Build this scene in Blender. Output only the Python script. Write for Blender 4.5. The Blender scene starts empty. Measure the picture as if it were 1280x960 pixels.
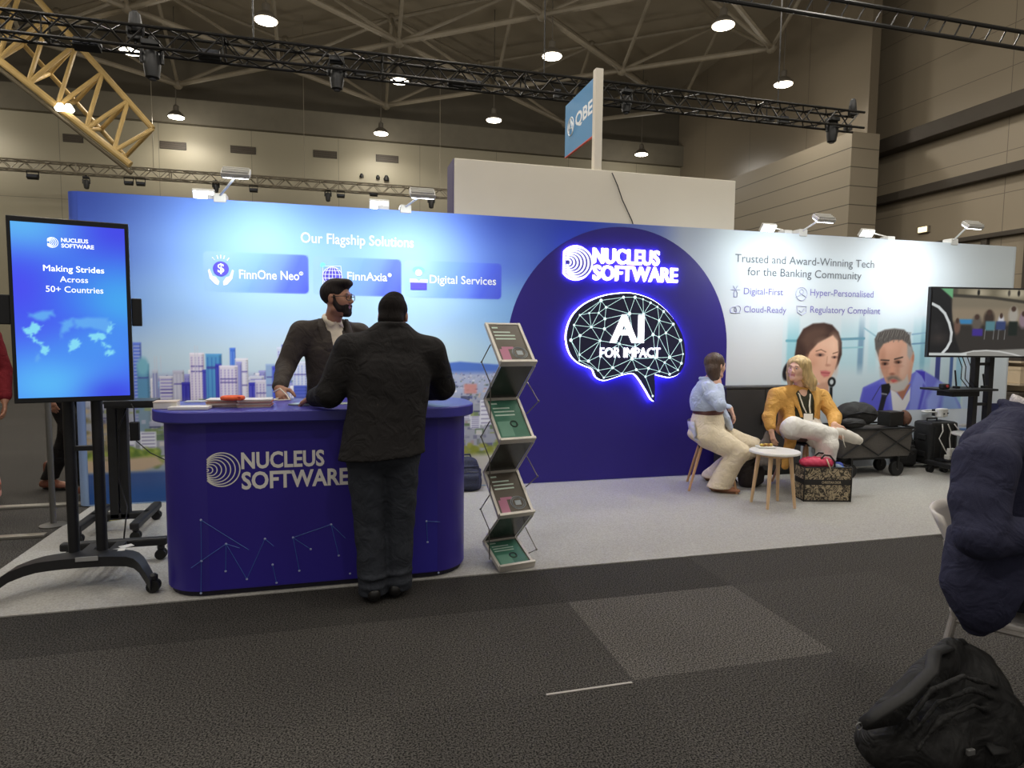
import bpy, bmesh, math, random
import numpy as np
from mathutils import Vector, Matrix, Euler
random.seed(7)
rng = np.random.default_rng(7)
SC = bpy.context.scene
COL = SC.collection
# ------------------------------------------------------------------ camera, world, exposure
CAM_H, F_PX = 1.45, 803.0
YAW, PITCH, ROLL = math.radians(14.97), math.radians(-4.36), math.radians(0.59)
_F = Vector((math.sin(YAW) * math.cos(PITCH), math.cos(YAW) * math.cos(PITCH), math.sin(PITCH)))
_R0 = Vector((math.cos(YAW), -math.sin(YAW), 0))
_U0 = _R0.cross(_F)
_R = _R0 * math.cos(ROLL) + _U0 * math.sin(ROLL)
_U = _U0 * math.cos(ROLL) - _R0 * math.sin(ROLL)
EYE = Vector((0, 0, CAM_H))
cd = bpy.data.cameras.new('camera')
cd.sensor_width = 36
cd.lens = 36 * F_PX / 1280
cd.clip_end = 200
cam = bpy.data.objects.new('camera', cd)
COL.objects.link(cam)
m = Matrix((_R, _U, -_F)).transposed().to_4x4()
m.translation = EYE
cam.matrix_world = m
SC.camera = cam
SC.view_settings.view_transform = 'Standard'
SC.view_settings.look = 'None'
SC.view_settings.gamma = 1
SC.view_settings.use_curve_mapping = False
SC.view_settings.exposure = 0.0
world = bpy.data.worlds.new('hall_air')
SC.world = world
world.use_nodes = True
bg = world.node_tree.nodes['Background']
bg.inputs[0].default_value = (1.0, 0.95, 0.87, 1)
bg.inputs[1].default_value = 0.30
FILL_SHARE = 0.25  # share of lamp power given to the added fill light
HIGHBAY_W = 250.0      # each high-bay lamp of the hall
ARM_W = 12.5           # each arm spot over the stand wall
def ray(px, py):
 return _R * ((px - 640) / F_PX) + _U * ((480 - py) / F_PX) + _F
def at(px, py, Y):
 """point of the depth plane y = Y"""
 d = ray(px, py)
 return EYE + d * (Y / d.y)
def onz(px, py, Z=0.0):
 d = ray(px, py)
 return EYE + d * ((Z - CAM_H) / d.z)
# ------------------------------------------------------------------ helpers
def s2l(c):
 c = np.asarray(c, float)
 return np.where(c <= 0.04045, c / 12.92, ((c + 0.055) / 1.055) ** 2.4)
def rgb(r, g, b):
 return tuple(float(x) for x in s2l(np.array([r, g, b]) / 255.0))
MATS = {}
def mat(name, col, rough=0.6, metal=0.0, var=0.0, scale=40.0, bump=0.0, emit=0.0, spec=0.5, ecol=None, stretch=None, trans=0.0, fold=0.0):
 """Principled surface; colour (sRGB 0-255) varied by a noise texture"""
 if name in MATS:
  return MATS[name]
 mt = bpy.data.materials.new(name)
 mt.use_nodes = True
 nt = mt.node_tree
 b = nt.nodes['Principled BSDF']
 c = rgb(*col)
 b.inputs['Base Color'].default_value = (*c, 1)
 b.inputs['Roughness'].default_value = rough
 b.inputs['Metallic'].default_value = metal
 b.inputs['Specular IOR Level'].default_value = spec
 if trans:
  b.inputs['Transmission Weight'].default_value = trans
 if emit:
  e = rgb(*(ecol or col))
  b.inputs['Emission Color'].default_value = (*e, 1)
  b.inputs['Emission Strength'].default_value = emit
 if var or bump:
  tc = nt.nodes.new('ShaderNodeTexCoord')
  src = tc.outputs['Object']
  if stretch:
   mp = nt.nodes.new('ShaderNodeMapping')
   mp.inputs['Scale'].default_value = stretch
   nt.links.new(src, mp.inputs[0])
   src = mp.outputs[0]
  no = nt.nodes.new('ShaderNodeTexNoise')
  no.inputs['Scale'].default_value = scale
  no.inputs['Detail'].default_value = 4
  nt.links.new(src, no.inputs['Vector'])
  if var:
   r = nt.nodes.new('ShaderNodeValToRGB')
   r.color_ramp.elements[0].position = 0.3
   r.color_ramp.elements[1].position = 0.7
   r.color_ramp.elements[0].color = (*[x * (1 - var) for x in c], 1)
   r.color_ramp.elements[1].color = (*[min(1, x * (1 + var)) for x in c], 1)
   nt.links.new(no.outputs[0], r.inputs[0])
   nt.links.new(r.outputs[0], b.inputs['Base Color'])
  if bump:
   bp = nt.nodes.new('ShaderNodeBump')
   bp.inputs['Strength'].default_value = bump
   bp.inputs['Distance'].default_value = 0.01
   nt.links.new(no.outputs[0], bp.inputs['Height'])
   nt.links.new(bp.outputs[0], b.inputs['Normal'])
   if fold:
    n2 = nt.nodes.new('ShaderNodeTexNoise')
    n2.inputs['Scale'].default_value = 11
    n2.inputs['Detail'].default_value = 2
    n2.inputs['Distortion'].default_value = 1.3
    nt.links.new(tc.outputs['Object'], n2.inputs['Vector'])
    b2 = nt.nodes.new('ShaderNodeBump')
    b2.inputs['Strength'].default_value = fold
    b2.inputs['Distance'].default_value = 0.03
    nt.links.new(n2.outputs[0], b2.inputs['Height'])
    nt.links.new(b2.outputs[0], bp.inputs['Normal'])
 MATS[name] = mt
 return mt
def attr_mat(name, rough=0.5, emit=0.0, spec=0.3, speck=0.0, speck_scale=400.0):
 """colour comes from the print's own colour attribute"""
 if name in MATS:
  return MATS[name]
 mt = bpy.data.materials.new(name)
 mt.use_nodes = True
 nt = mt.node_tree
 b = nt.nodes['Principled BSDF']
 a = nt.nodes.new('ShaderNodeAttribute')
 a.attribute_name = 'Col'
 out = a.outputs['Color']
 if speck:
  tc = nt.nodes.new('ShaderNodeTexCoord')
  no = nt.nodes.new('ShaderNodeTexNoise')
  no.inputs['Scale'].default_value = speck_scale
  no.inputs['Detail'].default_value = 3
  no.inputs['Roughness'].default_value = 0.75
  nt.links.new(tc.outputs['Object'], no.inputs['Vector'])
  mr = nt.nodes.new('ShaderNodeMapRange')
  mr.inputs['From Min'].default_value = 0.42
  mr.inputs['From Max'].default_value = 0.58
  mr.inputs['To Min'].default_value = 1 - speck
  mr.inputs['To Max'].default_value = 1 + speck
  nt.links.new(no.outputs[0], mr.inputs['Value'])
  mx = nt.nodes.new('ShaderNodeVectorMath')
  mx.operation = 'SCALE'
  nt.links.new(out, mx.inputs[0])
  nt.links.new(mr.outputs[0], mx.inputs['Scale'])
  out = mx.outputs[0]
  bp = nt.nodes.new('ShaderNodeBump')
  bp.inputs['Strength'].default_value = 0.06
  bp.inputs['Distance'].default_value = 0.004
  nt.links.new(no.outputs[0], bp.inputs['Height'])
  nt.links.new(bp.outputs[0], b.inputs['Normal'])
 b.inputs['Roughness'].default_value = rough
 b.inputs['Specular IOR Level'].default_value = spec
 if emit:
  b.inputs['Base Color'].default_value = (0.01, 0.01, 0.01, 1)
  nt.links.new(out, b.inputs['Emission Color'])
  b.inputs['Emission Strength'].default_value = emit
 else:
  nt.links.new(out, b.inputs['Base Color'])
 MATS[name] = mt
 return mt
ORG = {}
def tag(o, label=None, cat=None, group=None, kind=None):
 if label:
  o['label'] = label
 if cat:
  o['category'] = cat
 if group:
  o['group'] = group
 if kind:
  o['kind'] = kind
 return o
def thing(name, label, cat, loc=(0, 0, 0), group=None, rotz=0.0):
 o = bpy.data.objects.new(name, None)
 o.empty_display_size = 0.1
 COL.objects.link(o)
 o.location = loc
 o.rotation_euler = (0, 0, rotz)
 ORG[o.name] = Vector(loc)
 return tag(o, label, cat, group)
def org(o):
 while o is not None:
  if o.name in ORG:
   return ORG[o.name]
  o = o.parent
 return Vector((0, 0, 0))
def link_mesh(name, verts, faces, mats, parent=None, smooth=False, local=False, midx=None, cols=None, bevel=0.0, origin=None):
 me = bpy.data.meshes.new(name)
 v = np.asarray(verts, float).reshape(-1, 3)
 if parent is not None and not local:
  v = v - np.array(org(parent))
 if parent is None and origin is not None:
  v = v - np.array(origin)
 me.from_pydata(v.tolist(), [], faces if isinstance(faces, list) else faces.tolist())
 if not isinstance(mats, (list, tuple)):
  mats = [mats]
 for q in mats:
  me.materials.append(q)
 if midx is not None:
  me.polygons.foreach_set('material_index', np.asarray(midx, np.int32))
 if smooth is True:
  me.polygons.foreach_set('use_smooth', np.ones(len(me.polygons), bool))
 if cols is not None:
  ca = me.color_attributes.new('Col', 'FLOAT_COLOR', 'POINT')
  c4 = np.ones((len(v), 4), np.float32)
  c4[:, :3] = s2l(np.clip(cols, 0, 1))
  ca.data.foreach_set('color', c4.ravel())
 me.validate()
 me.update()
 if smooth == 'auto':
  me.polygons.foreach_set('use_smooth', np.ones(len(me.polygons), bool))
  me.set_sharp_from_angle(angle=math.radians(35))
 o = bpy.data.objects.new(name, me)
 COL.objects.link(o)
 if parent is not None:
  o.parent = parent
 elif origin is not None:
  o.location = origin
  ORG[o.name] = Vector(origin)
 if bevel:
  md = o.modifiers.new('edge_round', 'BEVEL')
  md.width = bevel
  md.segments = 2
  md.limit_method = 'ANGLE'
  md.angle_limit = math.radians(40)
 return o
class MB:
 """collects simple solids into one mesh"""
 def __init__(s):
  s.v, s.f, s.m = [], [], []
  s.cur = 0
 def add(s, vs, fs):
  n = len(s.v)
  s.v += [tuple(x) for x in vs]
  s.f += [[i + n for i in f] for f in fs]
  s.m += [s.cur] * len(fs)
  return s
 def box(s, c, d, rz=0.0, rot=None):
  hx, hy, hz = d[0] / 2, d[1] / 2, d[2] / 2
  vs = [Vector((x, y, z)) for z in (-hz, hz) for x, y in ((-hx, -hy), (hx, -hy), (hx, hy), (-hx, hy))]
  R = rot if rot is not None else Matrix.Rotation(rz, 3, 'Z')
  vs = [R @ v + Vector(c) for v in vs]
  return s.add(vs, [[3, 2, 1, 0], [4, 5, 6, 7], [0, 1, 5, 4], [1, 2, 6, 5], [2, 3, 7, 6], [3, 0, 4, 7]])
 def box2(s, lo, hi):
  return s.box([(a + b) / 2 for a, b in zip(lo, hi)], [abs(b - a) for a, b in zip(lo, hi)])
 def path(s, pts, r, n=8, closed=False, cap=True, flat=1.0):
  pts = [Vector(p) for p in pts]
  rs = r if isinstance(r, (list, tuple)) else [r] * len(pts)
  k = len(pts)
  rings = []
  up = None
  for i, p in enumerate(pts):
   if closed:
    t = (pts[(i + 1) % k] - pts[i - 1])
   else:
    t = pts[min(i + 1, k - 1)] - pts[max(i - 1, 0)]
   if t.length < 1e-9:
    t = Vector((0, 0, 1))
   t.normalize()
   if up is None:
    up = Vector((0, 0, 1)) if abs(t.z) < 0.9 else Vector((1, 0, 0))
   a = t.cross(up)
   if a.length < 1e-6:
    a = t.cross(Vector((0, 1, 0)))
   a.normalize()
   b = a.cross(t).normalized()
   up = b
   rings.append([p + (a * math.cos(2 * math.pi * j / n) + b * flat * math.sin(2 * math.pi * j / n)) * rs[i] for j in range(n)])
  vs = [v for rg in rings for v in rg]
  fs = []
  last = k if closed else k - 1
  for i in range(last):
   i2 = (i + 1) % k
   for j in range(n):
    j2 = (j + 1) % n
    fs.append([i * n + j, i * n + j2, i2 * n + j2, i2 * n + j])
  if cap and not closed:
   fs.append([j for j in range(n)][::-1])
   fs.append([(k - 1) * n + j for j in range(n)])
  return s.add(vs, fs)
 def tube(s, a, b, r, r2=None, n=10):
  return s.path([a, b], [r, r if r2 is None else r2], n)
 def lathe(s, c, prof, n=24, rot=None, sx=1.0, sy=1.0):
  """prof = [(radius, z)...] from bottom to top"""
  vs, fs = [], []
  R = rot if rot is not None else Matrix.Identity(3)
  for r, z in prof:
   for j in range(n):
    a = 2 * math.pi * j / n
    vs.append(R @ Vector((r * math.cos(a) * sx, r * math.sin(a) * sy, z)) + Vector(c))
  for i in range(len(prof) - 1):
   for j in range(n):
    j2 = (j + 1) % n
    fs.append([i * n + j, i * n + j2, (i + 1) * n + j2, (i + 1) * n + j])
  fs.append([j for j in range(n)][::-1])
  fs.append([(len(prof) - 1) * n + j for j in range(n)])
  return s.add(vs, fs)
 def prism(s, poly, f0, f1):
  """poly: 2D points; f0 / f1 map a 2D point to 3D (the two faces)"""
  n = len(poly)
  a = sum(poly[i][0] * poly[(i + 1) % n][1] - poly[(i + 1) % n][0] * poly[i][1] for i in range(n))
  if a < 0:
   poly = poly[::-1]
  vs = [f0(p) for p in poly] + [f1(p) for p in poly]
  fs = [list(range(n))[::-1], [n + i for i in range(n)]]
  fs += [[i, (i + 1) % n, n + (i + 1) % n, n + i] for i in range(n)]
  return s.add(vs, fs)
 def sheet(s, grid):
  """grid[i][j] of 3D points -> quads"""
  h, w = len(grid), len(grid[0])
  vs = [p for r in grid for p in r]
  fs = [[i * w + j, i * w + j + 1, (i + 1) * w + j + 1, (i + 1) * w + j] for i in range(h - 1) for j in range(w - 1)]
  return s.add(vs, fs)
 def ball(s, c, r, n=12, k=8, sc=(1, 1, 1), rot=None):
  R = rot if rot is not None else Matrix.Identity(3)
  prof = [(max(1e-4, math.sin(math.pi * i / k)), -math.cos(math.pi * i / k)) for i in range(k + 1)]
  vs, fs = [], []
  for pr, pz in prof:
   for j in range(n):
    a = 2 * math.pi * j / n
    vs.append(R @ Vector((pr * math.cos(a) * r * sc[0], pr * math.sin(a) * r * sc[1], pz * r * sc[2])) + Vector(c))
  for i in range(k):
   for j in range(n):
    j2 = (j + 1) % n
    fs.append([i * n + j, i * n + j2, (i + 1) * n + j2, (i + 1) * n + j])
  return s.add(vs, fs)
 def build(s, name, mats, parent=None, smooth=False, bevel=0.0, local=False, origin=None):
  return link_mesh(name, s.v, s.f, mats, parent, smooth, local, s.m if isinstance(mats, (list, tuple)) and len(mats) > 1 else None, None, bevel, origin)
def copy_tree(o, parent=None):
 c = o.copy()
 COL.objects.link(c)
 if parent is not None:
  c.parent = parent
 for ch in list(o.children):
  copy_tree(ch, c)
 return c
# ---- lettering
def glyphs(txt, bold=0.0, res=3):
 """flat triangles of a line of text, normalised to its ink box (0..1, 0..1)"""
 cu = bpy.data.curves.new('lettering', 'FONT')
 cu.body = txt
 wide = bold if 'M' in txt else 0.0     # the M closes up when offset: thicken it by a second strike
 cu.offset = 0.0 if wide else bold
 cu.resolution_u = res
 ob = bpy.data.objects.new('lettering', cu)
 COL.objects.link(ob)
 dg = bpy.context.evaluated_depsgraph_get()
 me = bpy.data.meshes.new_from_object(ob.evaluated_get(dg))
 bm = bmesh.new()
 bm.from_mesh(me)
 bmesh.ops.remove_doubles(bm, verts=bm.verts, dist=1e-5)
 bm.verts.index_update()
 v = np.array([(q.co.x, q.co.y) for q in bm.verts])
 f = [[q.index for q in fc.verts] for fc in bm.faces]
 bm.free()
 if wide:
  f = f + [[i + len(v) for i in q] for q in f]
  v = np.vstack([v - [wide, 0], v + [wide, 0]])
 bpy.data.objects.remove(ob)
 bpy.data.curves.remove(cu)
 bpy.data.meshes.remove(me)
 lo, hi = v.min(0), v.max(0)
 return (v - lo) / (hi - lo), f, (hi - lo)
def letter_faces(v2, fs, fmap, thick=None):
 """2D glyph mesh -> 3D faces; fmap(u, v, d) gives the point at depth d; thick makes a solid"""
 vs = [fmap(u, w, 0.0) for u, w in v2]
 faces = [list(f) for f in fs]
 if thick:
  n = len(vs)
  vs += [fmap(u, w, thick) for u, w in v2]
  edges = {}
  for f in fs:
   for i in range(len(f)):
    e = (f[i], f[(i + 1) % len(f)])
    edges[e] = edges.get(e, 0) + 1
  faces += [[i + n for i in f][::-1] for f in fs]
  for (a, b) in edges:
   if (b, a) not in edges:
    faces.append([b, a, a + n, b + n])
 return vs, faces
# ---- painted print: a fine grid of coloured vertices
class Canvas:
 def __init__(s, x0, x1, z0, z1, cell, base=None):
  s.nx, s.nz = int(round((x1 - x0) / cell)) + 1, int(round((z1 - z0) / cell)) + 1
  s.x = np.linspace(x0, x1, s.nx)
  s.z = np.linspace(z0, z1, s.nz)
  s.X, s.Z = np.meshgrid(s.x, s.z)
  s.cell = cell
  s.c = np.ones((s.nz, s.nx, 3)) * 0.5
  if base is not None:
   s.c[:] = base(s.X, s.Z) if callable(base) else np.array(base) / 255.0
 def blend(s, a, col):
  a = np.clip(a, 0, 1)[..., None]
  s.c = s.c * (1 - a) + (np.array(col) / 255.0) * a
 def poly(s, pts, col, soft=None, alpha=1.0):
  soft = soft or s.cell * 1.2
  pts = [(p[0], p[1]) for p in pts]
  inside = np.zeros(s.X.shape, bool)
  d = np.full(s.X.shape, 1e9)
  n = len(pts)
  for i in range(n):
   ax, az = pts[i]
   bx, bz = pts[(i + 1) % n]
   cond = ((az > s.Z) != (bz > s.Z))
   with np.errstate(divide='ignore', invalid='ignore'):
    xi = (bx - ax) * (s.Z - az) / (bz - az + 1e-12) + ax
   inside ^= cond & (s.X < xi)
   ex, ez = bx - ax, bz - az
   t = np.clip(((s.X - ax) * ex + (s.Z - az) * ez) / (ex * ex + ez * ez + 1e-12), 0, 1)
   d = np.minimum(d, np.hypot(s.X - ax - t * ex, s.Z - az - t * ez))
  sd = np.where(inside, -d, d)
  s.blend((0.5 - sd / soft) * alpha, col)
 def rect(s, x0, x1, z0, z1, col, alpha=1.0, soft=None):
  soft = soft or s.cell
  a = np.clip(0.5 + (s.X - x0) / soft, 0, 1) * np.clip(0.5 + (x1 - s.X) / soft, 0, 1)
  a = a * np.clip(0.5 + (s.Z - z0) / soft, 0, 1) * np.clip(0.5 + (z1 - s.Z) / soft, 0, 1)
  s.blend(a * alpha, col)
 def ell(s, cx, cz, rx, rz, col, soft=0.2, alpha=1.0, rot=0.0):
  c, q = math.cos(rot), math.sin(rot)
  dx, dz = s.X - cx, s.Z - cz
  u, v = (dx * c + dz * q) / rx, (-dx * q + dz * c) / rz
  r = np.sqrt(u * u + v * v)
  s.blend((1 - (r - (1 - soft)) / (2 * soft)) * alpha, col)
 def line(s, p, q, w, col, alpha=1.0):
  ex, ez = q[0] - p[0], q[1] - p[1]
  t = np.clip(((s.X - p[0]) * ex + (s.Z - p[1]) * ez) / (ex * ex + ez * ez + 1e-12), 0, 1)
  d = np.hypot(s.X - p[0] - t * ex, s.Z - p[1] - t * ez)
  s.blend((0.5 - (d - w / 2) / s.cell) * alpha, col)
 def build(s, name, material, fmap, parent=None):
  pts = [fmap(x, z) for z in s.z for x in s.x]
  i = np.arange(s.nz - 1)[:, None] * s.nx + np.arange(s.nx - 1)[None, :]
  f = np.stack([i, i + 1, i + 1 + s.nx, i + s.nx], -1).reshape(-1, 4)
  return link_mesh(name, np.array(pts), f, material, parent, cols=s.c.reshape(-1, 3))
def struct(o):
 o['kind'] = 'structure'
 return o
# ------------------------------------------------------------------ the hall
def panel_mat(name, col, axes, w, h, line, mortar=0.006, rough=0.55, var=0.06, offset=0.0):
 mt = mat(name, col, rough=rough)
 nt = mt.node_tree
 b = nt.nodes['Principled BSDF']
 tc = nt.nodes.new('ShaderNodeTexCoord')
 sp = nt.nodes.new('ShaderNodeSeparateXYZ')
 cb = nt.nodes.new('ShaderNodeCombineXYZ')
 nt.links.new(tc.outputs['Object'], sp.inputs[0])
 nt.links.new(sp.outputs[axes[0]], cb.inputs[0])
 nt.links.new(sp.outputs[axes[1]], cb.inputs[1])
 br = nt.nodes.new('ShaderNodeTexBrick')
 br.offset = offset
 c = rgb(*col)
 br.inputs['Color1'].default_value = (*[x * (1 - var) for x in c], 1)
 br.inputs['Color2'].default_value = (*[min(1, x * (1 + var)) for x in c], 1)
 br.inputs['Mortar'].default_value = (*rgb(*line), 1)
 br.inputs['Scale'].default_value = 1.0
 br.inputs['Mortar Size'].default_value = mortar
 br.inputs['Brick Width'].default_value = w
 br.inputs['Row Height'].default_value = h
 nt.links.new(cb.outputs[0], br.inputs['Vector'])
 nt.links.new(br.outputs['Color'], b.inputs['Base Color'])
 return mt
# --- floor: carpet tiles, each its own shade of charcoal
TX0, TY0, TW, TD = 1.185, 3.207, 1.015, 0.817
fv, ff, fc = [], [], []
tile_rng = np.random.default_rng(3)
for iy in range(-31, 9):
 for ix in range(-17, 19):
  x0, y1 = TX0 + ix * TW, TY0 - iy * TD
  g = 66 + tile_rng.uniform(-2.0, 2.0)
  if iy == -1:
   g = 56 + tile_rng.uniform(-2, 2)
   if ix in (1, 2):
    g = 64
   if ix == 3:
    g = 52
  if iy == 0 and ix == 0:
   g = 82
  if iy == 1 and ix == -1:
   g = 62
  n = len(fv)
  fv += [(x0, y1 - TD, 0), (x0 + TW, y1 - TD, 0), (x0 + TW, y1, 0), (x0, y1, 0)]
  ff.append([n, n + 1, n + 2, n + 3])
  fc += [(g / 255, g * 0.965 / 255, g * 0.92 / 255)] * 4
carpet = attr_mat('charcoal_loop_carpet', rough=0.95, spec=0.1, speck=0.85, speck_scale=135)
struct(link_mesh('floor', fv, ff, carpet, cols=np.array(fc)))
# --- pale carpet of the stand, laid over the hall carpet
pale = MB()
pale.box2((-2.0, 3.70, 0.0005), (8.6, 6.05, 0.007))
light_carpet = mat('pale_grey_needle_carpet', (164, 162, 157), rough=0.95, var=0.17, scale=95, bump=0.3, spec=0.1)
struct(pale.build('floor_stand', light_carpet))
alu = mat('brushed_aluminium', (170, 166, 158), rough=0.35, metal=0.8)
for k, (y, x0, x1, w) in enumerate(((5.98, -6.5, -2.0, 0.07), (5.1, -6.5, -2.02, 0.06))):
 t = MB()
 t.box2((x0, y, 0.001), (x1, y + w, 0.022))
 struct(t.build('trim_%d' % (k + 1), alu, bevel=0.004))
a, b = onz(683, 869), onz(790, 853.5)
t = MB()
d = (b - a)
t.box(((a.x + b.x) / 2, (a.y + b.y) / 2, 0.002), (d.length, 0.011, 0.003), rz=math.atan2(d.y, d.x))
struct(t.build('trim_3', mat('pale_seam_strip', (165, 160, 152), rough=0.6)))
# --- walls
wall_paint = panel_mat('hall_wall_panels', (150, 143, 122), (0, 2), 3.1, 6.0, (120, 114, 98), 0.012, var=0.02)
m_ = MB(); m_.box2((-15, 26, 0), (15, 26.3, 8.85))
struct(m_.build('wall_back', wall_paint))
dark_beam = mat('dark_olive_beam', (104, 98, 84), rough=0.7, var=0.06, scale=3)
m_ = MB(); m_.box2((-15, 25.75, 8.85), (15, 26.3, 9.7))
struct(m_.build('trim_4', dark_beam))
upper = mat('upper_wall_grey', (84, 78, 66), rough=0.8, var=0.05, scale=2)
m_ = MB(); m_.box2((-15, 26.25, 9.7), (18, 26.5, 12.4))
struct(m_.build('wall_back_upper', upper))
seams = panel_mat('horizontal_wall_panels', (142, 132, 114), (1, 2), 30.0, 0.52, (84, 78, 66), 0.014, var=0.02)
m_ = MB(); m_.box2((13.81, 15.3, 0), (14.75, 26.2, 7.2))
struct(m_.build('wall_right_block', seams))
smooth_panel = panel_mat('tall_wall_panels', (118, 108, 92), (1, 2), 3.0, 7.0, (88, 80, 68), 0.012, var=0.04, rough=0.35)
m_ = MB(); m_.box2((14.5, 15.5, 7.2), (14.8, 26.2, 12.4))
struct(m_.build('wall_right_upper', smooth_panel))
m_ = MB()
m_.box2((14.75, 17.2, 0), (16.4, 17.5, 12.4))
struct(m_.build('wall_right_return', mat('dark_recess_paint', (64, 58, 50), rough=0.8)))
m_ = MB(); m_.path([(14.95, 16.6, 0), (14.95, 16.6, 12.3)], 0.16, n=16)
struct(m_.build('trim_5', mat('pillar_cream', (124, 116, 100), rough=0.5), smooth=True))
side = panel_mat('side_wall_panels', (150, 138, 118), (1, 2), 4.2, 1.02, (110, 100, 86), 0.01, var=0.03)
m_ = MB(); m_.box2((16.0, -6, 0), (16.4, 17.4, 12.4))
struct(m_.build('wall_right', side))
dk = mat('ledge_dark', (70, 63, 54), rough=0.7, var=0.06, scale=3)
for k, (z0, z1, x0) in enumerate(((6.95, 7.35, 15.55), (5.5, 5.75, 15.75), (4.02, 4.14, 15.85))):
 m_ = MB(); m_.box2((x0, -6, z0), (16.02, 17.0, z1))
 struct(m_.build('trim_%d' % (6 + k), dk, bevel=0.02))
for k, y in enumerate((15.2, 14.0, 12.9, 11.8)):
 m_ = MB(); m_.box2((15.9, y, 0), (16.02, y + 0.16, 4.05))
 struct(m_.build('trim_%d' % (9 + k), dk))
m_ = MB(); m_.box2((-14.6, -6, 0), (-14.3, 26.2, 12.4))
struct(m_.build('wall_left', wall_paint))
# --- ceiling with its space frame
m_ = MB(); m_.box2((-15, -6, 12.3), (18, 26.5, 12.5))
struct(m_.build('ceiling', mat('ceiling_brown_grey', (140, 130, 112), rough=0.9, var=0.05, scale=0.6)))
strut = mat('space_frame_paint', (124, 115, 98), rough=0.6, var=0.08, scale=4)
fr = MB()
GX, GY = 3.45, 2.64
ZB, ZT = 9.75, 11.6
nodes = {}
for i in range(-4, 5):
 for j in range(-3, 5):
  x, y = 1.7 + i * GX, 16.6 + (j - 0) * GY
  if -14 < x < 14.4 and 7 < y < 25.6:
   nodes[(i, j)] = (Vector((x, y, ZB if (i + j) % 2 else ZT)), (i + j) % 2)
for (i, j), (p, low) in nodes.items():
 fr.ball(p, 0.16, 8, 6)
 for di, dj in ((1, 1), (1, -1)):
  q = nodes.get((i + di, j + dj))
  if q:
   fr.tube(p, q[0], 0.075 if low else 0.06, n=7)
 if low:
  for di, dj in ((1, 0), (-1, 0), (0, 1), (0, -1)):
   q = nodes.get((i + di, j + dj))
   if q:
    fr.tube(p, q[0], 0.055, n=7)
struct(fr.build('ceiling_frame', strut, smooth='auto'))
m_ = MB()
p0 = at(905, 0, 9.0); p1 = at(1279, 64, 9.0)
for dz in (0.0, 0.28):
 m_.path([(p0.x - 1.2, 9.0, p0.z + dz), (13, 9.0, p0.z + dz)], 0.035)
for k in range(26):
 x = p0.x - 1.2 + k * 0.33
 m_.tube((x, 9, p0.z), (x + 0.16, 9, p0.z + 0.28), 0.015, n=5)
m_.box2((p0.x + 1.0, 8.97, p0.z + 0.3), (p0.x + 1.04, 9.01, 12.3))
m_.box2((p0.x + 6.0, 8.97, p0.z + 0.3), (p0.x + 6.04, 9.01, 12.3))
black_metal = mat('black_metal', (26, 25, 24), rough=0.5, metal=0.3)
tag(m_.build('rigging_pipe', black_metal, smooth='auto'), 'bare black rigging truss without lamps under the ceiling at the top right', 'rigging')
# --- wall vents
for k, (px, py, lab) in enumerate(((91.5, 173, 'first'), (216.5, 182, 'second'), (304, 187.5, 'third'), (406.5, 193, 'fourth'), (484, 198.5, 'fifth'))):
 c = at(px, py, 26)
 w = 0.62 if k == 0 else 0.87
 t = thing('wall_vent', 'dark slotted air vent on the hall back wall, %s from the boom end' % lab, 'vent', (c.x, 26, c.z), 'vents on the hall back wall')
 m_ = MB(); m_.box(c - Vector((0, 0.0, 0)), (w, 0.05, 0.27)); m_.build('frame', mat('vent_dark', (52, 46, 38), rough=0.6), t, bevel=0.006)
 m_ = MB()
 for q in range(5):
  m_.box(c + Vector((0, -0.03, -0.1 + 0.05 * q)), (w - 0.05, 0.015, 0.022))
 m_.build('louvre', mat('vent_louvre', (84, 74, 60), rough=0.6), t)
for k, (px, py) in enumerate(((452, 219.5), (472.5, 221.5), (483, 223))):
 c = at(px, py, 25.97)
 s_ = 0.14 if k < 2 else 0.2
 m_ = MB()
 m_.lathe(c, [(0.5 * s_, -s_ / 2), (0.55 * s_, 0), (0.3 * s_, s_ / 2)], 10)
 m_.box(c + Vector((0, 0.05, s_ * 0.4)), (s_ * 0.4, 0.12, s_ * 0.4))
 tag(m_.build('wall_camera', black_metal, smooth='auto'), ('small black device on the hall wall, leftmost of the three under the last vent', 'small black device on the hall wall, middle one of the three under the last vent', 'taller black device on the hall wall, rightmost of the three under the last vent')[k], 'wall device', 'black devices under the vents')
c = at(1153, 287, 12.5)
c = EYE + ray(1153, 287) * (15.9 / ray(1153, 287).x)
t = thing('bulkhead_light', 'small glowing bulkhead lamp on the right hall wall above the white stand panel', 'wall lamp', c)
m_ = MB(); m_.box(c + Vector((0.06, 0, 0)), (0.1, 0.34, 0.2)); m_.build('housing', mat('lamp_grey', (120, 112, 98)), t, bevel=0.02)
m_ = MB(); m_.box(c + Vector((0.0, 0, 0)), (0.04, 0.28, 0.15)); m_.build('diffuser', mat('bulkhead_glow', (255, 236, 190), emit=1.6), t, bevel=0.015)
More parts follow.
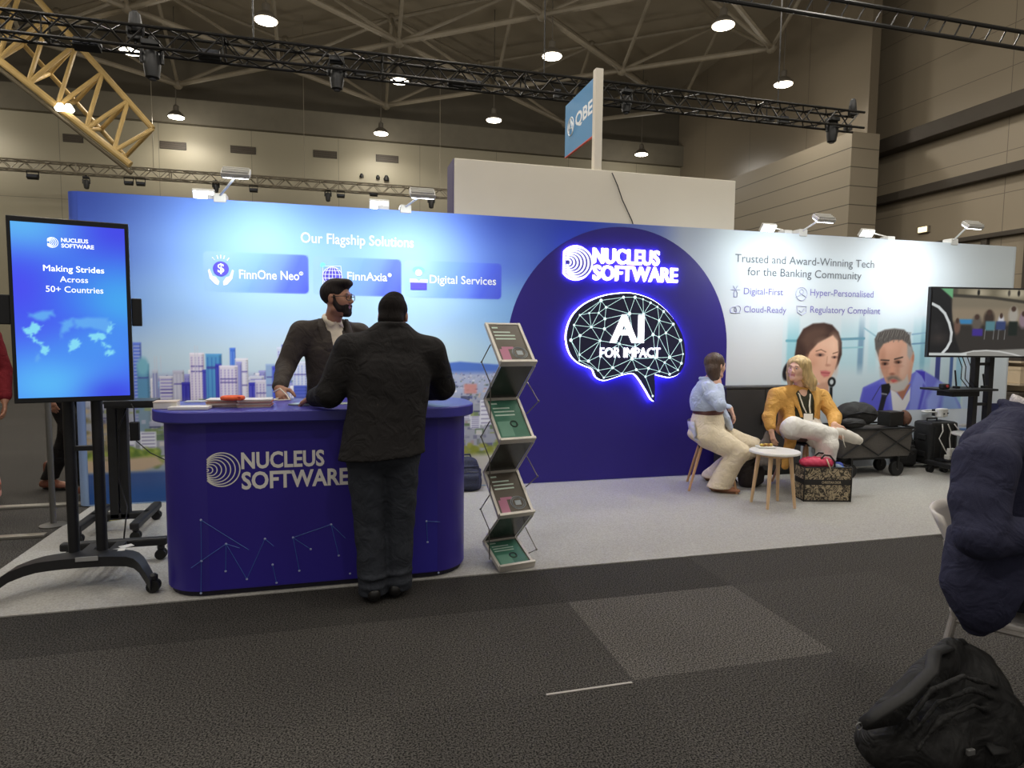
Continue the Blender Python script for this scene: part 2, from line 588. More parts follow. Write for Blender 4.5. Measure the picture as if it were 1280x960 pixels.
# --- high-bay lamps
lens_m = mat('highbay_lens', (255, 244, 224), emit=9.0)
hous_m = mat('highbay_housing', (96, 90, 80), rough=0.5)
VIS = [(-1.6, 16.55), (5.4, 16.5), (12.35, 16.4), (-5.2, 19.3), (1.72, 19.3), (-5.3, 24.6), (5.1, 21.8), (1.5, 24.4), (11.7, 24.1)]
LAB = ['high-bay lamp left of centre at the top edge, above the bearded man', 'high-bay lamp glowing just left of the blue hanging sign', 'high-bay lamp glowing above the right end of the black truss',
       'high-bay lamp glowing beside the yellow boom and a black moving head', 'high-bay lamp glowing under the middle of the black truss', 'high-bay lamp low on the left, right of the tip of the yellow boom',
       'high-bay lamp above the white booth wall, left of the blue sign', 'high-bay lamp just above the last wall vent', 'small high-bay lamp right of the blue sign post in the far hall corner']
ROWS = list(VIS) + [(-12.3, 24.5), (-12.3, 19.3), (-8.9, 16.5)]
for y in (13.8, 11.1, 8.4, 5.7, 3.0, 0.3, -2.4):
 odd = int(round((16.5 - y) / 2.7)) % 2
 for x in ((-1.7, 5.3, 12.2, -8.7) if not odd else (-5.2, 1.75, 8.7)):
  ROWS.append((x, y))
proto = None
for k, (x, y) in enumerate(ROWS):
 lab = LAB[k] if k < len(VIS) else 'high-bay lamp hanging over the aisle outside the view'
 zl = 8.7
 if proto is None:
  t = thing('high_bay_lamp', lab, 'ceiling lamp', (x, y, zl), 'high-bay lamps under the hall roof')
  m_ = MB(); m_.lathe((x, y, zl), [(0.27, 0.0), (0.27, 0.04), (0.16, 0.16), (0.09, 0.2), (0.09, 0.36), (0.04, 0.4)], 24); m_.build('housing', hous_m, t, smooth='auto')
  m_ = MB(); m_.lathe((x, y, zl), [(0.245, -0.02), (0.25, 0.0)], 24); m_.build('lens', lens_m, t)
  m_ = MB(); m_.tube((x, y, zl + 0.38), (x, y, 12.29), 0.016, n=6); m_.build('rod', hous_m, t)
  proto = t
 else:
  t = copy_tree(proto)
  t.location = (x, y, zl)
  t['label'] = lab
 ld = bpy.data.lights.new('high_bay_glow', 'SPOT')
 ld.energy = HIGHBAY_W
 ld.spot_size = math.radians(168)
 ld.spot_blend = 0.45
 ld.shadow_soft_size = 0.24
 ld.color = (1.0, 0.955, 0.88)
 lo = bpy.data.objects.new('high_bay_glow', ld)
 COL.objects.link(lo)
 lo.location = (x, y, zl - 0.05)
 ld = bpy.data.lights.new('high_bay_fill', 'POINT')  # added fill: weak point light that lifts the ceiling and upper walls
 ld.energy = HIGHBAY_W * FILL_SHARE
 ld.shadow_soft_size = 0.2
 ld.color = (1.0, 0.94, 0.84)
 lo = bpy.data.objects.new('high_bay_fill', ld)
 COL.objects.link(lo)
 lo.location = (x, y, zl - 0.3)
# --- yellow lattice boom reaching down from the roof
def boom():
 Y0, Y1 = 17.6, 18.8
 ym = mat('mustard_paint', (176, 148, 92), rough=0.5, var=0.1, scale=3)
 A0, A1 = at(-60, 28, Y0), at(163, 206, Y0)          # lower front chord
 B0, B1 = at(-6, -60, Y0 + 0.6), at(191, 161, Y0 + 0.6)    # upper chord
 C0, C1 = at(-40, -20, Y1), at(157, 196, Y1)         # rear chord
 t = thing('lattice_boom', 'mustard yellow lattice boom slanting down from the roof above the portrait screen', 'truss', A1)
 for p, q, r in ((A0, A1, 0.085), (B0, B1, 0.075), (C0, C1, 0.06)):
  m_ = MB(); m_.tube(p, q, r, n=10); m_.build('chord', ym, t, smooth='auto')
 m_ = MB(); m_.tube(A0 + Vector((0, 0, -0.2)), A1 + Vector((0.02, 0, -0.2)), 0.05); m_.build('pipe', mat('boom_pipe_dark', (84, 74, 54)), t, smooth='auto')
 N = 6
 for k in range(N):
  u, v = (k + 0.5) / N, (k + 1) / N
  a0 = A0.lerp(A1, min(1, u * 0.98)); b0 = B0.lerp(B1, v); b_ = B0.lerp(B1, k / N); c0 = C0.lerp(C1, v)
  for p, q in ((a0, b0), (a0, b_), (c0, b0), (a0, c0)):
   m_ = MB(); m_.tube(p, q, 0.05, n=8); m_.build('brace', ym, t, smooth='auto')
 for px, py in ((75.5, 136), (86, 137)):
  p = at(px, py, Y0 - 0.1)
  m_ = MB(); m_.lathe(p, [(0.09, -0.05), (0.12, 0), (0.05, 0.12)], 12); m_.build('lamp', mat('boom_lamp', (255, 246, 226), emit=6), t, smooth='auto')
boom()
# --- lighting trusses and the fixtures hanging from them
def box_truss(name, lab, x0, x1, y, z, s, r, bay, m0):
 t = thing(name, lab, 'truss', (x1, y, z))
 for dy in (-s / 2, s / 2):
  for dz in (-s / 2, s / 2):
   m_ = MB(); m_.tube((x0, y + dy, z + dz), (x1, y + dy, z + dz), r, n=8); m_.build('chord', m0, t, smooth='auto')
 m_ = MB()
 n = int((x1 - x0) / bay)
 for k in range(n):
  xa, xb = x0 + k * bay, x0 + (k + 1) * bay
  up = k % 2
  for dy in (-s / 2, s / 2):
   m_.tube((xa, y + dy, z + (s / 2 if up else -s / 2)), (xb, y + dy, z + (-s / 2 if up else s / 2)), r * 0.55, n=5)
  for dz in (-s / 2, s / 2):
   m_.tube((xa, y + (s / 2 if up else -s / 2), z + dz), (xb, y + (-s / 2 if up else s / 2), z + dz), r * 0.55, n=5)
  if k % 9 == 0:
   m_.path([(xa, y - s / 2, z - s / 2), (xa, y + s / 2, z - s / 2), (xa, y + s / 2, z + s / 2), (xa, y - s / 2, z + s / 2)], r * 0.8, n=5, closed=True)
 o = m_.build('lacing', m0, t)
 o['kind'] = 'stuff'
 for k in range(4):
  m_ = MB(); m_.tube((x0 + (k + 0.6) * (x1 - x0) / 4, y, z + s / 2), (x0 + (k + 0.6) * (x1 - x0) / 4, y, 12.29), 0.012, n=5); m_.build('suspension_wire', m0, t)
 return t
truss_black = mat('truss_black', (30, 28, 25), rough=0.45, metal=0.4)
truss_grey = mat('truss_grey', (132, 124, 108), rough=0.45, metal=0.3)
TY, TZ = 10.0, 5.37
box_truss('lighting_truss', 'long black box truss crossing the hall above the stand', -8.0, 9.15, TY, TZ, 0.27, 0.022, 0.24, truss_black)
T2Y, T2Z = 24.0, 6.62
box_truss('lighting_truss', 'pale grey box truss along the hall back wall, behind the stand', -13.5, 5.5, T2Y, T2Z, 0.3, 0.026, 0.3, truss_grey)
fix_m = mat('fixture_black', (24, 24, 24), rough=0.45)
glass_m = mat('fixture_lens', (70, 72, 78), rough=0.1)
def moving_head(px, py, Y, hgt, lab, up=False, grp='moving heads on the black truss', ztop=None):
 c = at(px, py, Y)
 s = hgt
 t = thing('moving_head_light', lab, 'stage light', c, grp)
 sg = -1 if up else 1
 top = c.z + sg * s * 0.5
 m_ = MB(); m_.box((c.x, Y, top), (s * 0.5, s * 0.4, s * 0.16)); m_.tube((c.x, Y, top), (c.x, Y, top + sg * s * 0.22), s * 0.07); m_.build('base', fix_m, t, bevel=0.01)
 m_ = MB(); m_.path([(c.x + a * s * 0.27, Y, c.z + sg * s * b) for a, b in ((-1, -0.05), (-1, 0.3), (-0.85, 0.43), (0.85, 0.43), (1, 0.3), (1, -0.05))], s * 0.06, n=8); m_.build('yoke', fix_m, t, smooth='auto')
 prof = [(0.13, -0.5), (0.19, -0.46), (0.23, -0.2), (0.24, 0.08), (0.2, 0.26), (0.08, 0.33)]
 prof = [(r * s, z * s) for r, z in prof]
 if up:
  prof = [(r, -z) for r, z in prof][::-1]
 m_ = MB(); m_.lathe(c, prof, 18); h = m_.build('head', fix_m, t, smooth='auto')
 m_ = MB(); m_.lathe(c + Vector((0, 0, -sg * s * 0.5)), [(0.1 * s, -0.012), (0.11 * s, 0.012)], 14); m_.build('lens', glass_m, h)
 return t
def flood(px, py, Y, w, lab, grp, ztop):
 c = at(px, py, Y)
 w *= 0.76
 t = thing('flood_light', lab, 'stage light', c, grp)
 R_ = Matrix.Rotation(math.radians(-25), 3, 'X')
 m_ = MB(); m_.box(c, (w, w * 0.4, w * 0.42), rot=R_); m_.build('body', fix_m, t, bevel=0.01)
 m_ = MB(); m_.box(c + R_ @ Vector((0, -w * 0.21, 0)), (w * 0.86, 0.012, w * 0.3), rot=R_); m_.build('glass', glass_m, t)
 m_ = MB()
 for sx in (-1, 1):
  m_.box2((c.x + sx * w * 0.52 - 0.008, Y - 0.02, c.z - 0.02), (c.x + sx * w * 0.52 + 0.008, Y + 0.02, ztop))
 m_.box2((c.x - w * 0.53, Y - 0.03, ztop - 0.012), (c.x + w * 0.53, Y + 0.03, ztop + 0.03))
 m_.build('bracket', fix_m, t)
 return t
zt = TZ - 0.14
moving_head(190, 77, TY, 0.46, 'black moving head hanging under the truss beside the yellow boom')
moving_head(421, 94, TY, 0.42, 'black moving head hanging under the truss above the bearded man')
moving_head(783, 128, TY, 0.34, 'black moving head hanging under the truss just right of the blue sign')
moving_head(1040, 164, TY, 0.40, 'black moving head hanging under the right end of the truss')
moving_head(169, 32, TY, 0.34, 'black moving head standing upright on top of the truss', up=True)
moving_head(1066, 134, TY, 0.26, 'small black device standing on the right tip of the truss', up=True)
for px, py, w, lab in ((109, 56, 0.42, 'black flood lamp under the truss in front of the yellow boom'), (262, 69, 0.36, 'black flood lamp under the truss near the lamp at the top left'),
                       (450, 91, 0.2, 'small black flood lamp right of the moving head above the bearded man'), (570, 104, 0.32, 'left one of the two black flood lamps side by side under the truss middle'),
                       (592, 106, 0.32, 'right one of the two black flood lamps side by side under the truss middle'),
                       (962, 148, 0.2, 'left one of the two black flood lamps before the right truss end'), (979, 149, 0.26, 'right one of the two black flood lamps before the right truss end'),
                       (1060, 158, 0.18, 'black flood lamp on the very right tip of the truss'), (697, 114, 0.14, 'tiny black flood lamp under the truss left of the blue sign')):
 flood(px, py, TY, w, lab, 'flood lamps on the black truss', zt)
z2 = T2Z - 0.16
G2 = 'lamps on the grey back truss'
for px, py, s in ((108, 229, 0.36), (410, 245, 0.38), (539, 253, 0.42), (270, 234, 0.36)):
 moving_head(px, py, T2Y, s, {108: 'black moving head under the grey back truss above the left end of the stand wall', 410: 'black moving head under the grey back truss above the slogan on the stand wall',
                                  539: 'black moving head under the grey back truss beside the white booth wall', 270: 'black moving head under the grey back truss behind the leftmost arm spot'}[px], grp=G2)
for px, py, w in ((41, 221, 0.42), (161, 229, 0.34), (176, 230, 0.34), (317, 238, 0.34), (426, 245, 0.34), (467, 243, 0.36), (523, 247, 0.3)):
 flood(px, py, T2Y, w, {41: 'black flood lamp under the grey back truss above the portrait screen', 161: 'left flood lamp of the pair under the grey back truss below the boom tip', 176: 'right flood lamp of the pair under the grey back truss below the boom tip',
                           317: 'black flood lamp under the grey back truss right of the leftmost arm spot', 426: 'black flood lamp under the grey back truss right of the middle moving head',
                           467: 'black flood lamp under the grey back truss above the glowing second lamp', 523: 'black flood lamp under the grey back truss behind the second arm spot'}[px], G2, z2)
# ------------------------------------------------------------------ the stand's back wall and its prints
WY = 5.92
WX0, WX1, WH = -2.10, 7.82, 2.555
def wp(px, py):
 p = at(px, py, WY)
 return (p.x, p.z)
def lay(k):
 return lambda x, z: (x, WY - 0.0012 * k, z)
_gx = np.array([-2.1, -1.2, -0.2, 0.8, 1.6, 2.2, 3.0, 3.4, 4.0, 5.0, 6.0, 7.9])
_gz = np.array([0.0, 0.7, 1.2, 1.7, 2.15, 2.56])
_gc = np.array([
 [(150, 176, 214)] * 5 + [(90, 110, 190), (150, 160, 200), (170, 178, 200), (196, 202, 208), (196, 202, 210), (196, 202, 210), (200, 206, 212)],
 [(170, 194, 220)] * 5 + [(90, 110, 190), (160, 170, 200), (180, 188, 205), (205, 210, 214), (206, 211, 216), (206, 212, 218), (208, 214, 220)],
 [(180, 206, 232), (200, 220, 234), (206, 222, 232), (200, 222, 232), (176, 208, 232), (110, 140, 210), (150, 165, 205), (196, 200, 212), (214, 216, 220), (212, 216, 220), (208, 220, 226), (214, 224, 230)],
 [(116, 158, 240), (158, 196, 244), (172, 206, 244), (170, 206, 244), (136, 182, 236), (84, 112, 212), (140, 155, 205), (192, 198, 210), (208, 213, 218), (212, 218, 222), (214, 222, 228), (214, 224, 230)],
 [(90, 124, 230), (134, 174, 246), (146, 188, 247), (142, 180, 245), (96, 128, 226), (62, 86, 206), (120, 140, 200), (182, 192, 206), (198, 208, 214), (208, 216, 222), (212, 220, 226), (212, 222, 226)],
 [(72, 100, 214), (112, 152, 242), (128, 172, 246), (116, 154, 240), (74, 100, 216), (56, 78, 202), (110, 130, 195), (174, 186, 202), (192, 204, 210), (206, 214, 220), (210, 218, 224), (208, 218, 224)]], float)
def base_col(X, Z):
 X, Z = np.asarray(X, float), np.asarray(Z, float)
 ix = np.clip(np.searchsorted(_gx, X) - 1, 0, len(_gx) - 2)
 iz = np.clip(np.searchsorted(_gz, Z) - 1, 0, len(_gz) - 2)
 u = np.clip((X - _gx[ix]) / (_gx[ix + 1] - _gx[ix]), 0, 1)
 v = np.clip((Z - _gz[iz]) / (_gz[iz + 1] - _gz[iz]), 0, 1)
 u, v = u * u * (3 - 2 * u), v * v * (3 - 2 * v)
 u, v = u[..., None], v[..., None]
 return ((_gc[iz, ix] * (1 - u) + _gc[iz, ix + 1] * u) * (1 - v) + (_gc[iz + 1, ix] * (1 - u) + _gc[iz + 1, ix + 1] * u) * v) / 255.0
stand = thing('exhibition_wall', 'long blue to white printed stand wall with dark arch and city skyline', 'display wall', (WX0, WY, 0))
print_m = attr_mat('printed_fabric', rough=0.55, spec=0.25)
m_ = MB()
poly = []
r_ = 0.09
for cx, cy, a0 in ((WX1 - r_, WY + 0.002 + r_, -90), (WX1 - r_, WY + 0.20 - r_, 0), (WX0 + r_, WY + 0.20 - r_, 90), (WX0 + r_, WY + 0.002 + r_, 180)):
 for k in range(7):
  a = math.radians(a0 + 15 * k)
  poly.append((cx + r_ * math.cos(a), cy + r_ * math.sin(a)))
m_.prism(poly, lambda p: (p[0], p[1], 0.007), lambda p: (p[0], p[1], WH))
# the wall core takes the print colour round its ends
cols = base_col(np.array([v[0] for v in m_.v]), np.array([v[2] for v in m_.v]))
link_mesh('panel', m_.v, m_.f, print_m, stand, smooth='auto', cols=cols)
cv = Canvas(WX0 + r_, WX1 - r_, 0.012, WH - 0.003, 0.045, base_col)
cv.build('printed_backdrop', print_m, lay(1), stand)
# -- arch
NAVY = (40, 26, 122)
arch_m = mat('arch_navy_print', NAVY, rough=0.5, var=0.05, scale=1.2)
acx, ar, asp = 2.715, 1.185, 1.335
pts = [(acx - ar, 0.012), (acx + ar, 0.012)] + [(acx + ar * math.cos(math.pi * k / 48), asp + ar * math.sin(math.pi * k / 48)) for k in range(49)]
m_ = MB(); m_.prism(pts, lambda p: (p[0], WY - 0.004, p[1]), lambda p: (p[0], WY - 0.0005, p[1]))
m_.build('arch_panel', arch_m, stand)
# -- city print, bottom left
def city():
 px = wp
 cv = Canvas(WX0 + r_, 1.75, 0.02, 1.42, 0.0075, base_col)
 C = cv
 R = random.Random(5)
 nprng = np.random.default_rng(11)
 # hills, haze and dense low roofs on the right
 x0, zt = px(470, 462)
 hill = [px(380, 470), px(470, 463), px(540, 456), px(575, 452), px(600, 454), px(640, 457), px(700, 458), px(700, 470), px(380, 474)]
 C.poly(hill, (86, 122, 206), soft=0.02)
 C.rect(WX0, 1.8, 0.35, px(560, 466)[1], (176, 184, 212), 1.0, 0.05)
 zb = px(560, 466)[1]
 for k in range(1500):
  z = zb - 0.005 - abs(R.gauss(0, 0.30))
  if z < 0.33:
   continue
  s = 0.008 + (zb - z) * 0.05
  x = R.uniform(WX0 + 0.09, 1.75)
  w, h = R.uniform(0.6, 2.0) * s, R.uniform(0.5, 1.4) * s
  c = R.choice([(226, 226, 232), (206, 206, 222), (92, 96, 150), (70, 76, 140), (190, 150, 150), (214, 190, 180), (120, 128, 168), (240, 238, 238), (120, 132, 128), (150, 160, 180), (84, 104, 96)])
  C.rect(x, x + w, z, z + h, c, 0.9)
 a, b = px(580, 480), px(596, 492)
 C.rect(a[0], b[0], b[1], a[1], (214, 140, 130), 0.8, 0.02)
 # glass and concrete towers (photo position, facade colours)
 towers = [
  # xl, xr, ytop, colour, window colour, column pitch
  (165, 176, 428, (96, 122, 222), (220, 226, 240), 'h'),
  (171, 186, 455, (96, 150, 190), (70, 96, 170), 'g'),
  (190, 197, 462, (190, 196, 214), (110, 110, 180), 'v'),
  (199, 217, 470, (210, 206, 218), (96, 84, 190), 'h'),
  (216, 230, 463, (186, 184, 204), (214, 212, 222), 'v'),
  (227, 238, 478, (54, 50, 160), (80, 80, 190), 'v'),
  (237, 255, 441, (228, 220, 232), (150, 130, 196), 'vg'),
  (253, 258, 462, (64, 66, 176), (90, 90, 200), 'v'),
  (257, 277, 442, (88, 156, 206), (60, 110, 190), 'v'),
  (269, 277, 455, (58, 60, 176), (80, 90, 190), 'v'),
  (287, 294, 435, (70, 116, 216), (120, 160, 230), 'v'),
  (294, 310, 448, (226, 222, 232), (196, 190, 220), 'vg'),
  (295, 302, 452, (160, 160, 216), (120, 120, 200), 'v'),
  (274, 297, 457, (226, 218, 232), (140, 120, 196), 'vg'),
  (312, 330, 470, (206, 206, 222), (90, 90, 190), 'h'),
  (311, 320, 478, (60, 60, 176), (110, 110, 210), 'v'),
  (319, 336, 475, (214, 208, 224), (130, 116, 186), 'vg'),
  (332, 344, 455, (150, 176, 214), (90, 120, 210), 'g'),
  (340, 346, 458, (64, 74, 190), (90, 120, 220), 'v'),
  (346, 360, 434, (206, 212, 232), (96, 100, 190), 'vg'),
  (352, 357, 431, (84, 90, 190), (180, 180, 226), 'v'),
  (366, 384, 452, (214, 218, 236), (120, 140, 216), 'vg'),
  (367, 384, 482, (72, 90, 186), (110, 120, 210), 'h'),
  (86, 100, 440, (120, 136, 196), (90, 100, 180), 'v'),
  (110, 130, 452, (196, 200, 216), (120, 120, 190), 'vg'),
  (140, 160, 446, (180, 186, 210), (100, 106, 186), 'vg'),
 ]
 small = [(x, x + R.uniform(4, 9), R.uniform(462, 486), R.choice([(226, 222, 234), (206, 206, 222), (150, 150, 206), (96, 92, 190), (120, 160, 214), (236, 232, 236)]), R.choice([(110, 100, 190), (190, 180, 214)]), R.choice(['v', 'h', 'vg'])) for x in [R.uniform(186, 400) for _ in range(70)]]
 for xl, xr, yt, c, w, sty in sorted(small, key=lambda q: q[2]) + towers:
  a, b = px(xl, yt), px(xr, yt)
  zb_ = px(xl, 545)[1]
  C.rect(a[0], b[0], zb_, a[1], c)
  C.rect(b[0] - (b[0] - a[0]) * 0.16, b[0], zb_, a[1], tuple(q * 0.78 for q in c), 0.9)
  wd = b[0] - a[0]
  if 'v' in sty:
   n = max(2, int(wd / 0.026))
   for k in range(n):
    x = a[0] + (k + 0.5) * wd / n
    C.rect(x - 0.005, x + 0.005, zb_, a[1] - 0.03, w, 0.75)
  if 'g' in sty or 'h' in sty:
   z = a[1] - 0.03
   while z > zb_:
    C.rect(a[0] + 0.008, b[0] - 0.008, z - 0.006, z + 0.004, w if 'h' in sty else c, 0.65)
    z -= 0.028 if 'h' in sty else 0.022
  C.rect(a[0], b[0], a[1] - 0.012, a[1], tuple(min(255, q + 18) for q in c), 0.9)
  if b[0] - a[0] > 0.07:
   for z in (a[1] - 0.12, a[1] - 0.13 - 0.25 * R.random()):
    C.rect(a[0] + 0.006, b[0] - 0.006, z, z + 0.012, (70, 60, 150), 0.7)
 a, b = px(171, 455), px(186, 455)
 C.ell((a[0] + b[0]) / 2, a[1] - 0.02, (b[0] - a[0]) / 2, 0.075, (126, 186, 206), 0.3)
 for xl in (193, 196, 201, 244, 247):
  p = px(xl, 450)
  C.line((p[0], p[1] - 0.1), (p[0], p[1] + (0.03 if xl < 220 else 0.12)), 0.006, (206, 208, 222), 0.8)
 a, b = px(270, 441), px(310, 441)
 # riverside blocks, trees, sand bank and river
 top = px(100, 505)[1]
 C.rect(WX0, 1.8, 0.2, top, (150, 148, 150), 0.55, 0.12)
 for k in range(420):
  x, z = R.uniform(WX0 + 0.09, 1.75), R.uniform(0.34, top)
  c = R.choice([(214, 214, 222), (176, 176, 196), (92, 92, 130), (120, 140, 92), (96, 120, 84), (206, 200, 196), (70, 74, 110), (150, 160, 110)])
  C.rect(x, x + R.uniform(0.02, 0.1), z, z + R.uniform(0.012, 0.05), c, 0.85)
 for xl, xr, yt, yb in ((175, 196, 540, 565), (150, 170, 535, 572), (588, 600, 520, 535), (572, 588, 508, 524), (600, 640, 500, 530)):
  a, b = px(xl, yt), px(xr, yb)
  C.rect(a[0], b[0], b[1], a[1], (226, 226, 236))
  n = 6
  for k in range(n):
   z = a[1] - (k + 0.5) * (a[1] - b[1]) / n
   C.rect(a[0] + 0.01, b[0] - 0.01, z - 0.006, z + 0.004, (120, 116, 160), 0.8)
 for k in range(170):
  p = px(R.uniform(88, 200), R.gauss(571, 5))
  C.ell(p[0], p[1], R.uniform(0.02, 0.05), R.uniform(0.015, 0.035), R.choice([(120, 142, 60), (142, 160, 70), (96, 122, 56), (160, 172, 90)]), 0.4, 0.9)
 for k in range(80):
  p = px(R.uniform(575, 660), R.gauss(566, 6))
  C.ell(p[0], p[1], R.uniform(0.02, 0.05), R.uniform(0.015, 0.035), R.choice([(140, 146, 62), (160, 160, 80), (110, 124, 62)]), 0.4, 0.9)
 for k in range(60):
  p = px(R.uniform(60, 150), R.gauss(545, 12))
  C.ell(p[0], p[1], R.uniform(0.02, 0.06), R.uniform(0.012, 0.03), R.choice([(170, 150, 120), (130, 124, 92), (184, 166, 140)]), 0.4, 0.8)
 bank = [px(60, 572), px(120, 576), px(196, 570), px(205, 580), px(180, 588), px(120, 592), px(60, 586)]
 C.poly(bank, (196, 172, 146), soft=0.03)
 zr = px(120, 590)[1]
 g = np.clip((zr - C.Z) / 0.03, 0, 1) * np.clip((0.2 - C.X) / 0.4, 0, 1)
 C.blend(g, (66, 92, 150))
 C.rect(WX0, -0.6, 0.0, px(120, 612)[1], (40, 84, 150), 0.8, 0.12)
 g = np.clip((C.X - 0.0) / 0.4, 0, 1) * np.clip((0.34 - C.Z) / 0.05, 0, 1)
 C.blend(g, (196, 192, 186))
 a, b = px(583, 600), px(604, 616)
 # fade the top edge into the sky print
 C.c = C.c
 cv.build('city_print', print_m, lay(2.0), stand)
city()
# -- cards with the three product names
def wall_box(xl, yt, xr, yb):
 xm = (xl + xr) / 2
 return wp(xl, (yt + yb) / 2)[0], wp(xr, (yt + yb) / 2)[0], wp(xm, yb)[1], wp(xm, yt)[1]
def wall_text(name, txt, box, m0, bold=0.0, k=4, parent=None, thick=None, y0=None):
 x0, x1, z0, z1 = box
 v, f, _ = glyphs(txt, bold)
 yy = WY - 0.0012 * k if y0 is None else y0
 vs, fs = letter_faces(v, f, lambda u, w, d: (x0 + u * (x1 - x0), yy + d, z0 + w * (z1 - z0)), thick)
 return link_mesh(name, vs, fs, m0, parent or stand)
white_ink = mat('white_ink', (240, 244, 248), rough=0.5)
grey_ink = mat('slate_ink', (92, 98, 106), rough=0.5)
lilac_ink = mat('lilac_ink', (124, 118, 186), rough=0.5)
pale_ink = mat('pale_lilac_ink', (176, 178, 208), rough=0.5)
violet_ink = mat('violet_ink', (84, 74, 206), rough=0.5)
teal_ink = mat('aqua_ink', (120, 220, 226), rough=0.5)
def card(xl, yt, xr, yb):
 x0, x1, z0, z1 = wall_box(xl, yt, xr, yb)
 cv = Canvas(x0, x1, z0, z1, 0.012, base_col)
 u = (cv.X - x0) / (x1 - x0)
 v = (cv.Z - z0) / (z1 - z0)
 t = np.clip(u * 0.85 + (1 - v) * 0.15, 0, 1)
 for a, c in ((0.0, (150, 186, 246)), (0.5, (120, 160, 246)), (0.8, (92, 118, 238)), (1.0, (76, 88, 222))):
  cv.blend(np.clip(1 - np.abs(t - a) / 0.32, 0, 1), c)
 # rounded corners fade back to the backdrop
 r = 0.045
 dx = np.maximum(0, np.maximum(x0 + r - cv.X, cv.X - (x1 - r)))
 dz = np.maximum(0, np.maximum(z0 + r - cv.Z, cv.Z - (z1 - r)))
 out = np.clip((np.hypot(dx, dz) - r) / 0.012 + 0.5, 0, 1)[..., None]
 cv.c = cv.c * (1 - out) + base_col(cv.X, cv.Z) * out
 cv.build('name_card', print_m, lay(2.0), stand)
card(254, 316, 386, 366)
card(391, 322, 502, 370)
card(505, 327, 627, 373)
wall_text('slogan_lettering', 'Our Flagship Solutions', wall_box(376, 293.5, 517, 310.5), white_ink, 0.012)
wall_text('product_lettering', 'FinnOne Neo', wall_box(299, 338, 374, 349.5), white_ink, 0.012)
wall_text('product_lettering', 'FinnAxia', wall_box(434, 340.5, 484, 351), white_ink, 0.012)
wall_text('product_lettering', 'Digital Services', wall_box(537, 345, 620, 358.5), white_ink, 0.01)
for px_, py_ in ((376.5, 342), (487, 344)):
 x, z = wp(px_, py_)
 m_ = MB()
 m_.path([(x + 0.014 * math.cos(a * math.pi / 6), WY - 0.005, z + 0.014 * math.sin(a * math.pi / 6)) for a in range(12)], 0.004, n=4, closed=True)
 m_.box((x, WY - 0.005, z), (0.008, 0.002, 0.014))
 m_.build('registered_mark', white_ink, stand)
# icons: coin over two hands, globe, open laptop figure
def disc(m_, x, z, r, k=5, n=28, rz=None):
 m_.prism([(x + r * math.cos(2 * math.pi * a / n), z + (rz or r) * math.sin(2 * math.pi * a / n)) for a in range(n)], lambda p: (p[0], WY - 0.0012 * k - 0.001, p[1]), lambda p: (p[0], WY - 0.0012 * k, p[1]))
def fpoly(m_, pts, k=5):
 m_.prism(pts, lambda p: (p[0], WY - 0.0012 * k - 0.001, p[1]), lambda p: (p[0], WY - 0.0012 * k, p[1]))
def wpoly(m_, pts, k=5):
 fpoly(m_, [wp(*p) for p in pts], k)
m_ = MB(); disc(m_, *wp(276.3, 336), 0.062, 5)
m_.build('coin_icon', violet_ink, stand)
m_ = MB()
wpoly(m_, [(260, 338), (262, 336), (266, 345), (270, 346), (274.5, 352), (273, 356.5), (269, 355), (262, 348)])
wpoly(m_, [(292.5, 338.5), (290.5, 337), (287, 345.5), (283, 346.5), (279, 352), (279.5, 357), (284, 356), (290.5, 348.5)])
for a in (55, 75, 90, 105, 125):
 x, z = wp(276.3, 336)
 m_.tube((x + 0.085 * math.cos(math.radians(a)), WY - 0.005, z + 0.085 * math.sin(math.radians(a))), (x + 0.115 * math.cos(math.radians(a)), WY - 0.005, z + 0.115 * math.sin(math.radians(a))), 0.004, n=4)
m_.build('hands_icon', white_ink, stand)
x, z = wp(276.3, 336)
wall_text('coin_sign', '$', (x - 0.026, x + 0.026, z - 0.045, z + 0.045), white_ink, 0.02, k=7)
m_ = MB(); disc(m_, *wp(415.5, 345.5), 0.082, 5)
m_.build('globe_icon', violet_ink, stand)
m_ = MB()
gx, gz = wp(415.5, 345.5)
for q in (0.0, 0.35, 0.75, 1.0):
 m_.path([(gx + 0.082 * q * math.cos(a * math.pi / 10), WY - 0.0075, gz + 0.082 * math.sin(a * math.pi / 10)) for a in range(20)], 0.0028, n=4, closed=True)
for q in (-0.6, -0.2, 0.2, 0.6):
 h = math.sqrt(1 - q * q) * 0.082
 m_.tube((gx - h, WY - 0.0075, gz + q * 0.082), (gx + h, WY - 0.0075, gz + q * 0.082), 0.0028, n=4)
m_.path([wp(403.5, 355) and (wp(403.5, 355)[0], WY - 0.006, wp(403.5, 355)[1]), (wp(403.5, 333)[0], WY - 0.006, wp(403.5, 333)[1]), (wp(426, 333)[0], WY - 0.006, wp(426, 333)[1]), (wp(428, 352)[0], WY - 0.006, wp(428, 352)[1])], 0.004, n=4)
m_.build('globe_lines', white_ink, stand)
m_ = MB(); disc(m_, *wp(403.5, 331.5), 0.022, 6); m_.build('aqua_dot', teal_ink, stand)
m_ = MB(); wpoly(m_, [(513, 352), (533.5, 353), (533.5, 362.5), (513, 362)]); m_.build('laptop_icon', violet_ink, stand)
m_ = MB(); wpoly(m_, [(512, 348.5), (521, 349), (523.5, 352), (526, 349), (534.5, 349.5), (534.5, 353.5), (512, 353)], 6)
disc(m_, *wp(523.2, 341), 0.03, 6); m_.build('figure_icon', white_ink, stand)
m_ = MB(); disc(m_, *wp(523, 337.5), 0.055, 5, rz=0.03); m_.build('aqua_dot', teal_ink, stand)
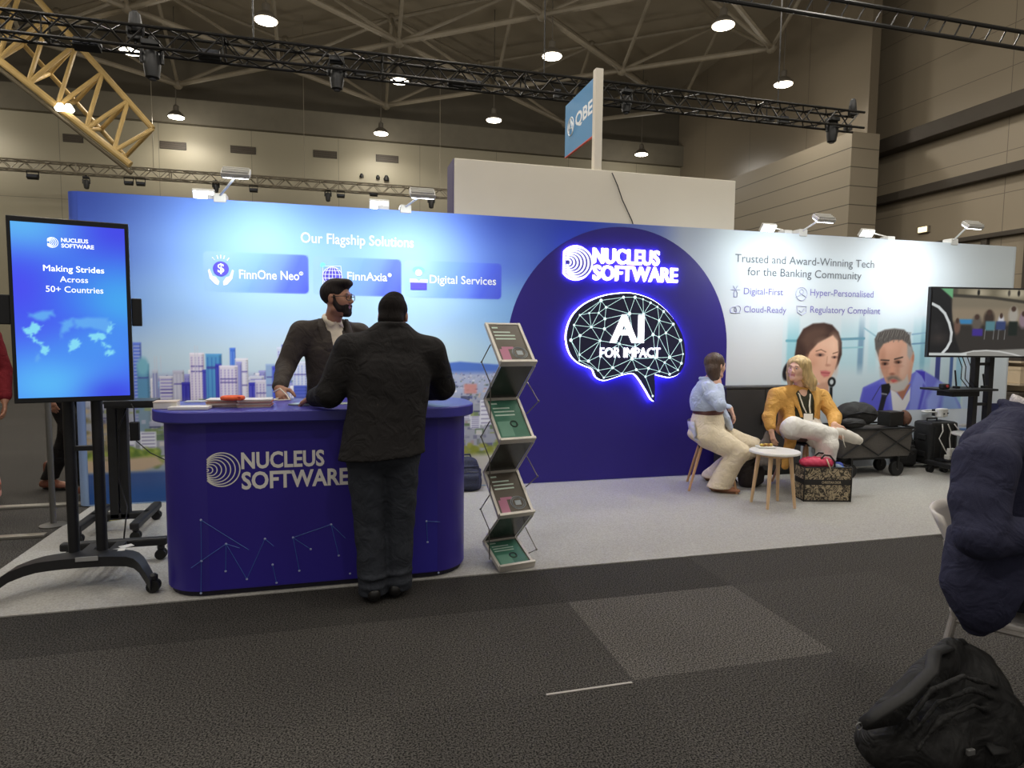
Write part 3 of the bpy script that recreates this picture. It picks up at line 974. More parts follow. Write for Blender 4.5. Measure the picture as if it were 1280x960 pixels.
# -- right-hand claims
wall_text('claim_lettering', 'Trusted and Award-Winning Tech', wall_box(918.5, 321.5, 1092.5, 334.5), grey_ink, 0.0)
wall_text('claim_lettering', 'for the Banking Community', wall_box(934, 337, 1076.5, 350), grey_ink, 0.0)
wall_text('feature_lettering', 'Digital-First', wall_box(929.5, 360.5, 978.5, 371), lilac_ink)
wall_text('feature_lettering', 'Hyper-Personalised', wall_box(1012.5, 362.5, 1091.5, 373.5), lilac_ink)
wall_text('feature_lettering', 'Cloud-Ready', wall_box(929.5, 383, 982.5, 393.5), lilac_ink)
wall_text('feature_lettering', 'Regulatory Compliant', wall_box(1012.5, 383.5, 1100, 394.5), lilac_ink)
m_ = MB()
def wl(p, q, r=0.004):
 a, b = wp(*p), wp(*q)
 m_.tube((a[0], WY - 0.006, a[1]), (b[0], WY - 0.006, b[1]), r, n=4)
for k in range(6):
 a = k * math.pi / 3
 wl((919, 362), (919 + 5.5 * math.cos(a), 362 + 5.5 * math.sin(a)))
wl((917, 367), (917, 371)); wl((921, 367), (921, 371)); wl((917, 371), (921, 371))
for c, r in (((1001.5, 367.5), 7.5), ((1001.5, 364.5), 2.5)):
 x, z = wp(*c)
 m_.path([(x + r * 0.0095 * math.cos(a * math.pi / 8), WY - 0.006, z + r * 0.0095 * math.sin(a * math.pi / 8)) for a in range(16)], 0.004, n=4, closed=True)
wl((996, 371), (1001.5, 367.5)); wl((1007, 371.5), (1001.5, 367.5))
for c, r in (((916.5, 388), 4.0), ((921.5, 386.5), 4.0)):
 x, z = wp(*c)
 m_.path([(x + r * 0.0095 * math.cos(a * math.pi / 8), WY - 0.006, z + r * 0.0095 * math.sin(a * math.pi / 8)) for a in range(-2, 11)], 0.004, n=4)
wl((919.5, 384), (919.5, 392)); wl((913.5, 391), (925, 391))
for p, q in (((995.5, 382.5), (1007.5, 383)), ((995.5, 382.5), (996, 390)), ((1007.5, 383), (1007, 390.5)), ((996, 390), (1001.5, 394)), ((1007, 390.5), (1001.5, 394)), ((998.5, 388), (1001, 390.5)), ((1001, 390.5), (1005, 385.5))):
 wl(p, q)
m_.build('feature_icon', pale_ink, stand)
# -- portrait print: two podcasters at their microphones
def portraits():
 x0, z0 = wp(974, 513)
 x1 = wp(1219, 505)[0]
 z1 = wp(1100, 392)[1]
 zb = wp(1100, 513.2)[1]
 C = Canvas(x0, x1, zb, z1, 0.0072, base_col)
 # blurred glass office
 def fade(a):
  ft = np.clip((z1 - C.Z) / 0.30, 0, 1)
  return a * ft
 teal = np.ones_like(C.X)
 C.blend(fade(teal * 0.55), (196, 220, 228))
 for xa, xb, c, al in ((983, 998, (140, 196, 208), .8), (1050, 1075, (168, 210, 220), .5), (1072, 1079, (116, 150, 176), .9), (1085, 1095, (180, 214, 222), .7), (1140, 1163, (166, 208, 218), .8), (1150, 1156, (130, 178, 196), .8), (1170, 1176, (60, 66, 130), .95), (1188, 1192, (64, 90, 150), .9), (1196, 1204, (150, 196, 220), .8), (1207, 1219, (190, 206, 226), .8)):
  a, b = wp(xa, 440)[0], wp(xb, 440)[0]
  al_ = np.clip(0.5 + (C.X - a) / 0.03, 0, 1) * np.clip(0.5 + (b - C.X) / 0.03, 0, 1) * np.clip((C.Z - wp(1100, 470)[1]) / 0.15, 0, 1)
  if xa > 1165:
   al_ = np.clip(0.5 + (C.X - a) / 0.015, 0, 1) * np.clip(0.5 + (b - C.X) / 0.015, 0, 1)
  C.blend(fade(al_ * al), c)
 for (p, q, w, c) in (((1050, 424), (1080, 423), 0.03, (110, 156, 176)), ((1080, 410), (1100, 424), 0.02, (150, 186, 200)), ((1140, 418), (1165, 415), 0.02, (140, 176, 200)), ((1140, 430), (1165, 428), 0.02, (110, 150, 180)), ((983, 426), (998, 426), 0.03, (110, 170, 186)), ((1050, 435), (1078, 434), 0.02, (150, 196, 206))):
  C.line(wp(*p), wp(*q), w, c, 0.8)
 C.ell(*wp(984.5, 464), 0.062, 0.105, (32, 30, 34), 0.15, rot=-0.3)
 # ---- woman
 P = lambda pts: [wp(*p) for p in pts]
 hair = [(995, 470), (993, 445), (996, 425), (1004, 411), (1016, 404.5), (1030, 403.5), (1040, 406), (1048, 415), (1052, 428), (1052, 443), (1048, 455), (1044, 462), (1040, 450), (1015, 452), (1008, 480), (1000, 500), (990, 500)]
 C.poly(P(hair), (66, 46, 40), soft=0.02)
 C.poly(P([(1000, 425), (1006, 414), (1018, 408), (1030, 408), (1036, 416), (1020, 430), (1008, 440)]), (92, 68, 58), soft=0.07, alpha=0.8)
 face = [(1041, 419), (1047, 426), (1048, 440), (1046, 452), (1042, 465), (1038, 474), (1033, 479), (1026, 481), (1018, 476), (1010, 466), (1008, 452), (1012, 440), (1022, 429), (1033, 423)]
 C.poly(P(face), (226, 176, 150), soft=0.02)
 C.poly(P([(1024, 480), (1036, 474), (1036, 490), (1022, 500), (1008, 500), (1008, 480)]), (206, 156, 132), soft=0.03)
 C.ell(*wp(1042, 432), 0.06, 0.10, (240, 198, 172), 0.8, 0.8)
 C.ell(*wp(1016, 455), 0.07, 0.12, (206, 150, 122), 0.8, 0.7)
 C.ell(*wp(1044, 460), 0.03, 0.08, (210, 158, 132), 0.8, 0.5)
 for p, q in (((1020, 439), (1026, 437)), ((1026, 437), (1032, 440)), ((1041, 442), (1047, 440))):
  C.line(wp(*p), wp(*q), 0.012, (110, 78, 62), 0.75)
 C.ell(*wp(1025, 443.5), 0.050, 0.018, (122, 84, 74), 0.5, 0.9)
 C.ell(*wp(1043, 446.5), 0.036, 0.014, (122, 84, 74), 0.5, 0.9)
 C.ell(*wp(1025, 443.8), 0.016, 0.013, (44, 34, 34), 0.4)
 C.ell(*wp(1043, 446.6), 0.013, 0.011, (44, 34, 34), 0.4)
 C.line(wp(1034, 446), wp(1033, 455), 0.014, (190, 132, 108), 0.6)
 C.ell(*wp(1035, 456.5), 0.03, 0.014, (176, 112, 92), 0.6, 0.8)
 C.poly(P([(1025, 463.5), (1032, 463), (1038, 465), (1036, 470), (1030, 471.5), (1026, 468)]), (208, 118, 116), soft=0.02)
 C.line(wp(1026, 465.8), wp(1037, 466.5), 0.008, (140, 56, 66), 0.8)
 C.ell(*wp(1031, 476), 0.03, 0.02, (232, 186, 160), 0.7, 0.6)
 # ---- man
 coat = [(1075, 498), (1079, 484), (1096, 476), (1108, 470), (1120, 480), (1146, 463), (1152, 462), (1166, 470), (1180, 480), (1192, 492), (1200, 506), (1202, 515), (1072, 515)]
 C.poly(P(coat), (116, 120, 214), soft=0.02)
 C.poly(P([(1146, 463), (1156, 466), (1158, 490), (1150, 515), (1136, 515), (1140, 480)]), (138, 148, 226), soft=0.03)
 C.poly(P([(1144, 463), (1156, 464.5), (1156, 478), (1152, 470)]), (74, 62, 186), soft=0.012)
 C.poly(P([(1154, 480), (1157, 484), (1150, 512), (1146, 515)]), (84, 80, 196), soft=0.03)
 C.poly(P([(1158, 500), (1172, 476), (1180, 482), (1170, 515), (1158, 515)]), (150, 164, 230), soft=0.05)
 C.poly(P([(1180, 480), (1192, 492), (1202, 515), (1176, 515)]), (150, 176, 226), soft=0.06)
 C.poly(P([(1079, 486), (1098, 478), (1108, 486), (1112, 515), (1074, 515)]), (96, 96, 206), soft=0.05)
 C.poly(P([(1113, 486), (1118, 488), (1128, 500), (1138, 484), (1137, 500), (1130, 515), (1116, 515)]), (226, 222, 222), soft=0.015)
 C.poly(P([(1118, 486), (1138, 480), (1128, 500)]), (176, 116, 92), soft=0.015)
 head = [(1097, 432), (1099, 424), (1108, 420), (1130, 424), (1138, 436), (1142, 440), (1142, 452), (1140, 462), (1138, 476), (1130, 488), (1120, 490), (1112, 486), (1106, 476), (1102, 464), (1098, 450)]
 C.poly(P(head), (206, 156, 132), soft=0.02)
 C.ell(*wp(1112, 434), 0.09, 0.05, (216, 164, 140), 0.7, 0.7)
 C.ell(*wp(1131, 452), 0.05, 0.13, (214, 176, 158), 0.8, 0.8)
 C.ell(*wp(1103, 455), 0.03, 0.12, (176, 122, 98), 0.8, 0.6)
 C.ell(*wp(1141, 447), 0.018, 0.05, (196, 130, 104), 0.3)
 hairm = [(1094, 436), (1093, 424), (1097, 416), (1106, 412), (1118, 410.5), (1130, 412), (1137, 419), (1139, 432), (1141, 440), (1136, 440), (1134, 430), (1128, 425), (1116, 425), (1104, 430), (1099, 438), (1098, 446)]
 C.poly(P(hairm), (94, 88, 84), soft=0.02)
 for k in range(40):
  x = 1096 + k * 1.02
  C.line(wp(x, 424 + 4 * math.sin(k)), wp(x + 3, 413 + 3 * abs(k - 20) / 20), 0.008, (140, 134, 128) if k % 3 == 0 else (66, 60, 58), 0.6)
 C.poly(P([(1134, 430), (1140, 434), (1141, 442), (1137, 450), (1134, 444)]), (166, 160, 156), soft=0.03)
 C.line(wp(1101, 450), wp(1111, 450.5), 0.018, (70, 58, 54), 0.8)
 C.line(wp(1118, 449), wp(1128, 446.5), 0.018, (70, 58, 54), 0.8)
 C.ell(*wp(1106, 454.5), 0.045, 0.02, (96, 62, 50), 0.5, 0.9)
 C.ell(*wp(1122, 452.5), 0.045, 0.02, (96, 62, 50), 0.5, 0.9)
 C.ell(*wp(1106, 455), 0.013, 0.012, (30, 24, 24), 0.4)
 C.ell(*wp(1123, 453), 0.013, 0.012, (30, 24, 24), 0.4)
 C.ell(*wp(1115, 463), 0.035, 0.05, (222, 160, 134), 0.7, 0.8)
 C.ell(*wp(1115, 467.5), 0.036, 0.014, (150, 92, 74), 0.6, 0.8)
 C.poly(P([(1108, 472), (1114, 469), (1122, 470), (1128, 476), (1126, 478), (1116, 474), (1110, 477)]), (128, 112, 102), soft=0.03, alpha=0.8)
 C.poly(P([(1112, 474.5), (1118, 474), (1122, 476), (1116, 478.5)]), (196, 96, 92), soft=0.014)
 C.poly(P([(1110, 479), (1120, 479), (1130, 474), (1134, 468), (1136, 478), (1130, 487), (1121, 490), (1113, 487)]), (196, 190, 184), soft=0.025, alpha=0.9)
 for (cx_, cz_, rx_, rz_, col_, al_) in ((1101, 442, .05, .05, (190, 138, 114), .5), (1128, 466, .05, .07, (222, 184, 164), .6), (1108, 464, .02, .05, (186, 130, 104), .5), (1122, 463, .02, .05, (190, 134, 110), .5), (1106, 459.5, .05, .014, (184, 128, 108), .6), (1123, 457.5, .05, .014, (188, 134, 114), .6), (1012, 447, .05, .03, (212, 160, 134), .5), (1036, 450, .02, .06, (238, 196, 172), .6), (1018, 466, .05, .05, (232, 178, 156), .6), (1043, 455, .03, .05, (228, 174, 152), .5), (1030, 430, .08, .05, (238, 196, 170), .5)):
  C.ell(*wp(cx_, cz_), rx_, rz_, col_, 0.9, al_)
 # ---- microphones in the print
 C.poly(P([(1101, 481), (1111, 479), (1113, 483), (1112, 490), (1108, 496), (1102, 494)]), (34, 32, 36), soft=0.015)
 C.poly(P([(1102, 494), (1108, 496), (1103, 515), (1097, 515)]), (40, 38, 46), soft=0.015)
 C.line(wp(1100, 483), wp(1090, 500), 0.012, (60, 56, 90), 0.8)
 C.line(wp(1102, 492), wp(1108, 493), 0.02, (150, 150, 160), 0.7)
 x, z = wp(1039.5, 477.5)
 C.ell(x, z, 0.052, 0.055, (26, 28, 30), 0.12)
 C.ell(x - 0.002, z, 0.025, 0.028, (206, 212, 214), 0.25)
 C.poly(P([(1037, 484), (1040.5, 484), (1040, 515), (1036, 515)]), (28, 30, 32), soft=0.012)
 # soft left edge of the picture
 a = np.clip(1 - (C.X - x0) / 0.02, 0, 1)[..., None] * 0.5
 C.c = C.c * (1 - a) + base_col(C.X, C.Z) * a
 C.build('portrait_print', print_m, lay(2), stand)
portraits()
# -- lit sign: logo and lettering standing off the arch, with light spilling behind
led_white = mat('led_face_white', (244, 244, 255), emit=1.7)
led_glow = mat('led_violet_edge', (120, 104, 255), emit=16.0)
standoff = mat('sign_acrylic', (225, 225, 240), rough=0.3)
def rings(x0, zc, H, yk, th, m0, name, parent, wid=0.035, nring=7):
 """concentric rings cut flat on the left"""
 mm = MB()
 for i in range(nring):
  r = H * (0.5 - 0.065 * i)
  cx = x0 + H * 0.40 * (r / (0.5 * H)) ** 1.15
  arc = []
  for k in range(97):
   a = math.radians(-180 + 360 * k / 96)
   x, z = cx + r * math.cos(a), zc + r * math.sin(a)
   arc.append((x, z, a))
  run = []
  w = wid * H * (1.0 if i else 1.1)
  for k in range(96):
   if arc[k][0] >= x0 - 1e-6 and arc[k + 1][0] >= x0 - 1e-6:
    q = []
    for x, z, a in (arc[k], arc[k + 1]):
     q.append(((x, z), (x - w * math.cos(a), z - w * math.sin(a))))
    (o0, i0), (o1, i1) = q
    mm.prism([o0, o1, i1, i0], lambda p: (p[0], yk - th, p[1]), lambda p: (p[0], yk, p[1]))
 return mm.build(name, m0, parent)
def lit_letters(txt, box, root, bold):
 x0, x1, z0, z1 = box
 v, f, _ = glyphs(txt, bold)
 vs, fs = letter_faces(v, f, lambda u, w, d: (x0 + u * (x1 - x0), WY - 0.055 + d, z0 + w * (z1 - z0)), 0.022)
 link_mesh('letter_face', vs, fs, led_white, root)
 v, f, _ = glyphs(txt, bold + 0.012)
 e = 0.007
 vs, fs = letter_faces(v, f, lambda u, w, d: (x0 - e + u * (x1 - x0 + 2 * e), WY - 0.032 + d, z0 - e + w * (z1 - z0 + 2 * e)), 0.014)
 link_mesh('halo_strip', vs, fs, led_glow, root)
lb = wall_box(740.5, 312.5, 822, 330.5)
sg = thing('lit_logo_sign', 'white glowing ring logo and two-line company lettering on the dark arch', 'lit sign', (lb[0], WY, lb[2]))
lit_letters('NUCLEUS', lb, sg, 0.014)
lit_letters('SOFTWARE', wall_box(740.5, 334, 844.5, 351.5), sg, 0.014)
cx0, cx1, cz0, cz1 = wall_box(705.5, 309, 738, 349)
rings(cx0, (cz0 + cz1) / 2, cz1 - cz0, WY - 0.033, 0.02, mat('led_ring_white', (236, 236, 255), emit=1.0), 'ring_emblem', sg, wid=0.040)
m_ = MB()
H_ = cz1 - cz0
pts = [(cx0 + H_ * 0.40 + H_ * 0.51 * math.cos(math.radians(a)), (cz0 + cz1) / 2 + H_ * 0.51 * math.sin(math.radians(a))) for a in range(-142, 143, 6)]
m_.prism(pts, lambda p: (p[0], WY - 0.03, p[1]), lambda p: (p[0], WY - 0.024, p[1]))
m_.build('emblem_back', mat('emblem_backing', (70, 62, 150)), sg)
m_ = MB()
pts = [(cx0 - 0.012 + H_ * 0.40 + (H_ * 0.51 + 0.012) * math.cos(math.radians(a)), (cz0 + cz1) / 2 + (H_ * 0.51 + 0.012) * math.sin(math.radians(a))) for a in range(-142, 143, 6)]
m_.prism(pts, lambda p: (p[0], WY - 0.022, p[1]), lambda p: (p[0], WY - 0.010, p[1]))
m_.build('halo_strip', led_glow, sg)
# -- lit brain sign
def brain():
 z = lambda a, b: wp(695 + a / 4.8, 300 + b / 4.8)
 outline = [(50, 600), (58, 525), (88, 455), (140, 400), (205, 362), (280, 336), (350, 325), (420, 322), (490, 335), (560, 363), (620, 405), (675, 462), (718, 530), (745, 605), (754, 685), (744, 755), (712, 802), (660, 820), (605, 810), (572, 806), (574, 860), (568, 962), (520, 890), (478, 825), (442, 796), (380, 806), (320, 826), (268, 838), (226, 818), (205, 772), (160, 752), (112, 727), (72, 680)]
 # smooth the outline with a closed spline, keeping the stem tip sharp
 P = [Vector((*z(*p), 0)) for p in outline]
 n = len(P)
 sm = []
 for i in range(n):
  p0, p1, p2, p3 = P[i - 1], P[i], P[(i + 1) % n], P[(i + 2) % n]
  for k in range(4):
   t = k / 4
   sm.append(0.5 * ((2 * p1) + (p2 - p0) * t + (2 * p0 - 5 * p1 + 4 * p2 - p3) * t * t + (3 * p1 - p0 - 3 * p2 + p3) * t ** 3))
 c = sum(sm, Vector()) / len(sm)
 t = thing('lit_brain_sign', 'brain-shaped dark sign with glowing blue edge and white network lines', 'lit sign', (c.x, WY, c.y))
 poly = [(p.x, p.y) for p in sm]
 mm = MB(); mm.prism(poly, lambda p: (p[0], WY - 0.072, p[1]), lambda p: (p[0], WY - 0.056, p[1]))
 mm.build('face_plate', mat('brain_plate', (30, 30, 62), rough=0.4), t)
 # thin bright white rim in front, violet strip behind
 nn = len(sm)
 off = []
 for i in range(nn):
  d = (sm[(i + 1) % nn] - sm[i - 1]).normalized()
  off.append(Vector((d.y, -d.x, 0)))
 area = sum(sm[i].x * sm[(i + 1) % nn].y - sm[(i + 1) % nn].x * sm[i].y for i in range(nn))
 sgn = 1 if area > 0 else -1
 mm = MB(); mm.path([(p.x + o.x * sgn * 0.004, WY - 0.05, p.y + o.y * sgn * 0.004) for p, o in zip(sm, off)], 0.0055, n=6, closed=True)
 mm.build('rim_light', mat('led_rim_white', (206, 210, 255), emit=6.0), t)
 mm = MB(); mm.path([(p.x - o.x * sgn * 0.01, WY - 0.022, p.y - o.y * sgn * 0.01) for p, o in zip(sm, off)], 0.014, n=6, closed=True)
 mm.build('halo_strip', mat('led_violet_halo', (92, 74, 255), emit=30.0), t)
 nd = [(127, 452, 1), (183, 440, 1), (253, 365, 2), (283, 406, 1.3), (239, 439, 1), (386, 346, 1.6), (455, 346, 1.8), (502, 358, 1), (547, 379, 1.4), (588, 403, 1), (625, 431, 1.6), (682, 506, 1.6), (598, 484, 1.4), (638, 558, 1.4), (725, 602, 2), (740, 683, 1), (730, 738, 1.6), (710, 778, 1), (660, 803, 1.6), (600, 786, 1), (660, 702, 2), (631, 733, 1.2), (575, 706, 1.4), (535, 768, 1.6), (517, 818, 1.2), (560, 932, 1.2), (462, 776, 1.6), (437, 711, 2.2), (376, 800, 1.3), (322, 764, 1.6), (269, 824, 1), (236, 780, 1.2), (178, 725, 1.8), (125, 722, 1), (125, 687, 1.2), (74, 601, 2), (128, 574, 1.8), (93, 511, 1.2), (195, 523, 1.4), (276, 474, 1.6), (273, 534, 1.8), (247, 604, 1.4), (362, 622, 1.2), (422, 443, 2.2), (562, 568, 2), (597, 581, 1.2), (250, 690, 1), (505, 445, 1.2), (455, 640, 1)]
 pts = [z(a, b) for a, b, s in nd]
 # Delaunay links
 def circ(a, b, c):
  ax, ay = a; bx, by = b; cx, cy = c
  d = 2 * (ax * (by - cy) + bx * (cy - ay) + cx * (ay - by))
  if abs(d) < 1e-12:
   return None
  ux = ((ax * ax + ay * ay) * (by - cy) + (bx * bx + by * by) * (cy - ay) + (cx * cx + cy * cy) * (ay - by)) / d
  uy = ((ax * ax + ay * ay) * (cx - bx) + (bx * bx + by * by) * (ax - cx) + (cx * cx + cy * cy) * (bx - ax)) / d
  return ux, uy, (ax - ux) ** 2 + (ay - uy) ** 2
 n = len(pts)
 edges = set()
 A = np.array(pts)
 for i in range(n):
  for j in range(i + 1, n):
   for k in range(j + 1, n):
    cc = circ(pts[i], pts[j], pts[k])
    if cc is None:
     continue
    d = (A[:, 0] - cc[0]) ** 2 + (A[:, 1] - cc[1]) ** 2
    if (d < cc[2] - 1e-9).sum() == 0:
     edges |= {(i, j), (j, k), (i, k)}
 def inside(p):
  r = False
  for i in range(len(poly)):
   (ax, az), (bx, bz) = poly[i], poly[(i + 1) % len(poly)]
   if (az > p[1]) != (bz > p[1]) and p[0] < (bx - ax) * (p[1] - az) / (bz - az) + ax:
    r = not r
  return r
 net = mat('network_print', (190, 226, 226), emit=0.75)
 mm = MB()
 for i, j in edges:
  a, b = pts[i], pts[j]
  if all(inside((a[0] + (b[0] - a[0]) * s, a[1] + (b[1] - a[1]) * s)) for s in (0.25, 0.5, 0.75)) and math.dist(a, b) < 0.42:
   mm.tube((a[0], WY - 0.0735, a[1]), (b[0], WY - 0.0735, b[1]), 0.0024, n=4)
 mm.cur = 1
 for (a, b), (_, _, s) in zip(pts, nd):
  mm.ball((a, WY - 0.0735, b), 0.0105 * s ** 0.7, 10, 6, sc=(1, 0.35, 1))
 mm.build('network_print', [net, mat('network_node', (214, 240, 240), emit=0.95)], t)
 for txt, box, bold in (('AI', wall_box(758.5, 393.5, 800.5, 428.5), 0.03), ('FOR IMPACT', wall_box(746, 434.5, 820.5, 446.5), 0.01)):
  x0, x1, z0, z1 = box
  v, f, _ = glyphs(txt, bold)
  vs, fs = letter_faces(v, f, lambda u, w, d: (x0 + u * (x1 - x0), WY - 0.088 + d, z0 + w * (z1 - z0)), 0.014)
  link_mesh('lettering', vs, fs, mat('led_text_white', (250, 250, 255), emit=1.6), t)
brain()
# -- arm spots clamped to the top of the wall
spot_m = mat('arm_spot_white', (206, 204, 198), rough=0.5)
def arm_spot(name, head, clip, lab, front=True, energy=ARM_W):
 t = thing(name, lab, 'spot lamp', clip, 'arm spots clamped on the stand wall')
 m_ = MB(); m_.box2((clip[0] - 0.05, clip[1] - 0.02, clip[2] - 0.03), (clip[0] + 0.05, clip[1] + 0.10, clip[2] + 0.045)); m_.build('clamp', spot_m, t, bevel=0.008)
 m_ = MB(); m_.tube((clip[0], clip[1], clip[2] + 0.03), (head[0], head[1] + (0.05 if front else -0.05), head[2]), 0.009, n=8); m_.build('arm', spot_m, t)
 R_ = Matrix.Rotation(math.radians(36 if front else -50), 3, 'X')
 m_ = MB(); m_.box(head, (0.195, 0.10, 0.035), rot=R_)
 for k in range(4):
  m_.box(Vector(head) + R_ @ Vector((0, -0.036 + 0.024 * k, 0.024)), (0.18, 0.008, 0.014), rot=R_)
 m_.build('head', spot_m, t, bevel=0.006)
 m_ = MB(); m_.box(Vector(head) + R_ @ Vector((0, 0, -0.021)), (0.17, 0.08, 0.008), rot=R_); m_.build('lens', mat('arm_spot_lens', (240, 250, 255), emit=14.0), t)
 ld = bpy.data.lights.new('arm_spot_glow', 'AREA')
 ld.shape = 'RECTANGLE'; ld.size = 0.2; ld.size_y = 0.1
 ld.energy = energy
 ld.color = (0.90, 0.97, 1.0)
 ld.spread = math.radians(150)
 lo = bpy.data.objects.new('arm_spot_glow', ld)
 COL.objects.link(lo)
 lo.location = Vector(head) + R_ @ Vector((0, 0, -0.04))
 lo.rotation_euler = R_.to_euler()
 return t
Yh = 5.12
for (hx, hy), (cx_, cy_), lab in (((295, 216.5), (275, 244), 'leftmost arm spot over the front of the stand wall, above the portrait screen side'), ((528, 242), (507, 263), 'arm spot over the front of the stand wall next to the white booth wall'),
                                  ((1030, 273), (1003, 293), 'arm spot over the front of the white wall part above the award slogan'), ((1216, 281.5), (1192, 301), 'rightmost arm spot over the front of the white wall part above the landscape screen')):
 h = at(hx, hy, Yh); c = at(cx_, cy_, 5.93)
 arm_spot('arm_spotlight', (h.x, Yh, h.z), (c.x, 5.93, WH + 0.005), lab)
for (hx, hy), (cx_, cy_), lab in (((255, 243), (268, 246), 'glowing spot peeking over the left of the stand wall from behind'), ((474, 255.5), (479, 262), 'glowing spot behind the stand wall above the word Solutions'),
                                  ((960, 284.5), (982, 294), 'glowing spot behind the wall at the left of the award slogan'), ((1083, 291), (1110, 301), 'glowing spot behind the wall above the word Tech')):
 h = at(hx, hy, 6.75); c = at(cx_, cy_, 6.05)
 arm_spot('arm_spotlight', (h.x, 6.75, h.z), (c.x, 6.02, WH + 0.005), lab, front=False, energy=ARM_W * 0.25)
# -- neighbouring white booth wall with its hanging sign
m_ = MB(); m_.box2((1.205, 7.0, 0), (4.66, 7.42, 3.345))
bw = m_.build('booth_wall', mat('booth_wall_cream', (216, 208, 190), rough=0.6, var=0.02, scale=2), None, origin=(1.205, 7.0, 0), bevel=0.01)
tag(bw, 'tall plain white booth wall standing behind the stand wall', 'booth wall')
m_ = MB(); m_.box2((1.195, 7.02, 0), (1.205, 7.41, 3.34)); m_.build('end_panel', mat('booth_purple', (92, 84, 118), rough=0.6), bw)
m_ = MB(); m_.path([at(765, 216, 6.97), at(772, 232, 6.98), at(778, 250, 6.97), at(790, 276, 6.985), at(794, 290, 6.98)], 0.006, n=6)
tag(m_.build('cable', black_metal, smooth=True), 'thin dark cable hanging down the white booth wall', 'cable')
p_top = at(747, 88, 7.1)
t = thing('hanging_sign', 'blue square company sign on a white post above the booth wall', 'sign', (p_top.x, 7.1, 3.345))
m_ = MB(); m_.box2((p_top.x - 0.045, 7.03, 3.345), (p_top.x + 0.045, 7.12, p_top.z)); m_.build('post', mat('post_white', (214, 206, 190)), t, bevel=0.004)
s0, s1 = at(742, 95.5, 7.12), at(742, 168, 7.12)
sx = p_top.x - 0.01
m_ = MB(); m_.box2((sx - 0.012, 7.12, s1.z), (sx + 0.012, 8.12, s0.z)); pn = m_.build('sign_panel', mat('sign_blue', (62, 134, 186), rough=0.5), t)
m_ = MB(); m_.box2((sx - 0.013, 7.12, s1.z - 0.012), (sx + 0.013, 8.12, s1.z)); m_.build('sign_edge', mat('sign_red', (206, 96, 84)), t)
hh = s0.z - s1.z
v, f, _ = glyphs('QBE', 0.03)
vs, fs = letter_faces(v, f, lambda u, w, d: (sx - 0.014, 7.74 - u * 0.56, s1.z + hh * (0.36 + 0.30 * w)))
link_mesh('lettering', vs, fs, white_ink, pn)
m_ = MB()
cyc, czc = 7.90, s1.z + hh * 0.50
m_.path([(sx - 0.014, cyc + 0.105 * math.cos(a * math.pi / 12), czc + 0.11 * math.sin(a * math.pi / 12)) for a in range(24)], 0.009, n=4, closed=True)
for q in ((0, 0.1, 0.07, -0.08), (0, 0.1, -0.07, -0.08), (0.05, -0.02, -0.05, -0.02), (0.04, 0.05, 0.09, -0.02), (-0.04, 0.05, -0.09, -0.02)):
 m_.tube((sx - 0.014, cyc + q[0], czc + q[1]), (sx - 0.014, cyc + q[2], czc + q[3]), 0.008, n=4)
m_.build('emblem', white_ink, pn)
# ------------------------------------------------------------------ counter
def rrect(x0, x1, y0, y1, r, n=8):
 out = []
 for cx, cy, a0 in ((x1 - r, y0 + r, -90), (x1 - r, y1 - r, 0), (x0 + r, y1 - r, 90), (x0 + r, y0 + r, 180)):
  for k in range(n + 1):
   a = math.radians(a0 + 90 * k / n)
   out.append((cx + r * math.cos(a), cy + r * math.sin(a)))
 return out
CX0, CX1, CY0, CY1 = -0.955, 0.745, 3.715, 4.27
counter = thing('reception_counter', 'navy reception counter with rounded ends, white logo and company lettering', 'counter', (-0.1, 3.99, 0))
navy = mat('counter_navy', (52, 40, 140), rough=0.42, var=0.04, scale=1.5)
navy_top = mat('counter_top_navy', (66, 62, 158), rough=0.35, var=0.03, scale=2)
m_ = MB(); m_.prism(rrect(CX0 + 0.02, CX1 - 0.02, CY0 + 0.02, CY1 - 0.02, 0.22), lambda p: (p[0], p[1], 0.0075), lambda p: (p[0], p[1], 0.04)); m_.build('plinth', mat('plinth_dark', (24, 20, 40)), counter)
m_ = MB(); m_.prism(rrect(CX0, CX1, CY0, CY1, 0.24), lambda p: (p[0], p[1], 0.04), lambda p: (p[0], p[1], 0.965)); m_.build('body', navy, counter, smooth='auto')
m_ = MB(); m_.prism(rrect(CX0 - 0.05, CX1 + 0.05, CY0 - 0.05, CY1 + 0.06, 0.27, 12), lambda p: (p[0], p[1], 0.965), lambda p: (p[0], p[1], 1.03)); m_.build('countertop', navy_top, counter, smooth='auto', bevel=0.008)
FY = CY0 - 0.001
def cp(px, py):
 p = at(px, py, CY0)
 return p.x, p.z
x0, x1 = -0.70, 0.545
cv = Canvas(x0, x1, 0.045, 0.955, 0.03, (52, 40, 140))
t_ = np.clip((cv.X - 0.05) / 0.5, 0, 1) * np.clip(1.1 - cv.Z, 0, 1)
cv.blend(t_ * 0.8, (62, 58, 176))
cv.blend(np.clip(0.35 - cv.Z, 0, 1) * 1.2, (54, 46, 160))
cv.build('graphic_panel', attr_mat('counter_print', rough=0.42), lambda x, z: (x, FY, z), counter)
logo_ink = mat('counter_logo_grey', (236, 232, 226), rough=0.5)
def counter_text(txt, xl, yt, xr, yb, bold):
 xm, ym = (xl + xr) / 2, (yt + yb) / 2
 a, b = cp(xl, ym)[0], cp(xr, ym)[0]
 z1, z0 = cp(xm, yt)[1], cp(xm, yb)[1]
 v, f, _ = glyphs(txt, bold)
 vs, fs = letter_faces(v, f, lambda u, w, d: (a + u * (b - a), FY - 0.002, z0 + w * (z1 - z0)))
 link_mesh('company_lettering', vs, fs, logo_ink, counter)
counter_text('NUCLEUS', 301.5, 563.5, 405.5, 584.5, 0.03)
counter_text('SOFTWARE', 302, 587, 436, 609, 0.03)
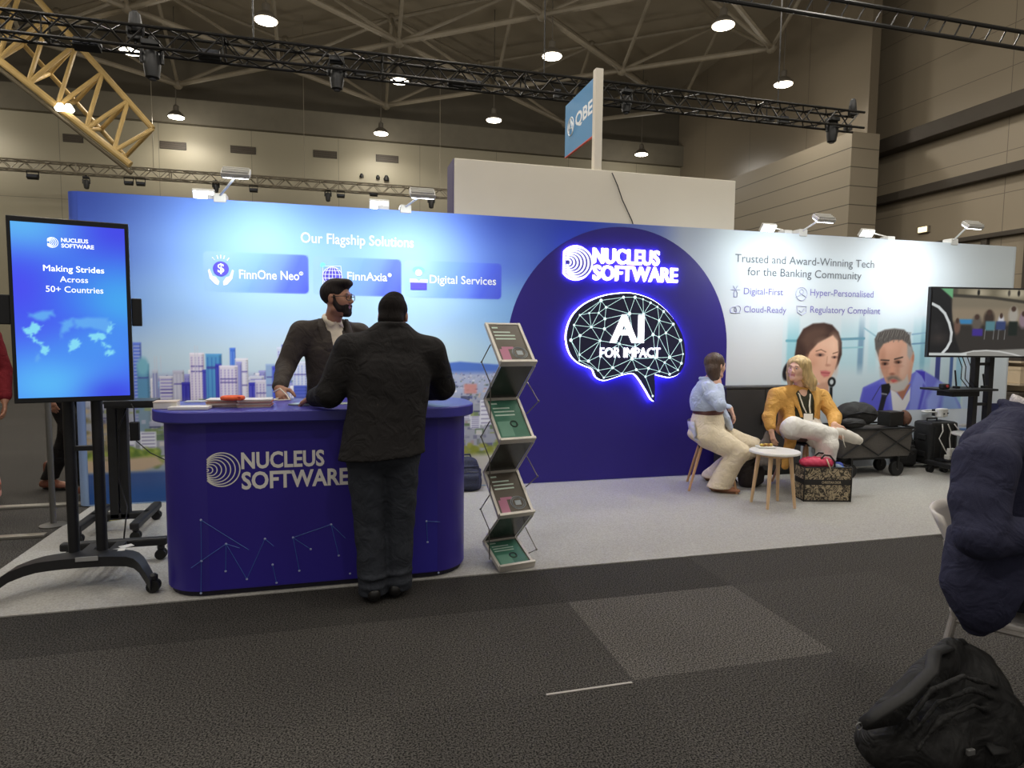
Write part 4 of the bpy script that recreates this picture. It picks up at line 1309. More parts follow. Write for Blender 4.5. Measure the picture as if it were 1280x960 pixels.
lx, lz1 = cp(257.5, 566)
lz0 = cp(257.5, 609.5)[1]
rings(lx, (lz0 + lz1) / 2, lz1 - lz0, FY - 0.001, 0.001, logo_ink, 'ring_emblem', counter, wid=0.03, nring=8)
nn = {k: (180 + a / 3.048, 480 + b / 3.048) for k, (a, b) in enumerate([(217, 518), (219, 674), (217, 797), (313, 609), (311, 713), (392, 743), (461, 590), (490, 688), (505, 757), (568, 585), (592, 711), (635, 629), (713, 535), (742, 653), (785, 722), (1076, 523), (1080, 602), (1122, 719), (1004, 681)])}
ee = [(0, 1), (1, 2), (3, 4), (3, 5), (5, 6), (7, 8), (9, 10), (9, 11), (9, 12), (12, 13), (15, 16)]
line_m = mat('network_line_blue', (62, 104, 178), rough=0.5)
node_m = mat('network_dot_pale', (168, 178, 216), rough=0.5)
m_ = MB()
segs = [(cp(*nn[a]), cp(*nn[b])) for a, b in ee]
for (a, b, c, d) in ((217, 518, 400, 632), (461, 590, 495, 618), (713, 535, 768, 588), (1076, 523, 1128, 525), (313, 609, 180, 700), (313, 609, 365, 625)):
 segs.append((cp(180 + a / 3.048, 480 + b / 3.048), cp(180 + c / 3.048, 480 + d / 3.048)))
for a, b in segs:
 m_.tube((a[0], FY - 0.001, a[1]), (b[0], FY - 0.001, b[1]), 0.0016, n=4)
m_.cur = 1
for k in nn:
 x, z = cp(*nn[k])
 m_.ball((x, FY - 0.0005, z), 0.0065, 8, 4, sc=(1, 0.3, 1))
m_.build('network_print', [line_m, node_m], counter)
# -- things lying on the counter
TZ0 = 1.0312
paper = mat('paper_white', (214, 212, 206), rough=0.8, var=0.03, scale=30)
paper_w = mat('paper_warm', (204, 190, 176), rough=0.8, var=0.06, scale=30)
cover_a = mat('booklet_cover', (222, 216, 210), rough=0.5, var=0.05, scale=20)
red_edge = mat('booklet_print_red', (176, 92, 80), rough=0.6)
def flat_item(name, lab, cat, c, w, d, h, rz, m0, grp=None, z=TZ0, bevel=0.002):
 mm = MB(); mm.box((c[0], c[1], z + h / 2), (w, d, h), rz=rz)
 o = mm.build(name, m0, None, origin=(c[0], c[1], z), bevel=bevel)
 return tag(o, lab, cat, grp)
a = onz(207, 511, 1.03)
o = flat_item('card_box', 'low white card box at the left end of the navy counter', 'box', (a.x, a.y + 0.03), 0.115, 0.10, 0.035, 0.05, paper)
m_ = MB(); m_.box((a.x, a.y + 0.03, TZ0 + 0.037), (0.119, 0.104, 0.006), rz=0.05); m_.build('lid', paper_w, o, bevel=0.001)
a = onz(238, 511.5, 1.03)
o = flat_item('notepad', 'white notepad lying flat on the counter between the card box and the booklets', 'notepad', (a.x, a.y), 0.20, 0.10, 0.012, -0.06, paper)
m_ = MB(); m_.box((a.x, a.y, TZ0 + 0.0135), (0.20, 0.10, 0.003), rz=-0.06); m_.build('cover', cover_a, o)
a = onz(250, 502, 1.03)
flat_item('paper_sheet', 'grey paper sheet on the counter behind the white notepad', 'paper', (a.x, a.y), 0.16, 0.09, 0.003, 0.03, mat('paper_grey', (176, 178, 182)))
for s_, (px_, nb) in enumerate(((281, 7), (320, 7))):
 a = onz(px_, 508, 1.03)
 R2 = random.Random(s_ + 2)
 z = TZ0
 for k in range(nb):
  h = 0.0062
  cx, cy, rz = a.x + R2.uniform(-0.006, 0.006), a.y + R2.uniform(-0.006, 0.006), R2.uniform(-0.05, 0.05)
  side = ('left', 'right')[s_]
  if k == nb - 1:
   lab = 'topmost booklet of the %s booklet stack on the navy counter' % side
  elif k == 0:
   lab = 'bottom booklet of the %s booklet stack on the navy counter' % side
  else:
   lab = 'booklet inside the %s booklet stack on the navy counter' % side
  bk = thing('booklet', lab, 'booklet', (cx, cy, z), 'booklets stacked on the counter, %s stack' % side)
  mm = MB(); mm.box((cx, cy, z + h / 2), (0.172, 0.125, h - 0.0022), rz=rz); mm.build('pages', paper_w, bk)
  mm = MB()
  mm.box((cx, cy, z + h - 0.0008), (0.176, 0.13, 0.0012), rz=rz)
  mm.box((cx, cy, z + 0.0008), (0.176, 0.13, 0.0012), rz=rz)
  mm.build('cover', red_edge if k in (1, 4) else cover_a, bk)
  z += h
 if s_ == 0:
  stack_top = z
a = onz(291, 500.5, 1.075)
m_ = MB()
m_.path([(a.x + 0.052 * math.cos(t * math.pi / 12), a.y + 0.03 * math.sin(t * math.pi / 12), stack_top + 0.014) for t in range(24)], 0.013, n=8, closed=True, flat=1.0)
o = tag(m_.build('orange_strap', mat('orange_webbing', (236, 96, 40), rough=0.6, var=0.1, scale=60), None, smooth=True, origin=(a.x, a.y, stack_top)), 'coiled bright orange strap on top of the left booklet stack', 'strap')
m_ = MB(); m_.box((a.x + 0.03, a.y - 0.03, stack_top + 0.014), (0.03, 0.012, 0.022)); m_.build('buckle', mat('buckle_red', (206, 70, 40)), o, bevel=0.003)
a = onz(377, 506.5, 1.03)
o = flat_item('smartphone', 'pale blue smartphone lying by the hand of the man in the black suit', 'phone', (a.x, a.y), 0.075, 0.13, 0.008, 1.2, mat('phone_case', (120, 130, 140), rough=0.3))
m_ = MB(); m_.box((a.x, a.y, TZ0 + 0.0086), (0.068, 0.122, 0.0008), rz=1.2); m_.build('screen', mat('phone_screen', (150, 176, 196), rough=0.15), o)
a = onz(540, 500, 1.03)
flat_item('paper_sheet', 'white paper sheet on the right end of the counter under the elbow', 'paper', (a.x, a.y), 0.18, 0.08, 0.003, 0.05, paper)
a = onz(440, 505, 1.03)
flat_item('paper_sheet', 'grey-green leaflet on the counter in front of the black suit', 'paper', (a.x - 0.03, a.y + 0.02), 0.15, 0.1, 0.003, 0.1, mat('leaflet_green', (150, 160, 150)))
# ------------------------------------------------------------------ portrait screen on its mobile stand
plastic_black = mat('screen_plastic_black', (20, 20, 22), rough=0.35)
stand_black = mat('stand_powder_black', (34, 34, 36), rough=0.5, metal=0.2, var=0.1, scale=30)
rubber = mat('caster_rubber', (18, 18, 18), rough=0.7)
def caster(name, c, parent, s=1.0):
 """c = floor point under the swivel"""
 m_ = MB()
 for dy in (-0.016 * s, 0.016 * s):
  m_.lathe((c[0], c[1] + dy, c[2] + 0.034 * s), [(0.02 * s, -0.011 * s), (0.032 * s, -0.011 * s), (0.034 * s, 0), (0.032 * s, 0.011 * s), (0.02 * s, 0.011 * s)], 16, rot=Matrix.Rotation(math.pi / 2, 3, 'X'))
 w = m_.build(name, rubber, parent, smooth='auto')
 m_ = MB()
 m_.box((c[0], c[1], c[2] + 0.052 * s), (0.034 * s, 0.014 * s, 0.05 * s))
 m_.lathe((c[0], c[1], c[2] + 0.07 * s), [(0.022 * s, 0), (0.022 * s, 0.02 * s), (0.01 * s, 0.03 * s)], 12)
 m_.build('fork', stand_black, w)
 return w
def portrait_screen():
 TL, TR = at(6, 270, 3.90), at(160, 280, 4.02)
 BL = at(20, 505, 3.90)
 zt, zb = (TL.z + TR.z) / 2 + 0.005, BL.z
 c = Vector(((TL.x + TR.x) / 2, (TL.y + TR.y) / 2, 0))
 dx = Vector((TR.x - TL.x, TR.y - TL.y, 0))
 w = dx.length
 ang = math.atan2(dx.y, dx.x)
 ux = dx.normalized()
 uy = Vector((-ux.y, ux.x, 0))
 t = thing('portrait_screen', 'upright portrait screen with glowing blue slide on a black wheeled stand', 'screen', (c.x, c.y, 0))
 P = lambda u, v, z: c + ux * u + uy * v + Vector((0, 0, z))
 rot = Matrix.Rotation(ang, 3, 'Z')
 zc, h = (zt + zb) / 2, zt - zb
 m_ = MB(); m_.box(P(0, 0.03, zc), (w, 0.045, h), rot=rot); body = m_.build('casing', plastic_black, t, bevel=0.004)
 m_ = MB(); m_.box(P(0, 0.075, zc), (w * 0.5, 0.06, h * 0.5), rot=rot); m_.build('rear_housing', plastic_black, t, bevel=0.01)
 # slide
 sw, s0, s1 = w * 0.93, zb + 0.028, zt - 0.03
 C = Canvas(-sw / 2, sw / 2, s0, s1, 0.006, (70, 110, 245))
 u = (C.X + sw / 2) / sw
 v = (C.Z - s0) / (s1 - s0)
 C.c[:] = np.array((62, 96, 246)) / 255
 def blob(cu, cv_, ru, rv, col, a):
  d = np.sqrt(((u - cu) / ru) ** 2 + ((v - cv_) / rv) ** 2)
  C.blend(np.exp(-d * d) * a, col)
 blob(0.1, 0.98, 0.6, 0.2, (96, 186, 250), 1.0)
 blob(0.95, 0.95, 0.4, 0.22, (66, 60, 232), 0.9)
 blob(0.05, 0.62, 0.35, 0.2, (72, 76, 244), 1.0)
 blob(0.95, 0.56, 0.5, 0.26, (70, 168, 244), 1.0)
 blob(0.2, 0.38, 0.5, 0.12, (70, 84, 244), 0.8)
 blob(0.3, 0.08, 0.65, 0.22, (90, 186, 252), 1.0)
 blob(0.85, 0.0, 0.3, 0.12, (60, 70, 230), 0.9)
 blob(0.7, 0.3, 0.4, 0.12, (72, 150, 246), 0.8)
 # world map in pale dots: outlines in slide coordinates
 RJ = random.Random(12)
 def shape(pts, col, al):
  out = []
  for (a, b), (c_, d_) in zip(pts, pts[1:] + pts[:1]):
   for q in (0, 0.2, 0.4, 0.6, 0.8):
    out.append((a + (c_ - a) * q + RJ.uniform(-0.016, 0.016), b + (d_ - b) * q + RJ.uniform(-0.009, 0.009)))
  C.poly([(-sw / 2 + a * sw, s0 + b * (s1 - s0)) for a, b in out], col, soft=0.006, alpha=al)
 pale, bright = (96, 170, 246), (134, 222, 250)
 shape([(0.10, 0.49), (0.34, 0.51), (0.36, 0.48), (0.26, 0.44), (0.12, 0.46)], pale, 0.35)
 shape([(0.06, 0.405), (0.12, 0.40), (0.16, 0.44), (0.24, 0.41), (0.2, 0.385), (0.13, 0.36), (0.08, 0.37)], bright, 0.9)
 shape([(0.10, 0.36), (0.13, 0.355), (0.18, 0.33), (0.23, 0.315), (0.22, 0.305), (0.16, 0.325)], bright, 0.75)
 shape([(0.2, 0.31), (0.28, 0.30), (0.285, 0.27), (0.24, 0.245), (0.21, 0.27)], bright, 0.9)
 shape([(0.17, 0.26), (0.2, 0.25), (0.2, 0.21), (0.17, 0.2)], pale, 0.6)
 shape([(0.38, 0.44), (0.5, 0.47), (0.52, 0.42), (0.46, 0.39), (0.4, 0.36), (0.38, 0.33)], pale, 0.35)
 shape([(0.46, 0.32), (0.5, 0.34), (0.56, 0.335), (0.56, 0.30), (0.5, 0.28), (0.45, 0.26), (0.455, 0.3)], bright, 0.85)
 shape([(0.64, 0.37), (0.72, 0.38), (0.79, 0.37), (0.78, 0.345), (0.73, 0.34), (0.69, 0.325), (0.65, 0.34)], bright, 0.9)
 shape([(0.5, 0.46), (0.8, 0.48), (0.86, 0.44), (0.82, 0.38), (0.6, 0.4), (0.52, 0.4)], pale, 0.35)
 shape([(0.81, 0.41), (0.84, 0.44), (0.87, 0.43), (0.85, 0.40), (0.83, 0.37), (0.81, 0.38)], bright, 0.8)
 shape([(0.75, 0.32), (0.8, 0.315), (0.84, 0.295), (0.8, 0.29), (0.76, 0.3)], bright, 0.7)
 shape([(0.78, 0.27), (0.86, 0.275), (0.88, 0.255), (0.83, 0.235), (0.79, 0.25)], bright, 0.85)
 C.build('screen', attr_mat('screen_slide_glow', rough=0.2, emit=0.95), lambda a, z: P(a, 0.0045, z), body)
 ink = mat('slide_text_white', (240, 246, 255), emit=0.95)
 def stext(txt, cu, cv_, wu, hv, bold):
  vv, f, _ = glyphs(txt, bold)
  W, H = wu * sw, hv * (s1 - s0)
  vs, fs = letter_faces(vv, f, lambda a, b, d: P(-sw / 2 + cu * sw - W / 2 + a * W, 0.0028, s0 + cv_ * (s1 - s0) - H / 2 + b * H))
  link_mesh('slide_lettering', vs, fs, ink, body)
 stext('NUCLEUS', 0.545, 0.912, 0.24, 0.024, 0.03)
 stext('SOFTWARE', 0.57, 0.880, 0.29, 0.024, 0.03)
 stext('Making Strides', 0.53, 0.742, 0.54, 0.046, 0.012)
 stext('Across', 0.525, 0.687, 0.25, 0.034, 0.008)
 stext('50+ Countries', 0.53, 0.629, 0.51, 0.036, 0.008)
 m_ = MB()
 lxc, lzc, H_ = -sw / 2 + 0.305 * sw, s0 + 0.894 * (s1 - s0), 0.052
 for i in range(5):
  r = H_ * (0.5 - 0.09 * i)
  cx = lxc + H_ * 0.4 * (r / (0.5 * H_))
  pts = [P(cx + r * math.cos(a), 0.003, lzc + r * math.sin(a)) for a in np.linspace(-2.45, 2.45, 30)]
  m_.path(pts, 0.0017, n=4)
 m_.build('slide_emblem', ink, body)
 # side speakers
 for s_ in (-1, 1):
  z_c = at(168, 390, 4.0).z
  m_ = MB(); m_.box(P(s_ * (w / 2 + 0.026), 0.06, z_c), (0.05, 0.06, 0.155), rot=rot); m_.build('side_speaker', plastic_black, t, bevel=0.005)
 # posts
 bz = 0.13
 for px_ in (91, 126):
  tp = at(px_ - 4, 500, 4.13); bt = at(px_ + 2, 690, 4.13)
  m_ = MB(); m_.path([(bt.x, 4.13, bz), (bt.x, 4.13, zb + 0.6)], 0.029, n=14); m_.build('post', stand_black, t, smooth='auto')
 pxa, pxb = at(92, 560, 4.13).x, at(128, 560, 4.13).x
 for z in (at(105, 560, 4.13).z, zb + 0.15, zb + 0.45):
  m_ = MB(); m_.box2((pxa, 4.115, z - 0.014), (pxb, 4.145, z + 0.014)); m_.build('crossbar', stand_black, t, bevel=0.003)
 m_ = MB(); m_.box2((pxa - 0.03, 4.06, zb + 0.1), (pxb + 0.03, 4.10, zb + 0.55)); m_.build('mount_plate', stand_black, t, bevel=0.003)
 m_ = MB(); m_.box2((c.x - 0.02, 4.0, zb + 0.2), (c.x + 0.02, 4.07, zb + 0.42)); m_.build('bracket', stand_black, t)
 # base: wide arched front foot, rear bar, side rails
 xa, xb = at(192, 735, 3.86).x, at(-22, 742, 3.86).x
 cxm = (pxa + pxb) / 2
 yA = 3.86
 m_ = MB()
 grid_t, n = [], 18
 for k in range(n + 1):
  s = k / n * 2 - 1
  x = cxm + s * (xa - cxm if s > 0 else cxm - xb)
  zz = 0.16 - 0.045 * abs(s) ** 2.0 - 0.05 * max(0, abs(s) - 0.8) / 0.2
  y = 4.06 - 0.02 * s * s - 0.20 * max(0, abs(s) - 0.62) / 0.38
  hw, hh = 0.075 - 0.03 * abs(s), 0.028
  grid_t.append([(x, y - hw, zz - hh), (x, y + hw, zz - hh), (x, y + hw, zz + hh), (x, y - hw, zz + hh), (x, y - hw, zz - hh)])
 m_.sheet(grid_t)
 m_.add([grid_t[0][i] for i in range(4)], [[3, 2, 1, 0]]); m_.add([grid_t[-1][i] for i in range(4)], [[0, 1, 2, 3]])
 m_.build('front_foot', stand_black, t, smooth='auto')
 for x in (xa, xb):
  caster('caster', (x, yA + 0.005, 0.0072), t, 1.05)
 m_ = MB(); m_.box2((xb + 0.15, 4.40, 0.10), (xa - 0.06, 4.46, 0.15)); m_.build('rear_foot', stand_black, t, bevel=0.012)
 for x in (xb + 0.2, xa - 0.1):
  caster('caster', (x, 4.43, 0.0072), t, 1.0)
 for x in (pxa, pxb):
  m_ = MB(); m_.box2((x - 0.03, 4.1, 0.115), (x + 0.03, 4.42, 0.145)); m_.build('side_rail', stand_black, t, bevel=0.004)
 m_ = MB(); m_.box(at(116, 687, 4.0) * 1.0, (0.001, 0.001, 0.001))
 p = at(108, 699, 3.975)
 m_ = MB(); m_.box2((p.x - 0.055, 3.975, p.z - 0.012), (p.x + 0.055, 3.982, p.z + 0.012)); m_.build('rating_label', mat('label_grey', (150, 150, 150)), t)
 return t
portrait_screen()
p = onz(150, 686, 0.19)
for k, (px_, rz) in enumerate(((144, 0.2), (158, 0.6))):
 p = onz(px_, 689 - 5 * k, 0.175)
 m_ = MB(); m_.box((p.x, p.y, 0.181 + 0.001 * k), (0.10 - 0.03 * k, 0.05, 0.002), rz=rz)
 tag(m_.build('paper_note', paper, None, origin=(p.x, p.y, 0.18)), ('larger white paper note lying on the foot of the portrait screen stand', 'smaller white paper note lying on the foot tip of the portrait screen stand')[k], 'paper')
# -- second bare stand behind the portrait screen, with its shelf
def rear_stand():
 Y = 5.15
 p = at(150, 640, Y)
 t = thing('equipment_stand', 'empty black wheeled equipment stand with a shelf behind the portrait screen', 'stand', (p.x, Y, 0))
 zs = at(150, 506, Y).z
 for px_ in (142, 155):
  x = at(px_, 560, Y).x
  m_ = MB(); m_.box2((x - 0.03, Y - 0.03, 0.1), (x + 0.03, Y + 0.03, zs + 0.5)); m_.build('post', stand_black, t, bevel=0.004)
 xl, xr = at(132, 503, Y - 0.2).x, at(196, 497, Y - 0.2).x
 m_ = MB(); m_.box2((xl, Y - 0.24, zs), (xr, Y + 0.12, zs + 0.022)); m_.box2((xl, Y - 0.24, zs), (xr, Y - 0.225, zs + 0.05)); m_.build('shelf', stand_black, t, bevel=0.004)
 for px_ in (116, 184):
  x = at(px_, 638, Y).x
  m_ = MB(); m_.box2((x - 0.03, Y - 0.32, 0.09), (x + 0.03, Y + 0.28, 0.14)); m_.build('foot', stand_black, t, bevel=0.012)
  for y in (Y - 0.28, Y + 0.24):
   caster('caster', (x, y, 0.0072), t, 1.0)
 xa, xb = at(112, 640, Y).x, at(188, 640, Y).x
 m_ = MB(); m_.box2((xa, Y - 0.03, 0.09), (xb, Y + 0.03, 0.14)); m_.build('crossbar', stand_black, t, bevel=0.01)
 p = at(148, 630, Y)
 xs, ys = at(165, 500, Y - 0.05).x, Y - 0.06
 lp = thing('laptop', 'thin black closed laptop on the shelf behind the portrait screen', 'laptop', (xs, ys, zs + 0.022))
 m_ = MB(); m_.box2((xs - 0.16, ys - 0.11, zs + 0.0225), (xs + 0.16, ys + 0.11, zs + 0.034)); m_.build('base', plastic_black, lp, bevel=0.003)
 m_ = MB(); m_.box2((xs - 0.16, ys - 0.11, zs + 0.035), (xs + 0.16, ys + 0.11, zs + 0.042)); m_.build('lid', mat('laptop_grey', (60, 62, 66), rough=0.3, metal=0.4), lp, bevel=0.002)
 # adapter dangling on its cable
 pa = at(168.5, 539, Y - 0.26)
 ad = thing('power_adapter', 'black power adapter dangling on a cable beside the counter left end', 'adapter', (pa.x, Y - 0.26, pa.z))
 m_ = MB(); m_.box((pa.x, Y - 0.26, pa.z), (0.06, 0.035, 0.13)); m_.build('brick', plastic_black, ad, bevel=0.006)
 m_ = MB(); m_.path([(pa.x - 0.02, Y - 0.245, zs + 0.03), (pa.x, Y - 0.262, zs - 0.0), (pa.x, Y - 0.26, pa.z + 0.06)], 0.004, n=6); m_.path([(pa.x, Y - 0.26, pa.z - 0.06), (pa.x + 0.08, Y - 0.22, pa.z - 0.16), (pa.x + 0.22, Y - 0.1, pa.z - 0.28), (pa.x + 0.3, Y, 0.25), (pa.x + 0.3, Y + 0.05, 0.013)], 0.004, n=6); m_.build('cord', plastic_black, ad, smooth=True)
 pl = at(147, 553, Y - 0.04)
 cb = MB()
 q0 = at(160, 505, Y - 0.06); q1 = at(148, 535, Y - 0.06); q2 = at(148, 600, Y - 0.06); q3 = onz(167, 634, 0.16)
 cb.path([q0, q1, q2, (q3.x, Y - 0.1, 0.2), (q3.x + 0.03, Y - 0.3, 0.013)], 0.005, n=6)
 tag(cb.build('floor_cable', plastic_black, None, smooth=True), 'black cord running down the post of the bare equipment stand', 'cord')
 p = onz(140, 651, 0.0)
 m_ = MB(); m_.box((p.x, p.y, 0.016), (0.12, 0.06, 0.016), rz=0.3); o = m_.build('yellow_tag', mat('tag_yellow', (206, 196, 96), rough=0.7), None, origin=(p.x, p.y, 0.008), bevel=0.002)
 tag(o, 'small yellow packet on the floor under the bare equipment stand', 'packet')
rear_stand()
# ------------------------------------------------------------------ zigzag brochure stand
def brochure_stand():
 bx, by = onz(632, 701).x - 0.005, 3.865
 t = thing('brochure_stand', 'silver folding zigzag brochure stand right of the navy counter', 'brochure rack', (bx, by, 0))
 rz = math.radians(11)
 R = Matrix.Rotation(rz, 3, 'Z')
 L = lambda x, y, z: R @ Vector((x, y, z)) + Vector((bx, by, 0))
 alu2 = mat('rack_silver', (206, 200, 190), rough=0.4, metal=0.25)
 dark_panel = mat('rack_smoked_panel', (52, 52, 48), rough=0.25)
 W = 0.118
 F, B = -0.125, 0.105
 tips = [(B, 1.515), (F, 1.275), (B, 1.035), (F, 0.805), (B, 0.565), (F, 0.345), (B, 0.115), (F - 0.02, 0.022)]
 greens = [mat('brochure_brown', (92, 84, 74), rough=0.3, var=0.1, scale=12), mat('brochure_green', (70, 120, 100), rough=0.3, var=0.15, scale=9), mat('brochure_brown', (92, 84, 74)), mat('brochure_green', (70, 120, 100))]
 for k in range(4):
  (yb, zb), (yf, zf) = tips[2 * k], tips[2 * k + 1]
  d = Vector((0, yf - yb, zf - zb)); ln = d.length; d.normalize()
  nrm = Vector((0, d.z, -d.y))
  if nrm.y > 0:
   nrm = -nrm
  Q = lambda x, s, h: L(*(Vector((x, yb, zb)) + d * s + nrm * h))
  def slab(mm, x0, x1, s0, s1, h0, h1):
   mm.add([Q(x0, s0, h0), Q(x1, s0, h0), Q(x1, s1, h0), Q(x0, s1, h0), Q(x0, s0, h1), Q(x1, s0, h1), Q(x1, s1, h1), Q(x0, s1, h1)], [[3, 2, 1, 0], [4, 5, 6, 7], [0, 1, 5, 4], [1, 2, 6, 5], [2, 3, 7, 6], [3, 0, 4, 7]])
  mm = MB(); slab(mm, -W, W, 0, ln, -0.004, 0.0)
  tray = mm.build('tray', mat('rack_tray', (150, 146, 138), rough=0.4), t)
  mm = MB()
  slab(mm, -W - 0.004, -W + 0.014, 0, ln, -0.006, 0.018)
  slab(mm, W - 0.014, W + 0.004, 0, ln, -0.006, 0.018)
  slab(mm, -W, W, -0.004, 0.010, -0.006, 0.012)
  mm.build('tray_frame', alu2, tray, bevel=0.001)
  mm = MB(); slab(mm, -W - 0.003, W + 0.003, ln - 0.006, ln + 0.012, -0.008, 0.036); mm.build('lip', alu2, tray, bevel=0.002)
  # brochure lying in the tray
  where = ('top', 'second', 'third', 'lowest')[k]
  look = ('brown brochure with pink and ring pattern', 'green brochure with white heading', 'brown brochure with pink and ring pattern', 'green brochure lying nearly flat')[k]
  c0 = Q(0, ln - 0.01, 0.002)
  bro = thing('brochure', '%s in the %s tray of the silver brochure stand' % (look, where), 'brochure', c0, 'brochures in the zigzag stand')
  mm = MB(); slab(mm, -W + 0.018, W - 0.018, 0.014, ln - 0.008, 0.001, 0.010); mm.build('cover', greens[k], bro)
  mm = MB()
  for q, (xa, xb) in enumerate(((-0.085, -0.045), (-0.085, 0.03), (-0.085, 0.055), (-0.085, 0.05))):
   s_ = ln * (0.1 + 0.085 * q) + (0.01 if q else 0)
   slab(mm, xa, xb, s_, s_ + ln * (0.03 if q else 0.035), 0.010, 0.0108)
  mm.build('heading', mat('brochure_text', (196, 214, 200), rough=0.5), bro)
  if k in (0, 2):
   mm = MB()
   mm.path([Q(0.04 + 0.05 * math.cos(a * math.pi / 12), ln * 0.75 + 0.045 * math.sin(a * math.pi / 12), 0.0108) for a in range(24)], 0.0028, n=4, closed=True)
   mm.path([Q(0.04 + 0.04 * math.cos(a * math.pi / 12), ln * 0.75 + 0.035 * math.sin(a * math.pi / 12), 0.0108) for a in range(24)], 0.0018, n=4, closed=True)
   slab(mm, 0.02, 0.06, ln * 0.70, ln * 0.80, 0.010, 0.0112)
   mm.build('ring_picture', mat('brochure_ring', (150, 160, 166), rough=0.4), bro)
   mm = MB(); slab(mm, -0.088, -0.03, ln * 0.66, ln * 0.94, 0.010, 0.0107); slab(mm, -0.07, 0.01, ln * 0.6, ln * 0.66, 0.010, 0.0107); mm.build('pink_picture', mat('brochure_pink', (176, 110, 136), rough=0.4), bro)
  else:
   mm = MB(); mm.path([Q(0.02 + 0.022 * math.cos(a * math.pi / 8), ln * 0.62 + 0.022 * math.sin(a * math.pi / 8), 0.0108) for a in range(16)], 0.006, n=4, closed=True); mm.build('emblem', mat('brochure_dark', (50, 70, 62)), bro)
   mm = MB(); slab(mm, -0.088, 0.0, ln * 0.55, ln * 0.9, 0.010, 0.0105); mm.build('pale_patch', mat('brochure_pale', (104, 150, 130)), bro)
 for k in range(3):
  (yf, zf), (yb, zb) = tips[2 * k + 1], tips[2 * k + 2]
  mm = MB()
  a = [L(-W + 0.012, yf, zf - 0.012), L(W - 0.012, yf, zf - 0.012), L(W - 0.012, yb, zb + 0.01), L(-W + 0.012, yb, zb + 0.01)]
  n_ = (a[1] - a[0]).cross(a[3] - a[0]).normalized() * 0.004
  mm.add(a + [p + n_ for p in a], [[3, 2, 1, 0], [4, 5, 6, 7], [0, 1, 5, 4], [1, 2, 6, 5], [2, 3, 7, 6], [3, 0, 4, 7]])
  lp = mm.build('link_panel', dark_panel, t)
  mm = MB()
  for sx in (-1, 1):
   mm.path([L(sx * W, yf, zf - 0.012), L(sx * W, yb, zb + 0.01)], 0.007, n=6)
  mm.path([L(-W, yb, zb + 0.012), L(W, yb, zb + 0.012)], 0.008, n=6)
  mm.build('link_frame', alu2, lp)
 # scissor rods at the sides
 rod = mat('rack_rod', (120, 116, 108), rough=0.3, metal=0.7)
 for sx in (-1, 1):
  for (z0, z1, z2) in ((1.39, 1.155, 0.92), (0.92, 0.685, 0.455), (0.455, 0.24, 0.03)):
   if sx > 0:
    z0, z1, z2 = z0 - 0.235, z1 - 0.2, z1 - 0.22
   mm = MB()
   x = sx * (W + 0.01)
   mm.path([L(x, -0.01, z0), L(x + sx * 0.018, 0.085 if sx < 0 else -0.13, z0 - 0.11), L(x, -0.01, z1)] + ([L(x, -0.02, z2 + 0.02)] if sx < 0 else []), 0.0038, n=6)
   mm.build('rod', rod, t, smooth='auto')
   mm = MB(); mm.ball(L(x + sx * 0.018, 0.085 if sx < 0 else -0.13, z0 - 0.11), 0.007, 8, 6); mm.build('rivet', rod, t, smooth=True)
brochure_stand()
# ------------------------------------------------------------------ lounge corner
wood = mat('beech_wood', (206, 172, 132), rough=0.5, var=0.12, scale=10, stretch=(8, 8, 0.6))
wood_b = mat('chair_leg_wood', (186, 144, 104), rough=0.5, var=0.12, scale=10, stretch=(8, 8, 0.6))
white_pl = mat('white_laminate', (226, 224, 218), rough=0.35)
def side_table(loc, r, h, lab, nleg=4, rot0=0.4, spread=1.15):
 t = thing('side_table', lab, 'table', loc)
 m_ = MB(); m_.lathe((loc[0], loc[1], h - 0.022), [(r - 0.012, 0), (r, 0.006), (r, 0.016), (r - 0.004, 0.022)], 48); m_.build('tabletop', white_pl, t, smooth='auto')
 m_ = MB(); m_.lathe((loc[0], loc[1], h - 0.05), [(r * 0.55, 0), (r * 0.55, 0.028)], 32); m_.build('apron', wood, t, smooth='auto')
 for k in range(nleg):
  a = rot0 + 2 * math.pi * k / nleg
  p0 = Vector((loc[0] + r * 0.62 * math.cos(a), loc[1] + r * 0.62 * math.sin(a), h - 0.03))
  p1 = Vector((loc[0] + r * spread * 0.86 * math.cos(a), loc[1] + r * spread * 0.86 * math.sin(a), 0.0075))
  m_ = MB(); m_.path([p1, p1.lerp(p0, 0.5), p0], [0.012, 0.016, 0.019], n=12); m_.build('leg', wood, t, smooth='auto')
 return t
tc = onz(968.5, 563, 0.485)
side_table((tc.x, tc.y, 0.007), 0.208, 0.485, 'small round white table with wooden legs between the two seated people', 4, math.radians(-50), 1.0)
plate_c = onz(957, 559, 0.49)
t = thing('plate', 'small white plate with a snack on the round white table', 'plate', (plate_c.x, plate_c.y, 0.4855))
m_ = MB(); m_.box((plate_c.x, plate_c.y, 0.490), (0.14, 0.10, 0.008), rz=-0.25); m_.box((plate_c.x, plate_c.y, 0.497), (0.15, 0.11, 0.006), rz=-0.25); m_.build('dish', mat('plate_white', (230, 230, 226), rough=0.3), t, bevel=0.004)
RS = random.Random(4)
t2 = thing('snack', 'yellow and brown pastry pieces on the small white plate', 'food', (plate_c.x, plate_c.y, 0.5005))
for k in range(5):
 m_ = MB(); m_.ball((plate_c.x - 0.045 + 0.022 * k, plate_c.y + RS.uniform(-0.015, 0.02), 0.513), 0.018, 10, 6, sc=(1.1, 1, 0.7)); m_.build('piece', mat('pastry_brown', (150, 106, 50), rough=0.7, var=0.2, scale=60) if k % 2 else mat('pastry_yellow', (206, 176, 84), rough=0.7), t2, smooth=True)
